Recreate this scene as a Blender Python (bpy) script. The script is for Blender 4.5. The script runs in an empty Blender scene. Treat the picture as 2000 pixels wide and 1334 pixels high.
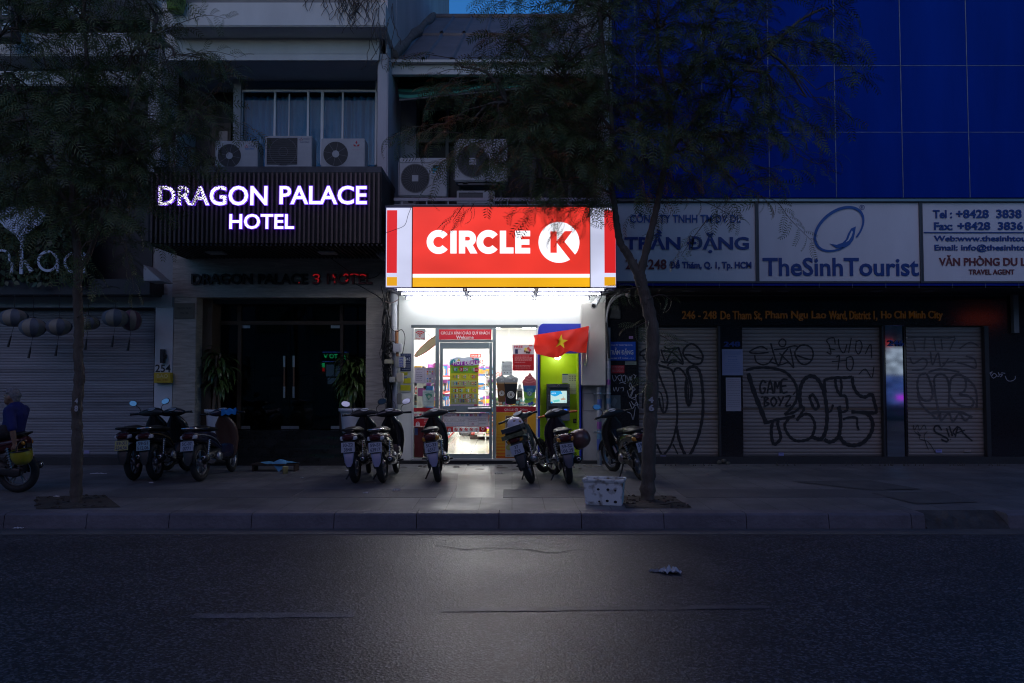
import bpy, bmesh, math, random
import numpy as np
from mathutils import Vector, Matrix

RAD = math.radians
rnd = random.Random(7)
SC = bpy.context.scene
COL = SC.collection

# ------------------------------------------------------------------ camera
FPX = 1556.0                      # focal length in pixels of the 2000 px wide photograph (28 mm)
TILT = math.atan(68 / FPX)
CAMZ = 1.77
cam = bpy.data.objects.new('camera', bpy.data.cameras.new('camera'))
COL.objects.link(cam)
cam.data.lens = 28.0
cam.data.sensor_width = 36.0
cam.data.clip_end = 500
cam.location = (0, 0, CAMZ)
cam.rotation_euler = (math.pi / 2 + TILT, 0, 0)
SC.camera = cam

# ------------------------------------------------------------------ sky, sun, exposure
SUN_EL, SUN_ROT = RAD(6), RAD(188)
world = bpy.data.worlds.new('World')
SC.world = world
world.use_nodes = True
wn, wl = world.node_tree.nodes, world.node_tree.links
bg = wn['Background']
sky = wn.new('ShaderNodeTexSky')
sky.sky_type = 'NISHITA'
sky.sun_disc = False
sky.sun_elevation = SUN_EL
sky.sun_rotation = SUN_ROT
sky.air_density = 1.0
sky.ozone_density = 6.0
sky.dust_density = 0.9
wl.new(sky.outputs[0], bg.inputs[0])
bg.inputs[1].default_value = 0.15
sun = bpy.data.objects.new('sun', bpy.data.lights.new('sun', 'SUN'))
COL.objects.link(sun)
sun.data.energy = 0.2            # the sun is below the roofs: only a soft afterglow is left
sun.data.angle = RAD(50)
sun.data.color = (1.0, 0.6, 0.62)
sun.rotation_euler = (RAD(52), 0, RAD(-8))
SC.view_settings.view_transform = 'Standard'
SC.view_settings.look = 'None'
EXPO = 0.3                        # the photograph is exposed for the dark street
SC.view_settings.exposure = EXPO
SC.view_settings.gamma = 1.0
SC.cycles.use_denoising = True
SC.cycles.filter_width = 1.15
SC.cycles.max_bounces = 8
SC.cycles.transparent_max_bounces = 16
SC.cycles.sample_clamp_indirect = 4.0
SC.cycles.caustics_reflective = False
SC.cycles.caustics_refractive = False

# ------------------------------------------------------------------ where a pixel of the photograph lies in the street
_c, _s = math.cos(TILT), math.sin(TILT)


def P(px, py, Y):
    u, v = (px - 1000) / FPX, (667 - py) / FPX
    k = Y / (_c - _s * v)
    return Vector((u * k, Y, CAMZ + (_s + _c * v) * k))


def G(px, py, z):
    u, v = (px - 1000) / FPX, (667 - py) / FPX
    k = (z - CAMZ) / (_s + _c * v)
    return Vector((u * k, (_c - _s * v) * k, z))


PAV = 0.17                         # height of the pavement over the road

# ------------------------------------------------------------------ materials
_mats = {}


def mat(name, col=None, rough=0.6, metal=0.0, var=0.12, vs=3.0, bump=0.0, bs=60.0, emit=None, es=0.0, coat=0.0, alpha=None, stretch=(1, 1, 1), spec=0.5, var2=0.0):
    if name in _mats:
        return _mats[name]
    m = bpy.data.materials.new(name)
    m.use_nodes = True
    nt = m.node_tree
    b = nt.nodes['Principled BSDF']
    b.inputs['Roughness'].default_value = rough
    b.inputs['Metallic'].default_value = metal
    b.inputs['Coat Weight'].default_value = coat
    b.inputs['Specular IOR Level'].default_value = spec
    tc = nt.nodes.new('ShaderNodeTexCoord')
    mp = nt.nodes.new('ShaderNodeMapping')
    mp.inputs['Scale'].default_value = stretch
    nt.links.new(tc.outputs['Object'], mp.inputs[0])
    if var > 0:
        n = nt.nodes.new('ShaderNodeTexNoise')
        n.inputs['Scale'].default_value = vs
        n.inputs['Detail'].default_value = 8
        n.inputs['Roughness'].default_value = 0.65
        nt.links.new(mp.outputs[0], n.inputs['Vector'])
        r = nt.nodes.new('ShaderNodeValToRGB')
        r.color_ramp.elements[0].position = 0.3
        r.color_ramp.elements[1].position = 0.7
        r.color_ramp.elements[0].color = (*[max(0, c * (1 - var)) for c in col], 1)
        r.color_ramp.elements[1].color = (*[min(1, c * (1 + var)) for c in col], 1)
        nt.links.new(n.outputs[0], r.inputs[0])
        nt.links.new(r.outputs[0], b.inputs['Base Color'])
        if var2 > 0:   # roughness breaks up too
            mr = nt.nodes.new('ShaderNodeMapRange')
            mr.inputs[3].default_value = max(0.02, rough - var2)
            mr.inputs[4].default_value = min(1, rough + var2)
            nt.links.new(n.outputs[0], mr.inputs[0])
            nt.links.new(mr.outputs[0], b.inputs['Roughness'])
    else:
        b.inputs['Base Color'].default_value = (*col, 1)
    if bump > 0:
        n2 = nt.nodes.new('ShaderNodeTexNoise')
        n2.inputs['Scale'].default_value = bs
        n2.inputs['Detail'].default_value = 4
        nt.links.new(mp.outputs[0], n2.inputs['Vector'])
        bp = nt.nodes.new('ShaderNodeBump')
        bp.inputs['Strength'].default_value = bump
        bp.inputs['Distance'].default_value = 0.02
        nt.links.new(n2.outputs[0], bp.inputs['Height'])
        nt.links.new(bp.outputs[0], b.inputs['Normal'])
    if emit is not None:
        b.inputs['Emission Color'].default_value = (*emit, 1)
        b.inputs['Emission Strength'].default_value = es
    if alpha is not None:
        b.inputs['Alpha'].default_value = alpha
    _mats[name] = m
    return m


def nodes_of(m):
    return m.node_tree.nodes, m.node_tree.links, m.node_tree.nodes['Principled BSDF']


def glass(name, tint=(0.9, 0.95, 0.93), rough=0.0, ior=1.5, boost=1.0):
    if name in _mats:
        return _mats[name]
    m = bpy.data.materials.new(name)
    m.use_nodes = True
    nt = m.node_tree
    nt.nodes.remove(nt.nodes['Principled BSDF'])
    out = nt.nodes['Material Output']
    t = nt.nodes.new('ShaderNodeBsdfTransparent')
    t.inputs[0].default_value = (*tint, 1)
    g = nt.nodes.new('ShaderNodeBsdfGlossy')
    g.inputs['Roughness'].default_value = rough
    fr = nt.nodes.new('ShaderNodeFresnel')
    fr.inputs[0].default_value = ior
    ml = nt.nodes.new('ShaderNodeMath')
    ml.operation = 'MULTIPLY'
    ml.inputs[1].default_value = boost
    mx = nt.nodes.new('ShaderNodeMixShader')
    nt.links.new(fr.outputs[0], ml.inputs[0])
    nt.links.new(ml.outputs[0], mx.inputs[0])
    nt.links.new(t.outputs[0], mx.inputs[1])
    nt.links.new(g.outputs[0], mx.inputs[2])
    nt.links.new(mx.outputs[0], out.inputs[0])
    _mats[name] = m
    return m


def flat(r, g, b, rough=0.55):
    k = 'print_%d_%d_%d' % (r * 99, g * 99, b * 99)
    if k in _mats:
        return _mats[k]
    m = mat(k, (r, g, b), rough=rough, var=0.04, vs=9)
    n, l, b_ = nodes_of(m)            # paper and film let some of the shop light through
    t = n.new('ShaderNodeBsdfTranslucent')
    t.inputs[0].default_value = (r, g, b, 1)
    x = n.new('ShaderNodeMixShader')
    x.inputs[0].default_value = 0.3
    l.new(b_.outputs[0], x.inputs[1])
    l.new(t.outputs[0], x.inputs[2])
    l.new(x.outputs[0], n['Material Output'].inputs[0])
    return m


def lit(name, col, s):
    new = name not in _mats
    m = mat(name, tuple(min(1, c * 0.6) for c in col), rough=0.4, var=0.0, emit=col, es=s / 2 ** EXPO)
    if new and not name.startswith(('tube', 'shop_light', 'lightbox', 'dome', 'letter_face', 'downlight')):
        m.cycles.emission_sampling = 'NONE'   # faint lamps: no samples spent on them
    return m


# ------------------------------------------------------------------ mesh builder
_texts = {}


def text_polys(s, bold):
    key = (s, bold)
    if key not in _texts:
        cu = bpy.data.curves.new('t', 'FONT')
        cu.body = s
        cu.offset = bold
        cu.resolution_u = 3
        o = bpy.data.objects.new('t', cu)
        COL.objects.link(o)
        dg = bpy.context.evaluated_depsgraph_get()
        me = bpy.data.meshes.new_from_object(o.evaluated_get(dg))
        vs = [tuple(v.co[:2]) for v in me.vertices]
        fs = [tuple(p.vertices) for p in me.polygons]
        bpy.data.objects.remove(o)
        bpy.data.meshes.remove(me)
        bpy.data.curves.remove(cu)
        x0, x1 = min(v[0] for v in vs), max(v[0] for v in vs)
        z0, z1 = min(v[1] for v in vs), max(v[1] for v in vs)
        vs = [((v[0] - x0) / (x1 - x0), (v[1] - z0) / (z1 - z0)) for v in vs]
        _texts[key] = (vs, fs)
    return _texts[key]


def catmull(pts, n=8, closed=False):
    out = []
    N = len(pts)
    P_ = [Vector(p) for p in pts]
    rng = range(N) if closed else range(N - 1)
    for i in rng:
        p0 = P_[(i - 1) % N] if closed or i > 0 else P_[i]
        p1, p2 = P_[i], P_[(i + 1) % N]
        p3 = P_[(i + 2) % N] if closed or i + 2 < N else p2
        for k in range(n):
            t = k / n
            out.append(0.5 * ((2 * p1) + (p2 - p0) * t + (2 * p0 - 5 * p1 + 4 * p2 - p3) * t * t + (3 * p1 - p0 - 3 * p2 + p3) * t ** 3))
    out.append(P_[0] if closed else P_[-1])
    return out


class MB:
    def __init__(s, M=None):
        s.v, s.f, s.m, s.sm = [], [], [], []
        s.M = M

    def add(s, verts, faces, m, smooth=False):
        b = len(s.v)
        if s.M is not None:
            verts = [s.M @ Vector(v) for v in verts]
        s.v.extend(tuple(v) for v in verts)
        for f in faces:
            s.f.append(tuple(i + b for i in f))
            s.m.append(m)
            s.sm.append(smooth)
        return s

    def box(s, x0, x1, y0, y1, z0, z1, m):
        v = [(x, y, z) for x in (x0, x1) for y in (y0, y1) for z in (z0, z1)]
        f = [(0, 1, 3, 2), (4, 6, 7, 5), (0, 4, 5, 1), (2, 3, 7, 6), (0, 2, 6, 4), (1, 5, 7, 3)]
        return s.add(v, f, m)

    def pb(s, px0, py0, px1, py1, Y, d, m):
        """a box whose front face fills a rectangle of the photograph at distance Y; it reaches d further back"""
        my, mx = (py0 + py1) / 2, (px0 + px1) / 2
        a, b = P(px0, my, Y), P(px1, my, Y)
        return s.box(a.x, b.x, min(Y, Y + d), max(Y, Y + d), P(mx, py1, Y).z, P(mx, py0, Y).z, m)

    def rect(s, px0, py0, px1, py1, Y, m):
        my, mx = (py0 + py1) / 2, (px0 + px1) / 2
        x0, x1 = P(px0, my, Y).x, P(px1, my, Y).x
        z0, z1 = P(mx, py1, Y).z, P(mx, py0, Y).z
        return s.add([(x0, Y, z0), (x1, Y, z0), (x1, Y, z1), (x0, Y, z1)], [(0, 1, 2, 3)], m)

    def ppoly(s, pts, Y, m, d=0.0):
        """polygon given in pixels (clockwise or not), d thick towards the back"""
        w = [P(x, y, Y) for x, y in pts]
        n = len(w)
        if d == 0:
            return s.add(w, [tuple(range(n))], m)
        w2 = [Vector((p.x, Y + d, p.z)) for p in w]
        f = [tuple(range(n)), tuple(range(2 * n - 1, n - 1, -1))] + [(i, i + n, (i + 1) % n + n, (i + 1) % n) for i in range(n)]
        return s.add(w + w2, f, m)

    def text(s, t, px0, py0, px1, py1, Y, m, bold=0.0, d=0.0, side=None, mirror=False):
        vs, fs = text_polys(t, bold)
        my, mx = (py0 + py1) / 2, (px0 + px1) / 2
        x0, x1 = P(px0, my, Y).x, P(px1, my, Y).x
        z0, z1 = P(mx, py1, Y).z, P(mx, py0, Y).z
        w = [(x0 + (x1 - x0) * a, Y, z0 + (z1 - z0) * b) for a, b in vs]
        s.add(w, fs, m)
        if d:
            n = len(w)
            cnt = {}
            for f in fs:
                for i in range(len(f)):
                    e = (f[i], f[(i + 1) % len(f)])
                    cnt[tuple(sorted(e))] = cnt.get(tuple(sorted(e)), 0) + 1
            q = [(a, b, b + n, a + n) for (a, b), c in cnt.items() if c == 1]
            s.add(w + [(p[0], Y + d, p[2]) for p in w], q, side or m)
        return s

    def ring(s, px, py, r0, r1, Y, m, a0=0, a1=360, n=40, ry=1.0):
        """flat ring sector; radii in pixels; angles counter-clockwise from the right"""
        pts = []
        for i in range(n + 1):
            a = RAD(a0 + (a1 - a0) * i / n)
            pts += [P(px + r0 * math.cos(a), py - r0 * ry * math.sin(a), Y), P(px + r1 * math.cos(a), py - r1 * ry * math.sin(a), Y)]
        return s.add(pts, [(2 * i, 2 * i + 1, 2 * i + 3, 2 * i + 2) for i in range(n)], m)

    def disc(s, px, py, r, Y, m, n=32, ry=1.0):
        return s.ppoly([(px + r * math.cos(2 * math.pi * i / n), py - r * ry * math.sin(2 * math.pi * i / n)) for i in range(n)], Y, m)

    def stroke(s, pts, w, Y, m, smooth=6, closed=False, dy=0.0):
        """painted line: pts in pixels, w its width in metres"""
        q = [P(x, y, Y) for x, y in pts]
        if smooth:
            q = catmull(q, smooth, closed)
        n = len(q)
        v = []
        for i in range(n):
            t = q[min(i + 1, n - 1)] - q[max(i - 1, 0)]
            if t.length < 1e-6:
                t = Vector((1, 0, 0))
            t.normalize()
            nn = Vector((-t.z, 0, t.x)) * w * 0.5 * (1 + 0.18 * math.sin(i * 1.7 + len(pts)))
            y = Vector((0, dy * i / n, 0))
            v += [q[i] + nn + y, q[i] - nn + y]
        return s.add(v, [(2 * i, 2 * i + 1, 2 * i + 3, 2 * i + 2) for i in range(n - 1)], m)

    def tube(s, pts, r, m, n=8, caps=True, smooth=True):
        pts = [Vector(p) for p in pts]
        k = len(pts)
        rr = r if hasattr(r, '__len__') else [r] * k
        up = None
        v = []
        for i in range(k):
            t = (pts[min(i + 1, k - 1)] - pts[max(i - 1, 0)])
            t = t.normalized() if t.length > 1e-9 else Vector((0, 0, 1))
            if up is None:
                up = t.orthogonal().normalized()
            up = (up - t * up.dot(t))
            up = up.normalized() if up.length > 1e-6 else t.orthogonal().normalized()
            w = t.cross(up)
            for j in range(n):
                a = 2 * math.pi * j / n
                v.append(pts[i] + (up * math.cos(a) + w * math.sin(a)) * rr[i])
        f = [(i * n + j, i * n + (j + 1) % n, (i + 1) * n + (j + 1) % n, (i + 1) * n + j) for i in range(k - 1) for j in range(n)]
        s.add(v, f, m, smooth)
        if caps:
            s.add(v[:n], [tuple(range(n - 1, -1, -1))], m)
            s.add(v[-n:], [tuple(range(n))], m)
        return s

    def lathe(s, prof, o, axis, m, n=20, smooth=True, arc=(0, 360)):
        """prof: (radius, distance along the axis)"""
        o, ax = Vector(o), Vector(axis).normalized()
        u = ax.orthogonal().normalized()
        w = ax.cross(u)
        full = abs(arc[1] - arc[0]) >= 360
        cols = n if full else n + 1
        v = []
        for r, h in prof:
            for j in range(cols):
                a = RAD(arc[0] + (arc[1] - arc[0]) * j / n)
                v.append(o + ax * h + (u * math.cos(a) + w * math.sin(a)) * r)
        f = []
        for i in range(len(prof) - 1):
            for j in range(n):
                j2 = (j + 1) % cols
                f.append((i * cols + j, i * cols + j2, (i + 1) * cols + j2, (i + 1) * cols + j))
        return s.add(v, f, m, smooth)

    def ball(s, c, r, m, n=14, k=9, z0=-1.0):
        c = Vector(c)
        r = Vector(r) if hasattr(r, '__len__') else Vector((r, r, r))
        v = []
        for i in range(k + 1):
            zz = z0 + (1 - z0) * i / k
            a = math.asin(max(-1, min(1, -1 + 2 * i / k))) if z0 == -1 else math.asin(zz)
            if z0 == -1:
                a = -math.pi / 2 + math.pi * i / k
            for j in range(n):
                b = 2 * math.pi * j / n
                v.append(c + Vector((r.x * math.cos(a) * math.cos(b), r.y * math.cos(a) * math.sin(b), r.z * math.sin(a))))
        f = [(i * n + j, i * n + (j + 1) % n, (i + 1) * n + (j + 1) % n, (i + 1) * n + j) for i in range(k) for j in range(n)]
        return s.add(v, f, m, True)

    def loft(s, secs, m, n=16, e=2.6, along='y', caps=True):
        """secs: (position along the axis, centre a, centre b, half size a, half size b); the axis is y (a=x, b=z), z (a=x, b=y) or x (a=y, b=z)"""
        v = []
        for t, ca, cb, ha, hb in secs:
            for j in range(n):
                a = 2 * math.pi * j / n
                c_, s_ = math.cos(a), math.sin(a)
                p = ca + ha * math.copysign(abs(c_) ** (2 / e), c_)
                q = cb + hb * math.copysign(abs(s_) ** (2 / e), s_)
                v.append((p, t, q) if along == 'y' else (p, q, t) if along == 'z' else (t, p, q))
        k = len(secs)
        f = [(i * n + j, i * n + (j + 1) % n, (i + 1) * n + (j + 1) % n, (i + 1) * n + j) for i in range(k - 1) for j in range(n)]
        s.add(v, f, m, True)
        if caps:
            s.add(v[:n], [tuple(range(n))], m)
            s.add(v[-n:], [tuple(range(n))], m)
        return s

    def grid(s, fn, nu, nv, m, smooth=True):
        v = [fn(i / nu, j / nv) for i in range(nu + 1) for j in range(nv + 1)]
        f = [(i * (nv + 1) + j, (i + 1) * (nv + 1) + j, (i + 1) * (nv + 1) + j + 1, i * (nv + 1) + j + 1) for i in range(nu) for j in range(nv)]
        return s.add(v, f, m, smooth)


_place = {}


def build(mb, name, parent=None, bevel=0.0, local=False, fix=True, label=None):
    """link what mb holds as ONE mesh object; world coordinates unless local"""
    me = bpy.data.meshes.new(name)
    vs = mb.v
    if parent is not None and not local and parent.name in _place:
        inv = _place[parent.name].inverted()
        vs = [tuple(inv @ Vector(v)) for v in vs]
    me.from_pydata(vs, [], mb.f)
    ms = []
    for m in mb.m:
        if m not in ms:
            ms.append(m)
    ix = {m: i for i, m in enumerate(ms)}
    for m in ms:
        me.materials.append(m)
    me.polygons.foreach_set('material_index', [ix[m] for m in mb.m])
    me.polygons.foreach_set('use_smooth', mb.sm)
    if fix or bevel:
        bm = bmesh.new()
        bm.from_mesh(me)
        if bevel:
            bmesh.ops.remove_doubles(bm, verts=bm.verts, dist=1e-5)
            es = [e for e in bm.edges if len(e.link_faces) == 2 and e.calc_face_angle(0) > 0.6]
            bmesh.ops.bevel(bm, geom=es, offset=bevel, segments=2, affect='EDGES', clamp_overlap=True)
        bmesh.ops.recalc_face_normals(bm, faces=bm.faces)
        bm.to_mesh(me)
        bm.free()
    me.update()
    o = bpy.data.objects.new(name, me)
    COL.objects.link(o)
    if parent is not None:
        o.parent = parent
        _place[o.name] = _place.get(parent.name, Matrix())
    else:
        _place[o.name] = Matrix()
    if label:
        o['label'] = label
    return o


def thing(name, label, cat, loc=(0, 0, 0), group=None, M=None):
    o = bpy.data.objects.new(name, None)
    COL.objects.link(o)
    o.empty_display_size = 0.2
    o.matrix_world = M if M is not None else Matrix.Translation(Vector(loc))
    _place[o.name] = M.copy() if M is not None else Matrix.Translation(Vector(loc))
    tag(o, label, cat, group)
    return o


def tag(o, label, cat, group=None):
    o['label'] = label
    o['category'] = cat
    if group:
        o['group'] = group
    return o


def solo(mb, name, label, cat, group=None, bevel=0.0):
    return tag(build(mb, name, bevel=bevel), label, cat, group)


def setting(mb, name, **k):
    o = build(mb, name, **k)
    o['kind'] = 'structure'
    return o
# ================================================================== ground
asphalt = mat('asphalt', (0.033, 0.033, 0.037), rough=0.42, var=0.3, vs=0.9)
nn, ll, bb = nodes_of(asphalt)
tc = nn.new('ShaderNodeTexCoord')
vo = nn.new('ShaderNodeTexVoronoi'); vo.inputs['Scale'].default_value = 62
n3 = nn.new('ShaderNodeTexNoise'); n3.inputs['Scale'].default_value = 150; n3.inputs['Detail'].default_value = 3
big = nn.new('ShaderNodeTexNoise'); big.inputs['Scale'].default_value = 0.55; big.inputs['Detail'].default_value = 5
ll.new(tc.outputs['Object'], vo.inputs['Vector']); ll.new(tc.outputs['Object'], n3.inputs['Vector']); ll.new(tc.outputs['Object'], big.inputs['Vector'])
ad = nn.new('ShaderNodeMath'); ad.operation = 'MULTIPLY_ADD'; ad.inputs[1].default_value = 0.5
ll.new(n3.outputs[0], ad.inputs[0]); ll.new(vo.outputs['Distance'], ad.inputs[2])
bp = nn.new('ShaderNodeBump'); bp.inputs['Strength'].default_value = 0.42; bp.inputs['Distance'].default_value = 0.005
ll.new(ad.outputs[0], bp.inputs['Height']); ll.new(bp.outputs[0], bb.inputs['Normal'])
# pale aggregate stones in a dark binder, worn in broad patches
col_in = bb.inputs['Base Color'].links[0].from_socket
st = nn.new('ShaderNodeTexVoronoi'); st.inputs['Scale'].default_value = 62
ll.new(tc.outputs['Object'], st.inputs['Vector'])
rp = nn.new('ShaderNodeValToRGB'); rp.color_ramp.elements[0].position = 0.55; rp.color_ramp.elements[1].position = 0.95
rp.color_ramp.elements[0].color = (0.65, 0.65, 0.66, 1); rp.color_ramp.elements[1].color = (3.6, 3.5, 3.6, 1)
sp = nn.new('ShaderNodeSeparateColor'); ll.new(st.outputs['Color'], sp.inputs[0]); ll.new(sp.outputs[0], rp.inputs[0])
mx = nn.new('ShaderNodeMix'); mx.data_type = 'RGBA'; mx.blend_type = 'MULTIPLY'; mx.inputs[0].default_value = 1
ll.new(col_in, mx.inputs[6]); ll.new(rp.outputs[0], mx.inputs[7]); ll.new(mx.outputs[2], bb.inputs['Base Color'])
mr = nn.new('ShaderNodeMapRange'); mr.inputs[3].default_value = 0.36; mr.inputs[4].default_value = 0.58
ll.new(big.outputs[0], mr.inputs[0]); ll.new(mr.outputs[0], bb.inputs['Roughness'])

m = MB(); m.box(-60, 60, -2.6, 9.33, -0.2, 0, asphalt)
setting(m, 'road')
m = MB(); m.box(-60, 60, -8, -2.6, -0.2, 0.15, mat('far_pavement', (0.16, 0.16, 0.16), 0.7, vs=2))
setting(m, 'pavement')

paint = mat('worn_road_paint', (0.13, 0.125, 0.135), 0.55, var=0.4, vs=9, bump=0.3)
for px0, px1, py, w, t in ((375, 693, 1203, .065, 'worn_road_paint'), (862, 1500, 1191, .05, 'faded_road_paint')):
    a, b = G(px0, py, 0.004), G(px1, py - (6 if px0 > 800 else 3), 0.004)
    m = MB(); d = (b - a).normalized(); nrm = Vector((-d.y, d.x, 0)) * w
    k = 26; v = []
    for i in range(k + 1):
        p = a.lerp(b, i / k)
        v += [p + nrm * (1 + rnd.uniform(-.2, .15)), p - nrm * (1 + rnd.uniform(-.2, .15))]
    m.add(v, [(2 * i, 2 * i + 2, 2 * i + 3, 2 * i + 1) for i in range(k)], mat(t, (0.15, 0.14, 0.16) if 'worn' in t else (0.07, 0.067, 0.074), 0.5, var=0.55, vs=7, bump=0.2))
    setting(m, 'lane_marking')

# concrete gutter strip and the dark slot at the foot of the kerb
m = MB(); m.box(-60, 60, 8.98, 9.325, -0.1, 0.006, mat('gutter_concrete', (0.09, 0.088, 0.088), 0.75, var=0.25, vs=2.2, bump=0.3))
setting(m, 'gutter')
kerbm = mat('kerb_granite', (0.13, 0.12, 0.14), 0.62, var=0.4, vs=1.6, bump=0.4, bs=30)
x_in0, x_in1 = G(1796, 1000, PAV).x, G(1955, 1000, PAV).x
m = MB()
xs = -24.0
edges = [G(p, 1010, .1).x for p in (817, 975, 1130)]
step = edges[1] - edges[0]
x = edges[0] - 30 * step
while x < 40:
    x2 = x + step
    for a, b in ((max(x, -1e9), min(x2, x_in0)), (max(x, x_in1), x2)):
        if b - a > 0.02:
            g = 0.004
            v = [(a + g, 9.34, 0.0), (b - g, 9.34, 0), (b - g, 9.365, PAV - .02), (a + g, 9.365, PAV - .02), (a + g, 9.39, PAV), (b - g, 9.39, PAV), (b - g, 9.62, PAV + .002), (a + g, 9.62, PAV + .002), (a + g, 9.62, -.1), (b - g, 9.62, -.1)]
            f = [(0, 1, 2, 3), (3, 2, 5, 4), (4, 5, 6, 7), (7, 6, 9, 8), (0, 3, 4, 7, 8), (1, 9, 6, 5, 2)]
            m.add(v, f, kerbm)
    x = x2
setting(m, 'kerb')
# worn concrete ramp let into the kerb
m = MB()
dk = mat('ramp_concrete', (0.06, 0.058, 0.055), 0.9, var=.5, vs=4, bump=.8, bs=18)
k = 14; v = []
for i in range(k + 1):
    x = x_in0 + (x_in1 - x_in0) * i / k
    for y, z in ((9.3, .004), (9.4, .07), (9.5, .11), (9.62, PAV - .004)):
        v.append((x, y + rnd.uniform(-.02, .02) * (z > .01 and z < .15), z + rnd.uniform(-.015, .02) * (z > .01 and z < .15)))
m.add(v, [(i * 4 + j, i * 4 + 4 + j, i * 4 + 5 + j, i * 4 + 1 + j) for i in range(k) for j in range(3)], dk)
setting(m, 'kerb_ramp')
# repair strip and cracks in the road
ck = mat('road_crack', (0.017, 0.017, 0.018), 0.9, var=.2)
for p0_, n, dx in (((850, 1066), 16, 20),):
    m = MB(); x, y = p0_; v = []
    for i in range(n):
        q = G(x, y, .0055); w = rnd.uniform(.004, .016)
        v += [q + Vector((0, w, 0)), q - Vector((0, w, 0))]; x += dx; y += rnd.uniform(-4, 4)
    m.add(v, [(2 * i, 2 * i + 2, 2 * i + 3, 2 * i + 1) for i in range(n - 1)], ck); setting(m, 'road_crack')
# pavement: square concrete tiles, worn and stained
pavm = mat('paving', (0.15, 0.15, 0.152), rough=0.45, var=0.34, vs=0.9)
nn, ll, bb = nodes_of(pavm)
tc = nn.new('ShaderNodeTexCoord')
br = nn.new('ShaderNodeTexBrick')
br.offset = 0.0
br.inputs['Scale'].default_value = 1.0
br.inputs['Brick Width'].default_value = 0.4
br.inputs['Row Height'].default_value = 0.4
br.inputs['Mortar Size'].default_value = 0.005
br.inputs['Color1'].default_value = (1, 1, 1, 1); br.inputs['Color2'].default_value = (0.78, 0.78, 0.8, 1); br.inputs['Mortar'].default_value = (0.3, 0.3, 0.3, 1)
ll.new(tc.outputs['Object'], br.inputs['Vector'])
mx = nn.new('ShaderNodeMix'); mx.data_type = 'RGBA'; mx.blend_type = 'MULTIPLY'; mx.inputs[0].default_value = 1
ll.new(bb.inputs['Base Color'].links[0].from_socket, mx.inputs[6]); ll.new(br.outputs[0], mx.inputs[7]); ll.new(mx.outputs[2], bb.inputs['Base Color'])
ng = nn.new('ShaderNodeTexNoise'); ng.inputs['Scale'].default_value = 1.3; ng.inputs['Detail'].default_value = 9
ll.new(tc.outputs['Object'], ng.inputs['Vector'])
mr = nn.new('ShaderNodeMapRange'); mr.inputs[1].default_value = .3; mr.inputs[2].default_value = .7; mr.inputs[3].default_value = 0.34; mr.inputs[4].default_value = 0.68
ll.new(ng.outputs[0], mr.inputs[0]); ll.new(mr.outputs[0], bb.inputs['Roughness'])
fb = nn.new('ShaderNodeTexNoise'); fb.inputs['Scale'].default_value = 90; ll.new(tc.outputs['Object'], fb.inputs['Vector'])
hh = nn.new('ShaderNodeMath'); hh.operation = 'MULTIPLY_ADD'; hh.inputs[1].default_value = .25; ll.new(fb.outputs[0], hh.inputs[0]); ll.new(br.outputs['Fac'], hh.inputs[2])
hi = nn.new('ShaderNodeMath'); hi.operation = 'MULTIPLY'; hi.inputs[1].default_value = -1; ll.new(hh.outputs[0], hi.inputs[0])
bp = nn.new('ShaderNodeBump'); bp.inputs['Strength'].default_value = .35; bp.inputs['Distance'].default_value = .006
ll.new(hi.outputs[0], bp.inputs['Height']); ll.new(bp.outputs[0], bb.inputs['Normal'])
m = MB(); m.box(-60, 60, 9.622, 30, -0.2, PAV, pavm)
setting(m, 'pavement')
# darker grooved band along the middle of the pavement
m = MB()
y0, y1 = G(1000, 972, PAV).y, G(1000, 956, PAV).y
band = mat('grooved_paving', (0.09, 0.09, 0.095), 0.6, var=0.25, vs=1.5, bump=.5, bs=25)
for xa, xb in ((-2.9, -1.0), (-.12, 1.4), (2.3, 5.2), (-5.6, -2.94)):
    m.box(xa, xb, y0, y1, PAV - .05, PAV + .004, band)
setting(m, 'paving_band')
m = MB()
for q in (((1545, 940), (1700, 938), (1800, 955), (1700, 957)), ((1700, 962), (1850, 960), (1910, 980), (1790, 984))):
    m.add([G(x, y, PAV + .009) for x, y in q], [(0, 1, 2, 3)], mat('patched_concrete', (0.085, 0.085, 0.085), .8, var=.3))
m.add([G(x, y, PAV + .005) for x, y in ((895, 925), (967, 925), (966, 972), (890, 972))], [(0, 1, 2, 3)], mat('door_reflection_slab', (0.17, 0.175, 0.17), .36, var=.2, vs=2, bump=.2, bs=20))  # the lit door's reflection, painted in as a paler, smoother slab
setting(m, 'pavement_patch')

soil = mat('pit_soil', (0.045, 0.038, 0.03), 0.95, var=0.5, vs=12, bump=0.8, bs=30)
for pts in (((1212, 968), (1312, 968), (1352, 992), (1222, 992)), ((70, 970), (205, 967), (235, 990), (70, 994))):
    m = MB(); m.add([G(x, y, PAV + .006) for x, y in pts], [(0, 1, 2, 3)], soil)
    for _ in range(40):
        a = [G(*p, PAV) for p in pts]; u, w = rnd.random(), rnd.random()
        q = a[0].lerp(a[1], u).lerp(a[3].lerp(a[2], u), w)
        m.ball((q.x, q.y, PAV + .008), (rnd.uniform(.01, .035), rnd.uniform(.01, .03), rnd.uniform(.008, .02)), soil, 6, 4)
    setting(m, 'tree_pit')
# ================================================================== cafe building (shutter down)
tealwall = mat('cafe_plaster', (0.42, 0.46, 0.47), 0.8, var=0.16, vs=1.2, bump=.15)
darkwall = mat('cafe_dark_cladding', (0.025, 0.025, 0.03), 0.5, var=.3, vs=2)
whiteband = mat('white_render', (0.55, 0.56, 0.57), 0.8, var=0.14, vs=.8, bump=.1, stretch=(1, 1, .35))
darkglass = mat('dark_window', (0.01, 0.012, 0.016), 0.08, var=0)


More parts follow.
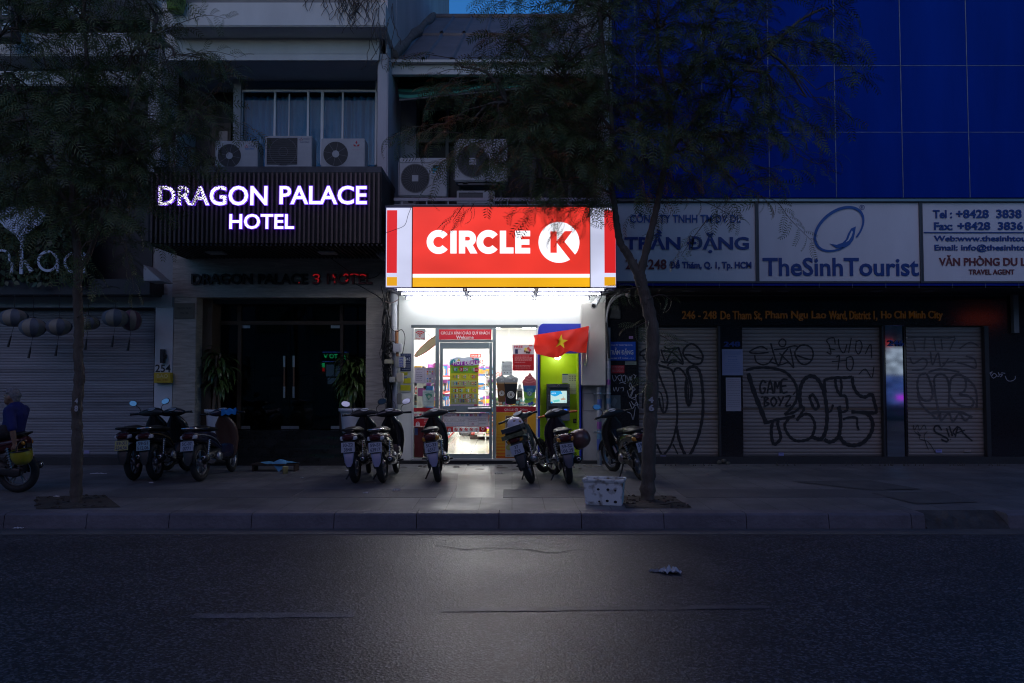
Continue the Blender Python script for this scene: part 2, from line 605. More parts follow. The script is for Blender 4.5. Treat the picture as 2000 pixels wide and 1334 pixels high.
def shutter(mb, px0, px1, py0, py1, Y, pitch, depth, m):
    mid = (py0 + py1) / 2
    x0, x1 = P(px0, mid, Y).x, P(px1, mid, Y).x
    z0, z1 = P((px0 + px1) / 2, py1, Y).z, P((px0 + px1) / 2, py0, Y).z
    n = max(2, int((z1 - z0) / pitch))
    h = (z1 - z0) / n
    prof = []
    for i in range(n):
        zb = z0 + i * h
        prof += [(Y, zb), (Y - depth * .85, zb + h * .12), (Y - depth, zb + h * .45), (Y - depth * .75, zb + h * .82), (Y, zb + h * .9)]
    prof.append((Y, z1))
    v = [(x, y, z) for y, z in prof for x in (x0, x1)]
    mb.add(v, [(2 * i, 2 * i + 1, 2 * i + 3, 2 * i + 2) for i in range(len(prof) - 1)], m)
    return mb


cafe = thing('cafe_building', 'white banded cafe building with its wide roller shutter down and lanterns in front', 'building', P(100, 915, 14.7))
m = MB()
m.pb(-320, 576, 336, 600, 14.7, .4, tealwall); m.pb(-320, -120, 318, 165, 15.2, .3, darkwall)
m.pb(-320, 166, 300, 560, 14.75, .3, darkwall)
m.pb(-320, 340, 337, 900, 15.3, .1, darkwall); m.pb(292.5, 345.5, 337, 575.5, 14.78, .1, tealwall)
m.box(P(336, 700, 14.7).x - .12, P(336, 700, 14.7).x, 14.72, 20, PAV, 6.5, tealwall)
build(m, 'wall', cafe)
m = MB(); m.pb(301, 600.5, 336, 893, 14.7, .5, mat('post_paint', (0.6, 0.63, 0.66), 0.7, var=.08, bump=.1)); build(m, 'post', cafe)
m = MB(); m.pb(-320, 545, 292, 575, 14.2, .6, mat('fascia_black', (0.02, 0.02, 0.03), .4)); build(m, 'fascia', cafe)
for a, b, Y, nm in ((63, 108, 14.0, 'balcony_band'), (138, 166, 14.2, 'balcony_band'), (-90, -10, 13.9, 'balcony_band')):
    m = MB(); m.pb(-320, a, 290, b, Y, 1.0, whiteband); build(m, nm, cafe, bevel=.02)
m = MB(); m.pb(291, -120, 315, 345, 14.4, .8, whiteband); build(m, 'edge_column', cafe, bevel=.015)
m = MB()
for i, x in enumerate(range(-300, 290, 84)):
    m.pb(x, 108, x + 78, 138, 15.1, .05, darkglass)
build(m, 'window', cafe)
shm = mat('cafe_shutter_paint', (0.25, 0.26, 0.285), 0.5, var=0.45, vs=1.5, stretch=(.25, 1, 9))
m = MB(); shutter(m, -200, 300, 601, 893, 14.95, .05, .01, shm)
m.pb(-200, 601, 300, 606, 14.9, .03, mat('shutter_rail', (0.06, .06, .06), .6)); build(m, 'roller_shutter', cafe)
m = MB(); m.pb(-320, 893.5, 336, 918, 14.45, .9, mat('dark_step', (0.035, 0.035, 0.038), .45, var=.3)); build(m, 'step', cafe, bevel=.01)
m = MB()
a, b, c = P(280, 517, 13.9), P(315, 548, 13.9), P(280, 548, 13.9)
v = [a, b, c] + [Vector((q.x, 14.4, q.z)) for q in (a, b, c)]
m.add(v, [(0, 1, 2), (3, 5, 4), (0, 3, 4, 1), (1, 4, 5, 2), (0, 2, 5, 3)], whiteband); build(m, 'awning_end', cafe)
m = MB()
m.stroke([(225, 872), (250, 873), (300, 871)], .01, 14.9, mat('dirt', (.08, .08, .08), .9)); 
m.pb(164, 880, 174, 886, 14.93, .01, flat(.5, .5, .8)); build(m, 'sticker', cafe)

# vertical sign with letters E and O
m = MB(); m.pb(-26, -60, 22, 72, 13.4, .3, darkwall)
t = thing('blade_sign', 'dark blade sign with single pale letters above the balcony bands', 'sign', P(0, 72, 13.5))
build(m, 'panel', t)
lt = mat('pale_letter', (.5, .6, .66), .5, var=.05)
m = MB(); m.text('O', 3, 44, 20, 63, 13.38, lt, .02, .018); m.text('E', 4, 12, 14, 29, 13.38, lt, .02, .018); m.text('T', 3, -22, 16, -4, 13.38, lt, .02, .018)
build(m, 'lettering', t)
t = thing('emblem_sign', 'pale round emblem half hidden in the tree crown', 'sign', P(145, 28, 13.9))
m = MB(); m.ring(145, 22, 7, 13, 13.9, lt, -60, 200); m.disc(142, 18, 5, 13.898, lt); build(m, 'lettering', t)

# green wall with letters
leafdark = mat('ivy_leaf', (0.045, 0.085, 0.04), 0.5, var=.5, vs=2.5)
yg = 13.95
t = thing('green_wall', 'leafy green planted wall panel above the dark cafe fascia', 'planted wall', P(60, 545, 14.2))
m = MB(); m.pb(-200, 372, 166, 545, 14.15, .1, mat('planting_mesh', (.012, .015, .012), .9)); build(m, 'backing', t)
m = MB()
for i in range(1500):
    px, py = rnd.uniform(-190, 168), rnd.uniform(395 if rnd.random() < .8 else 375, 553)
    if px > 150 and py < 460:
        continue
    o = P(px, py, 14.14 - rnd.random() * .16)
    L = rnd.uniform(.07, .13); W = L * .45
    q = Matrix.Rotation(rnd.uniform(-.9, .9), 3, 'Z') @ Matrix.Rotation(rnd.uniform(-.3, 1.0), 3, 'X') @ Matrix.Rotation(rnd.uniform(-1.3, 1.3), 3, 'Y')
    pts = [(0, 0, 0), (-W * .8, -.01, -L * .35), (-W * .5, -.02, -L * .75), (0, -.03, -L * 1.05), (W * .5, -.02, -L * .75), (W * .8, -.01, -L * .35)]
    m.add([o + q @ Vector(p) for p in pts], [(0, 1, 2, 3), (0, 3, 4, 5)], leafdark)
build(m, 'foliage', t, fix=False)

t = thing('cafe_sign', 'pale leaf topped cafe letters standing on the green planted wall', 'sign', P(60, 540, yg))
lb = mat('cafe_letter_white', (.52, .62, .75), .5, var=.06)
m = MB()
# two-lobed leaf on a stalk: the upper part of the letter k
m.ppoly([(41, 424), (38, 412), (26, 403), (10, 405), (-2, 414), (-4, 430), (6, 442), (22, 453), (33, 463), (37, 470), (46, 470), (52, 458), (66, 446), (82, 434), (87, 420), (78, 407), (62, 403), (48, 409), (43, 420)], yg, lb, .03)
m.pb(38, 470.3, 44.5, 535, yg, .03, lb)
for q in ([(45, 511), (48, 507), (64, 528), (58, 533)],):
    m.ppoly(q, yg, lb, .03)
m.pb(20, 512, 24.5, 532, yg, .03, lb)
m.ring(3, 504, 13, 17.5, yg, lb, 10, 175); m.pb(-14.5, 505, -10, 532, yg, .03, lb); m.pb(15.5, 503, 20, 511, yg, .03, lb)
m.ring(93, 510, 16, 21, yg, lb); m.pb(110, 505, 114, 532, yg - .002, .03, lb)
m.ring(145, 513, 16, 21, yg, lb); m.pb(162, 493, 166, 533, yg - .002, .03, lb)
m.ring(-45, 512, 15, 20, yg, lb)
build(m, 'lettering', t)

# lanterns
strip = [mat('lantern_cream', (.26, .24, .2), .7, var=.1), mat('lantern_blue', (.12, .14, .17), .7, var=.1), mat('lantern_rose', (.17, .09, .12), .7, var=.1)]
lan = [(27, 621, 25, 17, 14.1, 'large pale striped round lantern hanging first along the shutter', 0), (64, 638, 24, 17, 14.0, 'cream bell shaped lantern hanging lower beside the round one', 0),
       (115, 637, 23, 15, 14.1, 'wide flat lantern hanging next to the tree trunk, nearer the street edge', 1), (172, 631, 21, 13, 14.2, 'small dim lantern half behind the slim tree trunk', 1),
       (225, 621, 24, 17, 14.0, 'round pale lantern overlapping a rosy one near the post', 0), (256, 626, 19, 20, 14.3, 'rosy silk lantern hanging closest to the white post', 2)]
for px, py, rx, ry, Y, lab, c in lan:
    o = P(px, py, Y); s_ = Y / FPX
    t = thing('silk_lantern', lab, 'lantern', o, 'silk lanterns hung along the cafe front')
    m = MB()
    n = 20; prof = []
    low = 1.25 if 'bell' in lab or 'flat' in lab else 1.0
    for k in range(11):
        a = -math.pi / 2 + math.pi * k / 10
        prof.append((max(.18, math.cos(a) ** (.8 if low == 1 else 1.1)) * rx * s_, math.sin(a) * ry * s_ * (low if a < 0 else 1)))
    v = []
    for r, h in prof:
        for j in range(n):
            b = 2 * math.pi * j / n
            rr = r * (1 + .035 * math.cos(b * 10))
            v.append(o + Vector((rr * math.cos(b), rr * math.sin(b), h)))
    for j in range(n):
        m.add([v[i * n + jj % n] for i in range(11) for jj in (j, j + 1)], [(2 * i, 2 * i + 1, 2 * i + 3, 2 * i + 2) for i in range(10)], strip[(0 if (j // 2) % 2 else 1) if c < 2 else (2 if (j // 2) % 2 else 0)], True)
    build(m, 'shade', t)
    m = MB(); m.lathe([(.05, 0), (.055, .02), (.0, .03)], o + Vector((0, 0, ry * s_ * .95)), (0, 0, 1), darkwall, 10); build(m, 'cap', t)
    m = MB(); b = o - Vector((0, 0, ry * s_ * low)); e = b + Vector((rnd.uniform(-.1, -.04), 0, -.36))
    m.tube([b, b.lerp(e, .5), e], .004, darkwall, 5); m.tube([b.lerp(e, .45), e], [.012, .022], darkwall, 7); build(m, 'tassel', t)
    top = P(px, 576, Y)
    m = MB(); m.tube([o + Vector((0, 0, ry * s_)), Vector((o.x, Y, top.z))], .005, darkwall, 5); build(m, 'cord', t)

# small things on the white post
m = MB(); m.text('254', 303, 712, 333, 727, 14.695, mat('number_black', (.02, .02, .025), .5), .015)
solo(m, 'house_number', 'black numerals 254 on the white post', 'house number')
m = MB(); m.pb(312, 682, 319, 709, 14.6, .095, darkwall); m.pb(319.3, 692, 323, 700, 14.62, .075, darkwall)
solo(m, 'wall_lamp', 'unlit black tube wall lamp on the white post', 'wall lamp', bevel=.004)
t = thing('mailbox', 'yellow box fixed under the numerals on the white post', 'mailbox', P(316, 747, 14.6))
m = MB(); m.pb(300, 727.5, 333, 748, 14.58, .115, mat('yellow_box_paint', (.62, .42, .03), .5, var=.15)); build(m, 'body', t, bevel=.008)
m = MB(); m.text('BAO', 306, 731, 328, 738, 14.577, flat(.8, .7, .3), .02); m.text('tin 24h', 306, 740, 328, 744, 14.577, flat(.4, .2, .02), .01); build(m, 'lettering', t)

# ================================================================== hotel building
trav = mat('travertine', (0.30, 0.25, 0.2), 0.32, var=0.0)
nn, ll, bb = nodes_of(trav)
tc = nn.new('ShaderNodeTexCoord'); mp = nn.new('ShaderNodeMapping'); mp.inputs['Scale'].default_value = (1.3, 1.3, 11)
wv = nn.new('ShaderNodeTexNoise'); wv.inputs['Scale'].default_value = 1.6; wv.inputs['Detail'].default_value = 7; wv.inputs['Roughness'].default_value = .65; wv.inputs['Distortion'].default_value = 1.2
rp = nn.new('ShaderNodeValToRGB'); rp.color_ramp.elements[0].position = .3; rp.color_ramp.elements[1].position = .72; rp.color_ramp.elements[0].color = (0.3, 0.265, 0.22, 1); rp.color_ramp.elements[1].color = (0.62, 0.56, 0.48, 1)
ll.new(tc.outputs['Object'], mp.inputs[0]); ll.new(mp.outputs[0], wv.inputs['Vector']); ll.new(wv.outputs[0], rp.inputs[0]); ll.new(rp.outputs[0], bb.inputs['Base Color'])
brown = mat('brown_stone', (0.12, 0.085, 0.06), .4, var=.25, vs=2)
lilac = mat('lilac_render', (0.46, 0.44, 0.46), 0.85, var=0.2, vs=.9, bump=.15, stretch=(1, 1, .3))
bronze = mat('bronze_frame', (0.09, 0.06, 0.04), .45, metal=.3, var=.1)
black_granite = mat('black_granite', (0.016, 0.018, 0.018), .12, var=.4, vs=30)
steel = mat('brushed_steel', (.62, .63, .64), .28, metal=1, var=.05)
whiteframe = mat('white_window_frame', (.68, .68, .7), .45, var=.06)
conc = mat('stained_concrete', (.33, .34, .36), .85, var=.3, vs=1.1, bump=.2, stretch=(1, 1, .3))

hotel = thing('hotel_building', 'stone faced hotel building with dark glass doors and an upper curtained window', 'building', P(545, 915, 14.7))
m = MB(); m.pb(337, 470, 757, 581, 14.7, .5, trav); m.pb(337, 581.3, 381, 915, 14.7, .5, trav); m.pb(714, 581.3, 757, 915, 14.7, .5, trav)
build(m, 'portal', hotel, bevel=.006)
m = MB(); m.pb(381.5, 582, 412, 912, 15.0, .5, brown); m.pb(412.3, 582, 716, 593, 15.05, .5, mat('dark_beam', (.03, .04, .045), .35)); build(m, 'inner_frame', hotel)
m = MB(); m.pb(340, 592, 380, 622, 14.685, .012, mat('engraved_plate', (.17, .14, .1), .35, var=.15))
m.text('DRAGON PALACE', 345, 600, 376, 604, 14.683, flat(.03, .03, .03)); m.text('HOTEL', 352, 609, 368, 613, 14.683, flat(.03, .03, .03)); build(m, 'name_plate', hotel)
YD = 15.45
m = MB()
for q in ((412.5, 627, 716, 634), ):
    m.pb(*q, YD - .05, .1, bronze)
for a, b in ((463, 470), (663.5, 669.5)):
    m.pb(a, 593.5, b, 626.7, YD - .05, .1, bronze); m.pb(a, 634.3, b, 838, YD - .05, .1, bronze)
build(m, 'door_frame', hotel)
hg = glass('hotel_glass', (.55, .62, .6), 0, 1.5, 1.0)
for px0, px1, nm in ((471, 565.6, 'glass_door'), (566.4, 663, 'glass_door')):
    m = MB(); m.pb(px0, 635, px1, 838, YD, .012, hg); d = build(m, nm, hotel)
    m = MB()
    hx = 555 if px0 < 500 else 573.5
    for a, b in ((695, 717), (755, 777)):
        m.tube([P(hx, a, YD - .07), P(hx, b, YD - .07)], .026, steel, 12)
    m.tube([P(hx, 717, YD - .07), P(hx, 755, YD - .07)], .018, mat('wood_grip', (.16, .08, .04), .4), 10)
    for b in (705, 766):
        m.tube([P(hx, b, YD - .07), P(hx, b, YD)], .01, steel, 8)
    build(m, 'handle', d)
    m = MB()
    for a in ((635.5, 641), (832, 838)):
        x0 = px0 if px0 < 500 else px1 - 17
        m.pb(x0, a[0], x0 + 17, a[1], YD - .012, .036, steel)
    m.pb(px1 - 17 if px0 < 500 else px0, 832, px1 if px0 < 500 else px0 + 17, 838, YD - .012, .036, steel)
    build(m, 'hinge_plate', d)
m = MB()
for a, b in ((413, 462.5), (670, 715)):
    m.pb(a, 635, b, 838, YD, .012, hg)
for a, b in ((413, 462.5), (470.5, 663), (670, 715)):
    m.pb(a, 594, b, 626.5, YD, .012, hg)
build(m, 'side_window', hotel)
lob = mat('lobby_dark', (.03, .03, .032), .6)
m = MB()
m.box(P(380, 700, YD).x, P(757, 700, YD).x, 19.0, 19.2, PAV, 4.0, lob)
m.box(P(380, 700, YD).x, P(381, 700, YD).x, YD + .1, 19, PAV, 4.0, lob); m.box(P(756, 700, YD).x, P(757, 700, YD).x, YD + .1, 19, PAV, 4.0, lob)
m.box(P(381, 700, YD).x, P(756, 700, YD).x, YD + .1, 19, 3.5, 3.6, lob)
build(m, 'lobby_wall', hotel)
m = MB(); m.box(-5.2, -4.3, 17.2, 17.9, .73, 1.75, brown); m.box(-5.25, -4.25, 17.15, 17.95, 1.752, 1.8, black_granite); build(m, 'reception_desk', hotel)
zl = P(560, 839, YD).z
xa, xb = P(412, 850, 15.0).x, P(716, 850, 15.0).x
m = MB(); n = 4; rise = (zl - PAV) / n
for i in range(n):
    y0 = 14.35 + i * .3
    m.box(xa if y0 > 15 else P(381.3, 900, 14.7).x + .002, xb if y0 > 15 else P(713.7, 900, 14.7).x - .002, y0, 14.65 + i * .3 if i < n - 1 else 19, PAV - .05, PAV + rise * (i + 1) - (0 if i < n - 1 else 0.001), black_granite)
build(m, 'entrance_steps', hotel, bevel=.008)

# upper floors of the hotel
m = MB()
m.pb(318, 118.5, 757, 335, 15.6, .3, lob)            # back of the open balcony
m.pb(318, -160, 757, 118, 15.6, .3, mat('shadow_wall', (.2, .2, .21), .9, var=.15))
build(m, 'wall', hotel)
m = MB(); m.pb(322, 66, 741, 118, 13.95, 1.6, whiteband); m.pb(323, 104.5, 741.5, 118.3, 13.93, .015, whiteband); build(m, 'beam', hotel, bevel=.012)
m = MB(); m.pb(316, 4, 753, 51, 13.45, 1.8, whiteband); build(m, 'parapet', hotel, bevel=.015)
m = MB(); m.pb(420, 66 - 12, 436, 66, 13.97, .03, whiteband); m.pb(440, 54, 455, 66, 13.97, .03, whiteband); build(m, 'parapet_post', hotel)
m = MB(); m.pb(312, 120, 321, 330, 14.6, .6, whiteband); build(m, 'edge_post', hotel)
m = MB(); m.pb(736, 104, 757, 500, 14.0, 1.0, lilac); build(m, 'column', hotel, bevel=.02)
m = MB(); m.pb(754, -160, 757.5, 104, 14.0, 13.0, lilac)
xw = P(757, 400, 14.1).x
m.box(xw - .3, xw, 15.0, 27.6, PAV, 17, lilac); build(m, 'party_wall', hotel)
m = MB(); m.pb(300, 325, 745, 337, 13.35, 1.6, mat('ledge', (.1, .1, .11), .8, var=.3)); build(m, 'ledge', hotel)
# window
YW = 14.95
w = None
m = MB(); m.pb(455, 133, 469.5, 330, YW - .1, .25, conc); build(m, 'window_jamb', hotel)
m = MB()
for q in ((470, 175, 735.5, 179), (470, 134, 473, 174.7), (470, 179.3, 473, 322), (733, 134, 735.5, 174.7)):
    m.pb(*q, YW - .03, .06, whiteframe)
for a, b in ((534, 538), (599, 603), (626, 631.5), (667, 670.5), (732, 735.5)):
    m.pb(a, 179.3, b, 322, YW - .025, .05, whiteframe)
m.pb(563, 183, 565, 322, YW - .02, .03, whiteframe)
w = build(m, 'window', hotel)
m = MB(); m.pb(473.2, 134, 732.7, 174.7, YW, .01, glass('window_glass', (.75, .8, .85), .0, 1.6, 1.6)); m.pb(473.2, 179.4, 732.7, 322, YW, .01, glass('lower_window_glass', (.8, .88, .9), 0, 1.4, .45)); build(m, 'pane', w)
curt = mat('blue_curtain', (.12, .36, .6), .9, var=.15, vs=3, stretch=(3, 1, .3))
x0, x1 = P(472, 230, 15.2).x, P(735, 230, 15.2).x
z0, z1 = P(600, 325, 15.2).z, P(600, 190, 15.2).z
m = MB()
m.grid(lambda u, v: (x0 + (x1 - x0) * u, 15.18 + .045 * math.sin(u * 118) * (.6 + .4 * math.sin(u * 9)) + .02 * math.sin(u * 47 + v), z0 + (z1 - z0) * v), 220, 3, curt)
build(m, 'curtain', hotel)
m = MB(); m.pb(474, 150, 672, 174, 15.3, .02, mat('blind_cloth', (.4, .39, .4), .9, var=.12)); m.pb(470, 130, 757, 335, 15.45, .02, mat('room_dark', (.05, .07, .07), .9)); build(m, 'window_blind', hotel)
m = MB(); m.pb(413, 240, 450, 330, 15.5, .05, mat('balcony_door', (.1, .08, .07), .7)); m.pb(428, 256, 444, 310, 15.48, .02, darkglass); build(m, 'balcony_door', hotel)
# things at the top
t = thing('planter', 'pale green flower pot on the top parapet', 'planter', P(340, 6, 13.5))
m = MB(); m.lathe([(.0, 0), (.13, 0), (.19, .42), (.2, .42), (.2, .46), (.17, .46), (.15, .3), (0, .3)], P(343, 22, 13.3), (0, 0, 1), mat('green_pot', (.25, .42, .12), .5, var=.1), 20); build(m, 'pot', t)
m = MB()
stem = mat('vine_stem', (.06, .05, .045), .9, var=.4)
for i in range(46):
    px = rnd.choice((rnd.gauss(700, 22), rnd.gauss(680, 14), rnd.uniform(585, 748)))
    pts = []; y = -6; L = rnd.uniform(25, 75) * (1 if px > 640 else .6)
    Yv = 13.43 - rnd.random() * .03
    while y < L:
        pts.append(P(px, y, Yv)); px += rnd.uniform(-9, 9); y += 9
    m.tube(pts, [.008 * (1 - .7 * k / len(pts)) for k in range(len(pts))], stem, 5)
for i in range(10):
    pts = []; px, y = rnd.uniform(735, 770), rnd.uniform(-5, 60); d = rnd.uniform(-4, 4)
    for k in range(9):
        pts.append(P(px, y, 13.4)); px += d + rnd.uniform(-5, 5); y += rnd.uniform(6, 16)
    m.tube(pts, .006, stem, 5)
solo(m, 'dry_vine', 'dry leafless vine trailing over the hotel parapet', 'vine')

# hotel sign box with vertical slats
t = thing('hotel_sign', 'large slatted brown sign box with glowing violet white letters', 'sign', P(520, 475, 13.2))
YS = 13.2
m = MB(); m.pb(290, 336, 745, 474, YS + .05, 1.45, mat('sign_back', (.012, .012, .016), .6)); build(m, 'box', t)
slat = mat('brown_slat', (.17, .115, .095), .55, var=.25, vs=3, stretch=(1, 1, .3))
m = MB(); x = 294.0
while x < 744:
    m.pb(x, 337, x + 3.6, 475, YS, .048, slat); x += 9.05
build(m, 'slat', t)
m = MB(); zb = P(520, 476, YS).z; xL, xR = P(292, 480, YS).x, P(745, 480, YS).x
x = xL
while x < xR:
    m.box(x, x + .03, YS + .02, 14.69, zb - .03, zb, mat('soffit_slat', (.05, .045, .045), .6)); x += .077
build(m, 'soffit', t)
face = lit('letter_face', (.93, .9, 1.0), 1.6)
rim = lit('letter_rim_halo', (.22, .06, 1.0), 0.9)
m = MB(); m.text('DRAGON', 309.5, 363, 522, 401, YS - .06, face, .012, .05, rim); m.text('PALACE', 546, 363, 716, 399, YS - .06, face, .012, .05, rim); m.text('HOTEL', 448, 418, 574, 447, YS - .06, face, .012, .05, rim)
m.text('DRAGON', 308, 361.8, 523.5, 402.2, YS - .035, rim, .04); m.text('PALACE', 544.5, 361.8, 717.5, 400.2, YS - .035, rim, .04); m.text('HOTEL', 446.8, 416.8, 575.2, 448.2, YS - .035, rim, .04)  # violet halo put in as bolder glowing letters behind the faces
build(m, 'lettering', t)
for px in (422, 640):
    t = thing('downlight', 'unlit square ceiling lamp under the sign box, ' + ('below the glowing word DRAGON' if px < 500 else 'below the glowing word PALACE'), 'ceiling lamp', P(px, 492, 13.9), 'unlit lamps in the slatted soffit')
    o = P(px, 492, 13.9)
    m = MB(); m.box(o.x - .15, o.x + .15, 13.75, 14.05, zb - .06, zb - .031, mat('lamp_white', (.5, .5, .46), .4)); build(m, 'diffuser', t, bevel=.01)

# second, dark lettering above the doors
t = thing('lettering_sign', 'dark metal lettering on the stone above the hotel doors', 'sign', P(550, 556, 14.65))
m = MB(); dl = mat('dark_letter', (.02, .018, .018), .35, metal=.4)
m.text('DRAGON PALACE', 373, 534, 601, 555, 14.64, dl, .022, .05); dr = mat('dark_red_letter', (.22, .012, .016), .35)
m.text('HOTEL', 638, 534, 727, 555, 14.64, dr, .022, .05, dl); m.text('3', 610, 534, 625, 555, 14.64, dr, .022, .05, dl)
build(m, 'lettering', t)
m = MB(); rl = lit('red_glint', (.8, .02, .03), .24)  # red glints on the letters, put in as faintly glowing strokes
for pts in ([(611, 539), (616, 536), (623, 538), (621, 543)], [(616, 544), (622, 546), (620, 551)], [(650, 536), (652, 541), (655, 542)], [(671, 539), (675, 535), (680, 538)], [(680, 545), (677, 549), (675, 547)], [(684, 537), (690, 535), (700, 537)], [(703, 538), (708, 536), (715, 539)], [(653, 549), (654, 552)], [(584, 551), (584, 553)]):
    m.stroke(pts, .022, 14.636, rl, 4)
build(m, 'letter_glint', t)

# fern pots
pot = mat('white_pot', (.6, .62, .68), .35, var=.06)
for px, wpx, h, lab in ((422, 44, 690, 'tall leafy dragon plant in white pot beside the hotel doors, behind the parked scooters'), (687, 50, 660, 'dense leafy dragon plant in white pot next to the stone pilaster')):
    o = P(px, 838 if px < 500 else 847, 14.95); o.z = P(px, 846, 14.95).z
    zt = P(px, 797, 14.95).z; H = zt - o.z; r = wpx * .5 / FPX * 14.95
    if px < 500:
        o.z -= .02
    t = thing('dragon_plant', lab, 'potted plant', o)
    m = MB(); m.lathe([(0, 0), (r * .68, 0), (r * .74, .03), (r * .86, H * .75), (r * .9, H * .86), (r * 1.02, H * .88), (r * 1.04, H), (r * .9, H), (r * .86, H * .85), (0, H * .84)], o, (0, 0, 1), pot, 28); build(m, 'pot', t)
    m = MB()
    heads = []
    for k in range(4 if px < 500 else 5):
        b = o + Vector((rnd.uniform(-.08, .08), rnd.uniform(-.06, .06), H * .85))
        e = Vector((o.x + rnd.uniform(-.16, .16) + (.05 if px < 500 else .02), o.y + rnd.uniform(-.1, .1), P(px, h + rnd.uniform(-12, 75 if px < 500 else 110), 14.95).z))
        m.tube([b, b.lerp(e, .5) + Vector((rnd.uniform(-.04, .04), 0, 0)), e], [.03, .025, .02], mat('cane', (.16, .12, .08), .8, var=.3, vs=8), 8)
        heads.append((b, e))
    build(m, 'stem', t)
    m = MB(); lf = mat('dragon_leaf', (.07, .12, .03), .35, var=.5, vs=3)
    for b, e in heads:
        for k in range(38 if px < 500 else 64):
            c = b.lerp(e, rnd.uniform(.45, 1.05)); a = rnd.uniform(0, 6.283); L = rnd.uniform(.3, .5); el = rnd.uniform(-.1, 1.1)
            d = Vector((math.cos(a), math.sin(a) * .8, 0)); sd = Vector((-d.y, d.x, 0)); v = []
            pos = c.copy(); ang = el
            for j in range(6):
                wd = .038 * math.sin(math.pi * (j + .4) / 5.6)
                v += [pos + sd * wd, pos + Vector((0, 0, -.008)), pos - sd * wd]
                pos = pos + (d * math.cos(ang) + Vector((0, 0, math.sin(ang)))) * L / 5; ang -= .42
            m.add(v, [f for j in range(5) for f in ((3 * j, 3 * j + 3, 3 * j + 4, 3 * j + 1), (3 * j + 1, 3 * j + 4, 3 * j + 5, 3 * j + 2))], lf, True)
    build(m, 'foliage', t, fix=False)

# air conditioners
acw = mat('ac_casing', (.4, .41, .42), .5, var=.12, vs=3)
acd = mat('ac_dark', (.03, .032, .035), .6)


def ac(px0, py0, px1, py1, Y, style, lab, badge=None):
    fx = px0 + (px1 - px0) * (.335 if style != 'square' else .37)
    fy = (py0 + py1) / 2 + 1
    r = min((px1 - px0) * .3, (py1 - py0) * .42)
    t = thing('air_conditioner', lab, 'air conditioner', P((px0 + px1) / 2, py1, Y), 'outdoor units above the shop fronts')
    m = MB(); m.pb(px0, py0, px1, py1 - 2, Y, .33, acw); c = build(m, 'casing', t, bevel=.012)
    m = MB()
    for q in (.15, .8):
        x = px0 + (px1 - px0) * q
        m.pb(x, py1 - 1.7, x + 9, py1 + 3, Y + .02, .3, acd)
    build(m, 'foot', t)
    m = MB()
    if style == 'square':
        m.pb(px0 + 4, py0 + 4, px0 + (px1 - px0) * .69, py1 - 8, Y - .006, .005, acd)
        for k in range(13):
            y = py0 + 6 + (py1 - py0 - 16) * k / 12
            m.pb(px0 + 5, y, px0 + (px1 - px0) * .685, y + .7, Y - .012, .005, mat('grille_grey', (.12, .12, .125), .5))
    else:
        m.disc(fx, fy, r, Y - .003, acd, 36)
    g = build(m, 'fan_recess', t)
    m = MB()
    if style == 'square':
        m.ring(fx + 2, fy - 2, r * .96, r, Y - .014, mat('grille_grey'), n=36)
        m.ring(fx + 2, fy - 2, r * .3, r * .34, Y - .014, mat('grille_grey'), n=24)
    else:
        gm = mat('grille_wire', (.2, .2, .21), .5) if style == 'spoke' else mat('grille_grey', (.12, .12, .125), .5)
        nsp = 8 if style == 'spoke' else 28
        for k in range(nsp):
            a = 2 * math.pi * k / nsp + .2
            w = .0045 if style == 'spoke' else .004
            m.stroke([(fx + r * .2 * math.cos(a), fy + r * .2 * math.sin(a)), (fx + r * math.cos(a + (.25 if nsp > 8 else 0)), fy + r * math.sin(a + (.25 if nsp > 8 else 0)))], w, Y - .009 - .0003 * k, gm, 0)
        m.ring(fx, fy, r * .97, r * 1.03, Y - .008, acw if style == 'spoke' else gm, n=36)
        if style == 'spoke':
            m.disc(fx, fy, r * .28, Y - .02, acw, 20)
        else:
            m.pb(fx - r * .22, fy - r * .22, fx + r * .22, fy + r * .22, Y - .022, .004, acw)
        if style == 'framed':
            for q in ((fx - r * 1.2, fy - r * 1.15, fx + r * 1.25, fy - r * 1.12), (fx - r * 1.2, fy + r * 1.16, fx + r * 1.25, fy + r * 1.2), (fx - r * 1.2, fy - r * 1.11, fx - r * 1.17, fy + r * 1.15), (fx + r * 1.22, fy - r * 1.11, fx + r * 1.25, fy + r * 1.15)):
                m.pb(*q, Y - .012, .012, mat('grille_pale', (.38, .38, .4), .5))
    build(m, 'fan_grille', t)
    if badge:
        m = MB(); badge(m); build(m, 'badge', t)
    return t


def diamonds(m, cx, cy, s, Y, c):
    for dx, dy, rot in ((0, -s, 0), (-.87 * s, .5 * s, 120), (.87 * s, .5 * s, -120)):
        a = RAD(rot)
        q = [(0, s * .95), (s * .5, 0.05 * s), (0, -s * .9), (-s * .5, 0.05 * s)]
        m.ppoly([(cx + dx + x * math.cos(a) - y * math.sin(a), cy + dy + x * math.sin(a) + y * math.cos(a)) for x, y in q], Y, c)


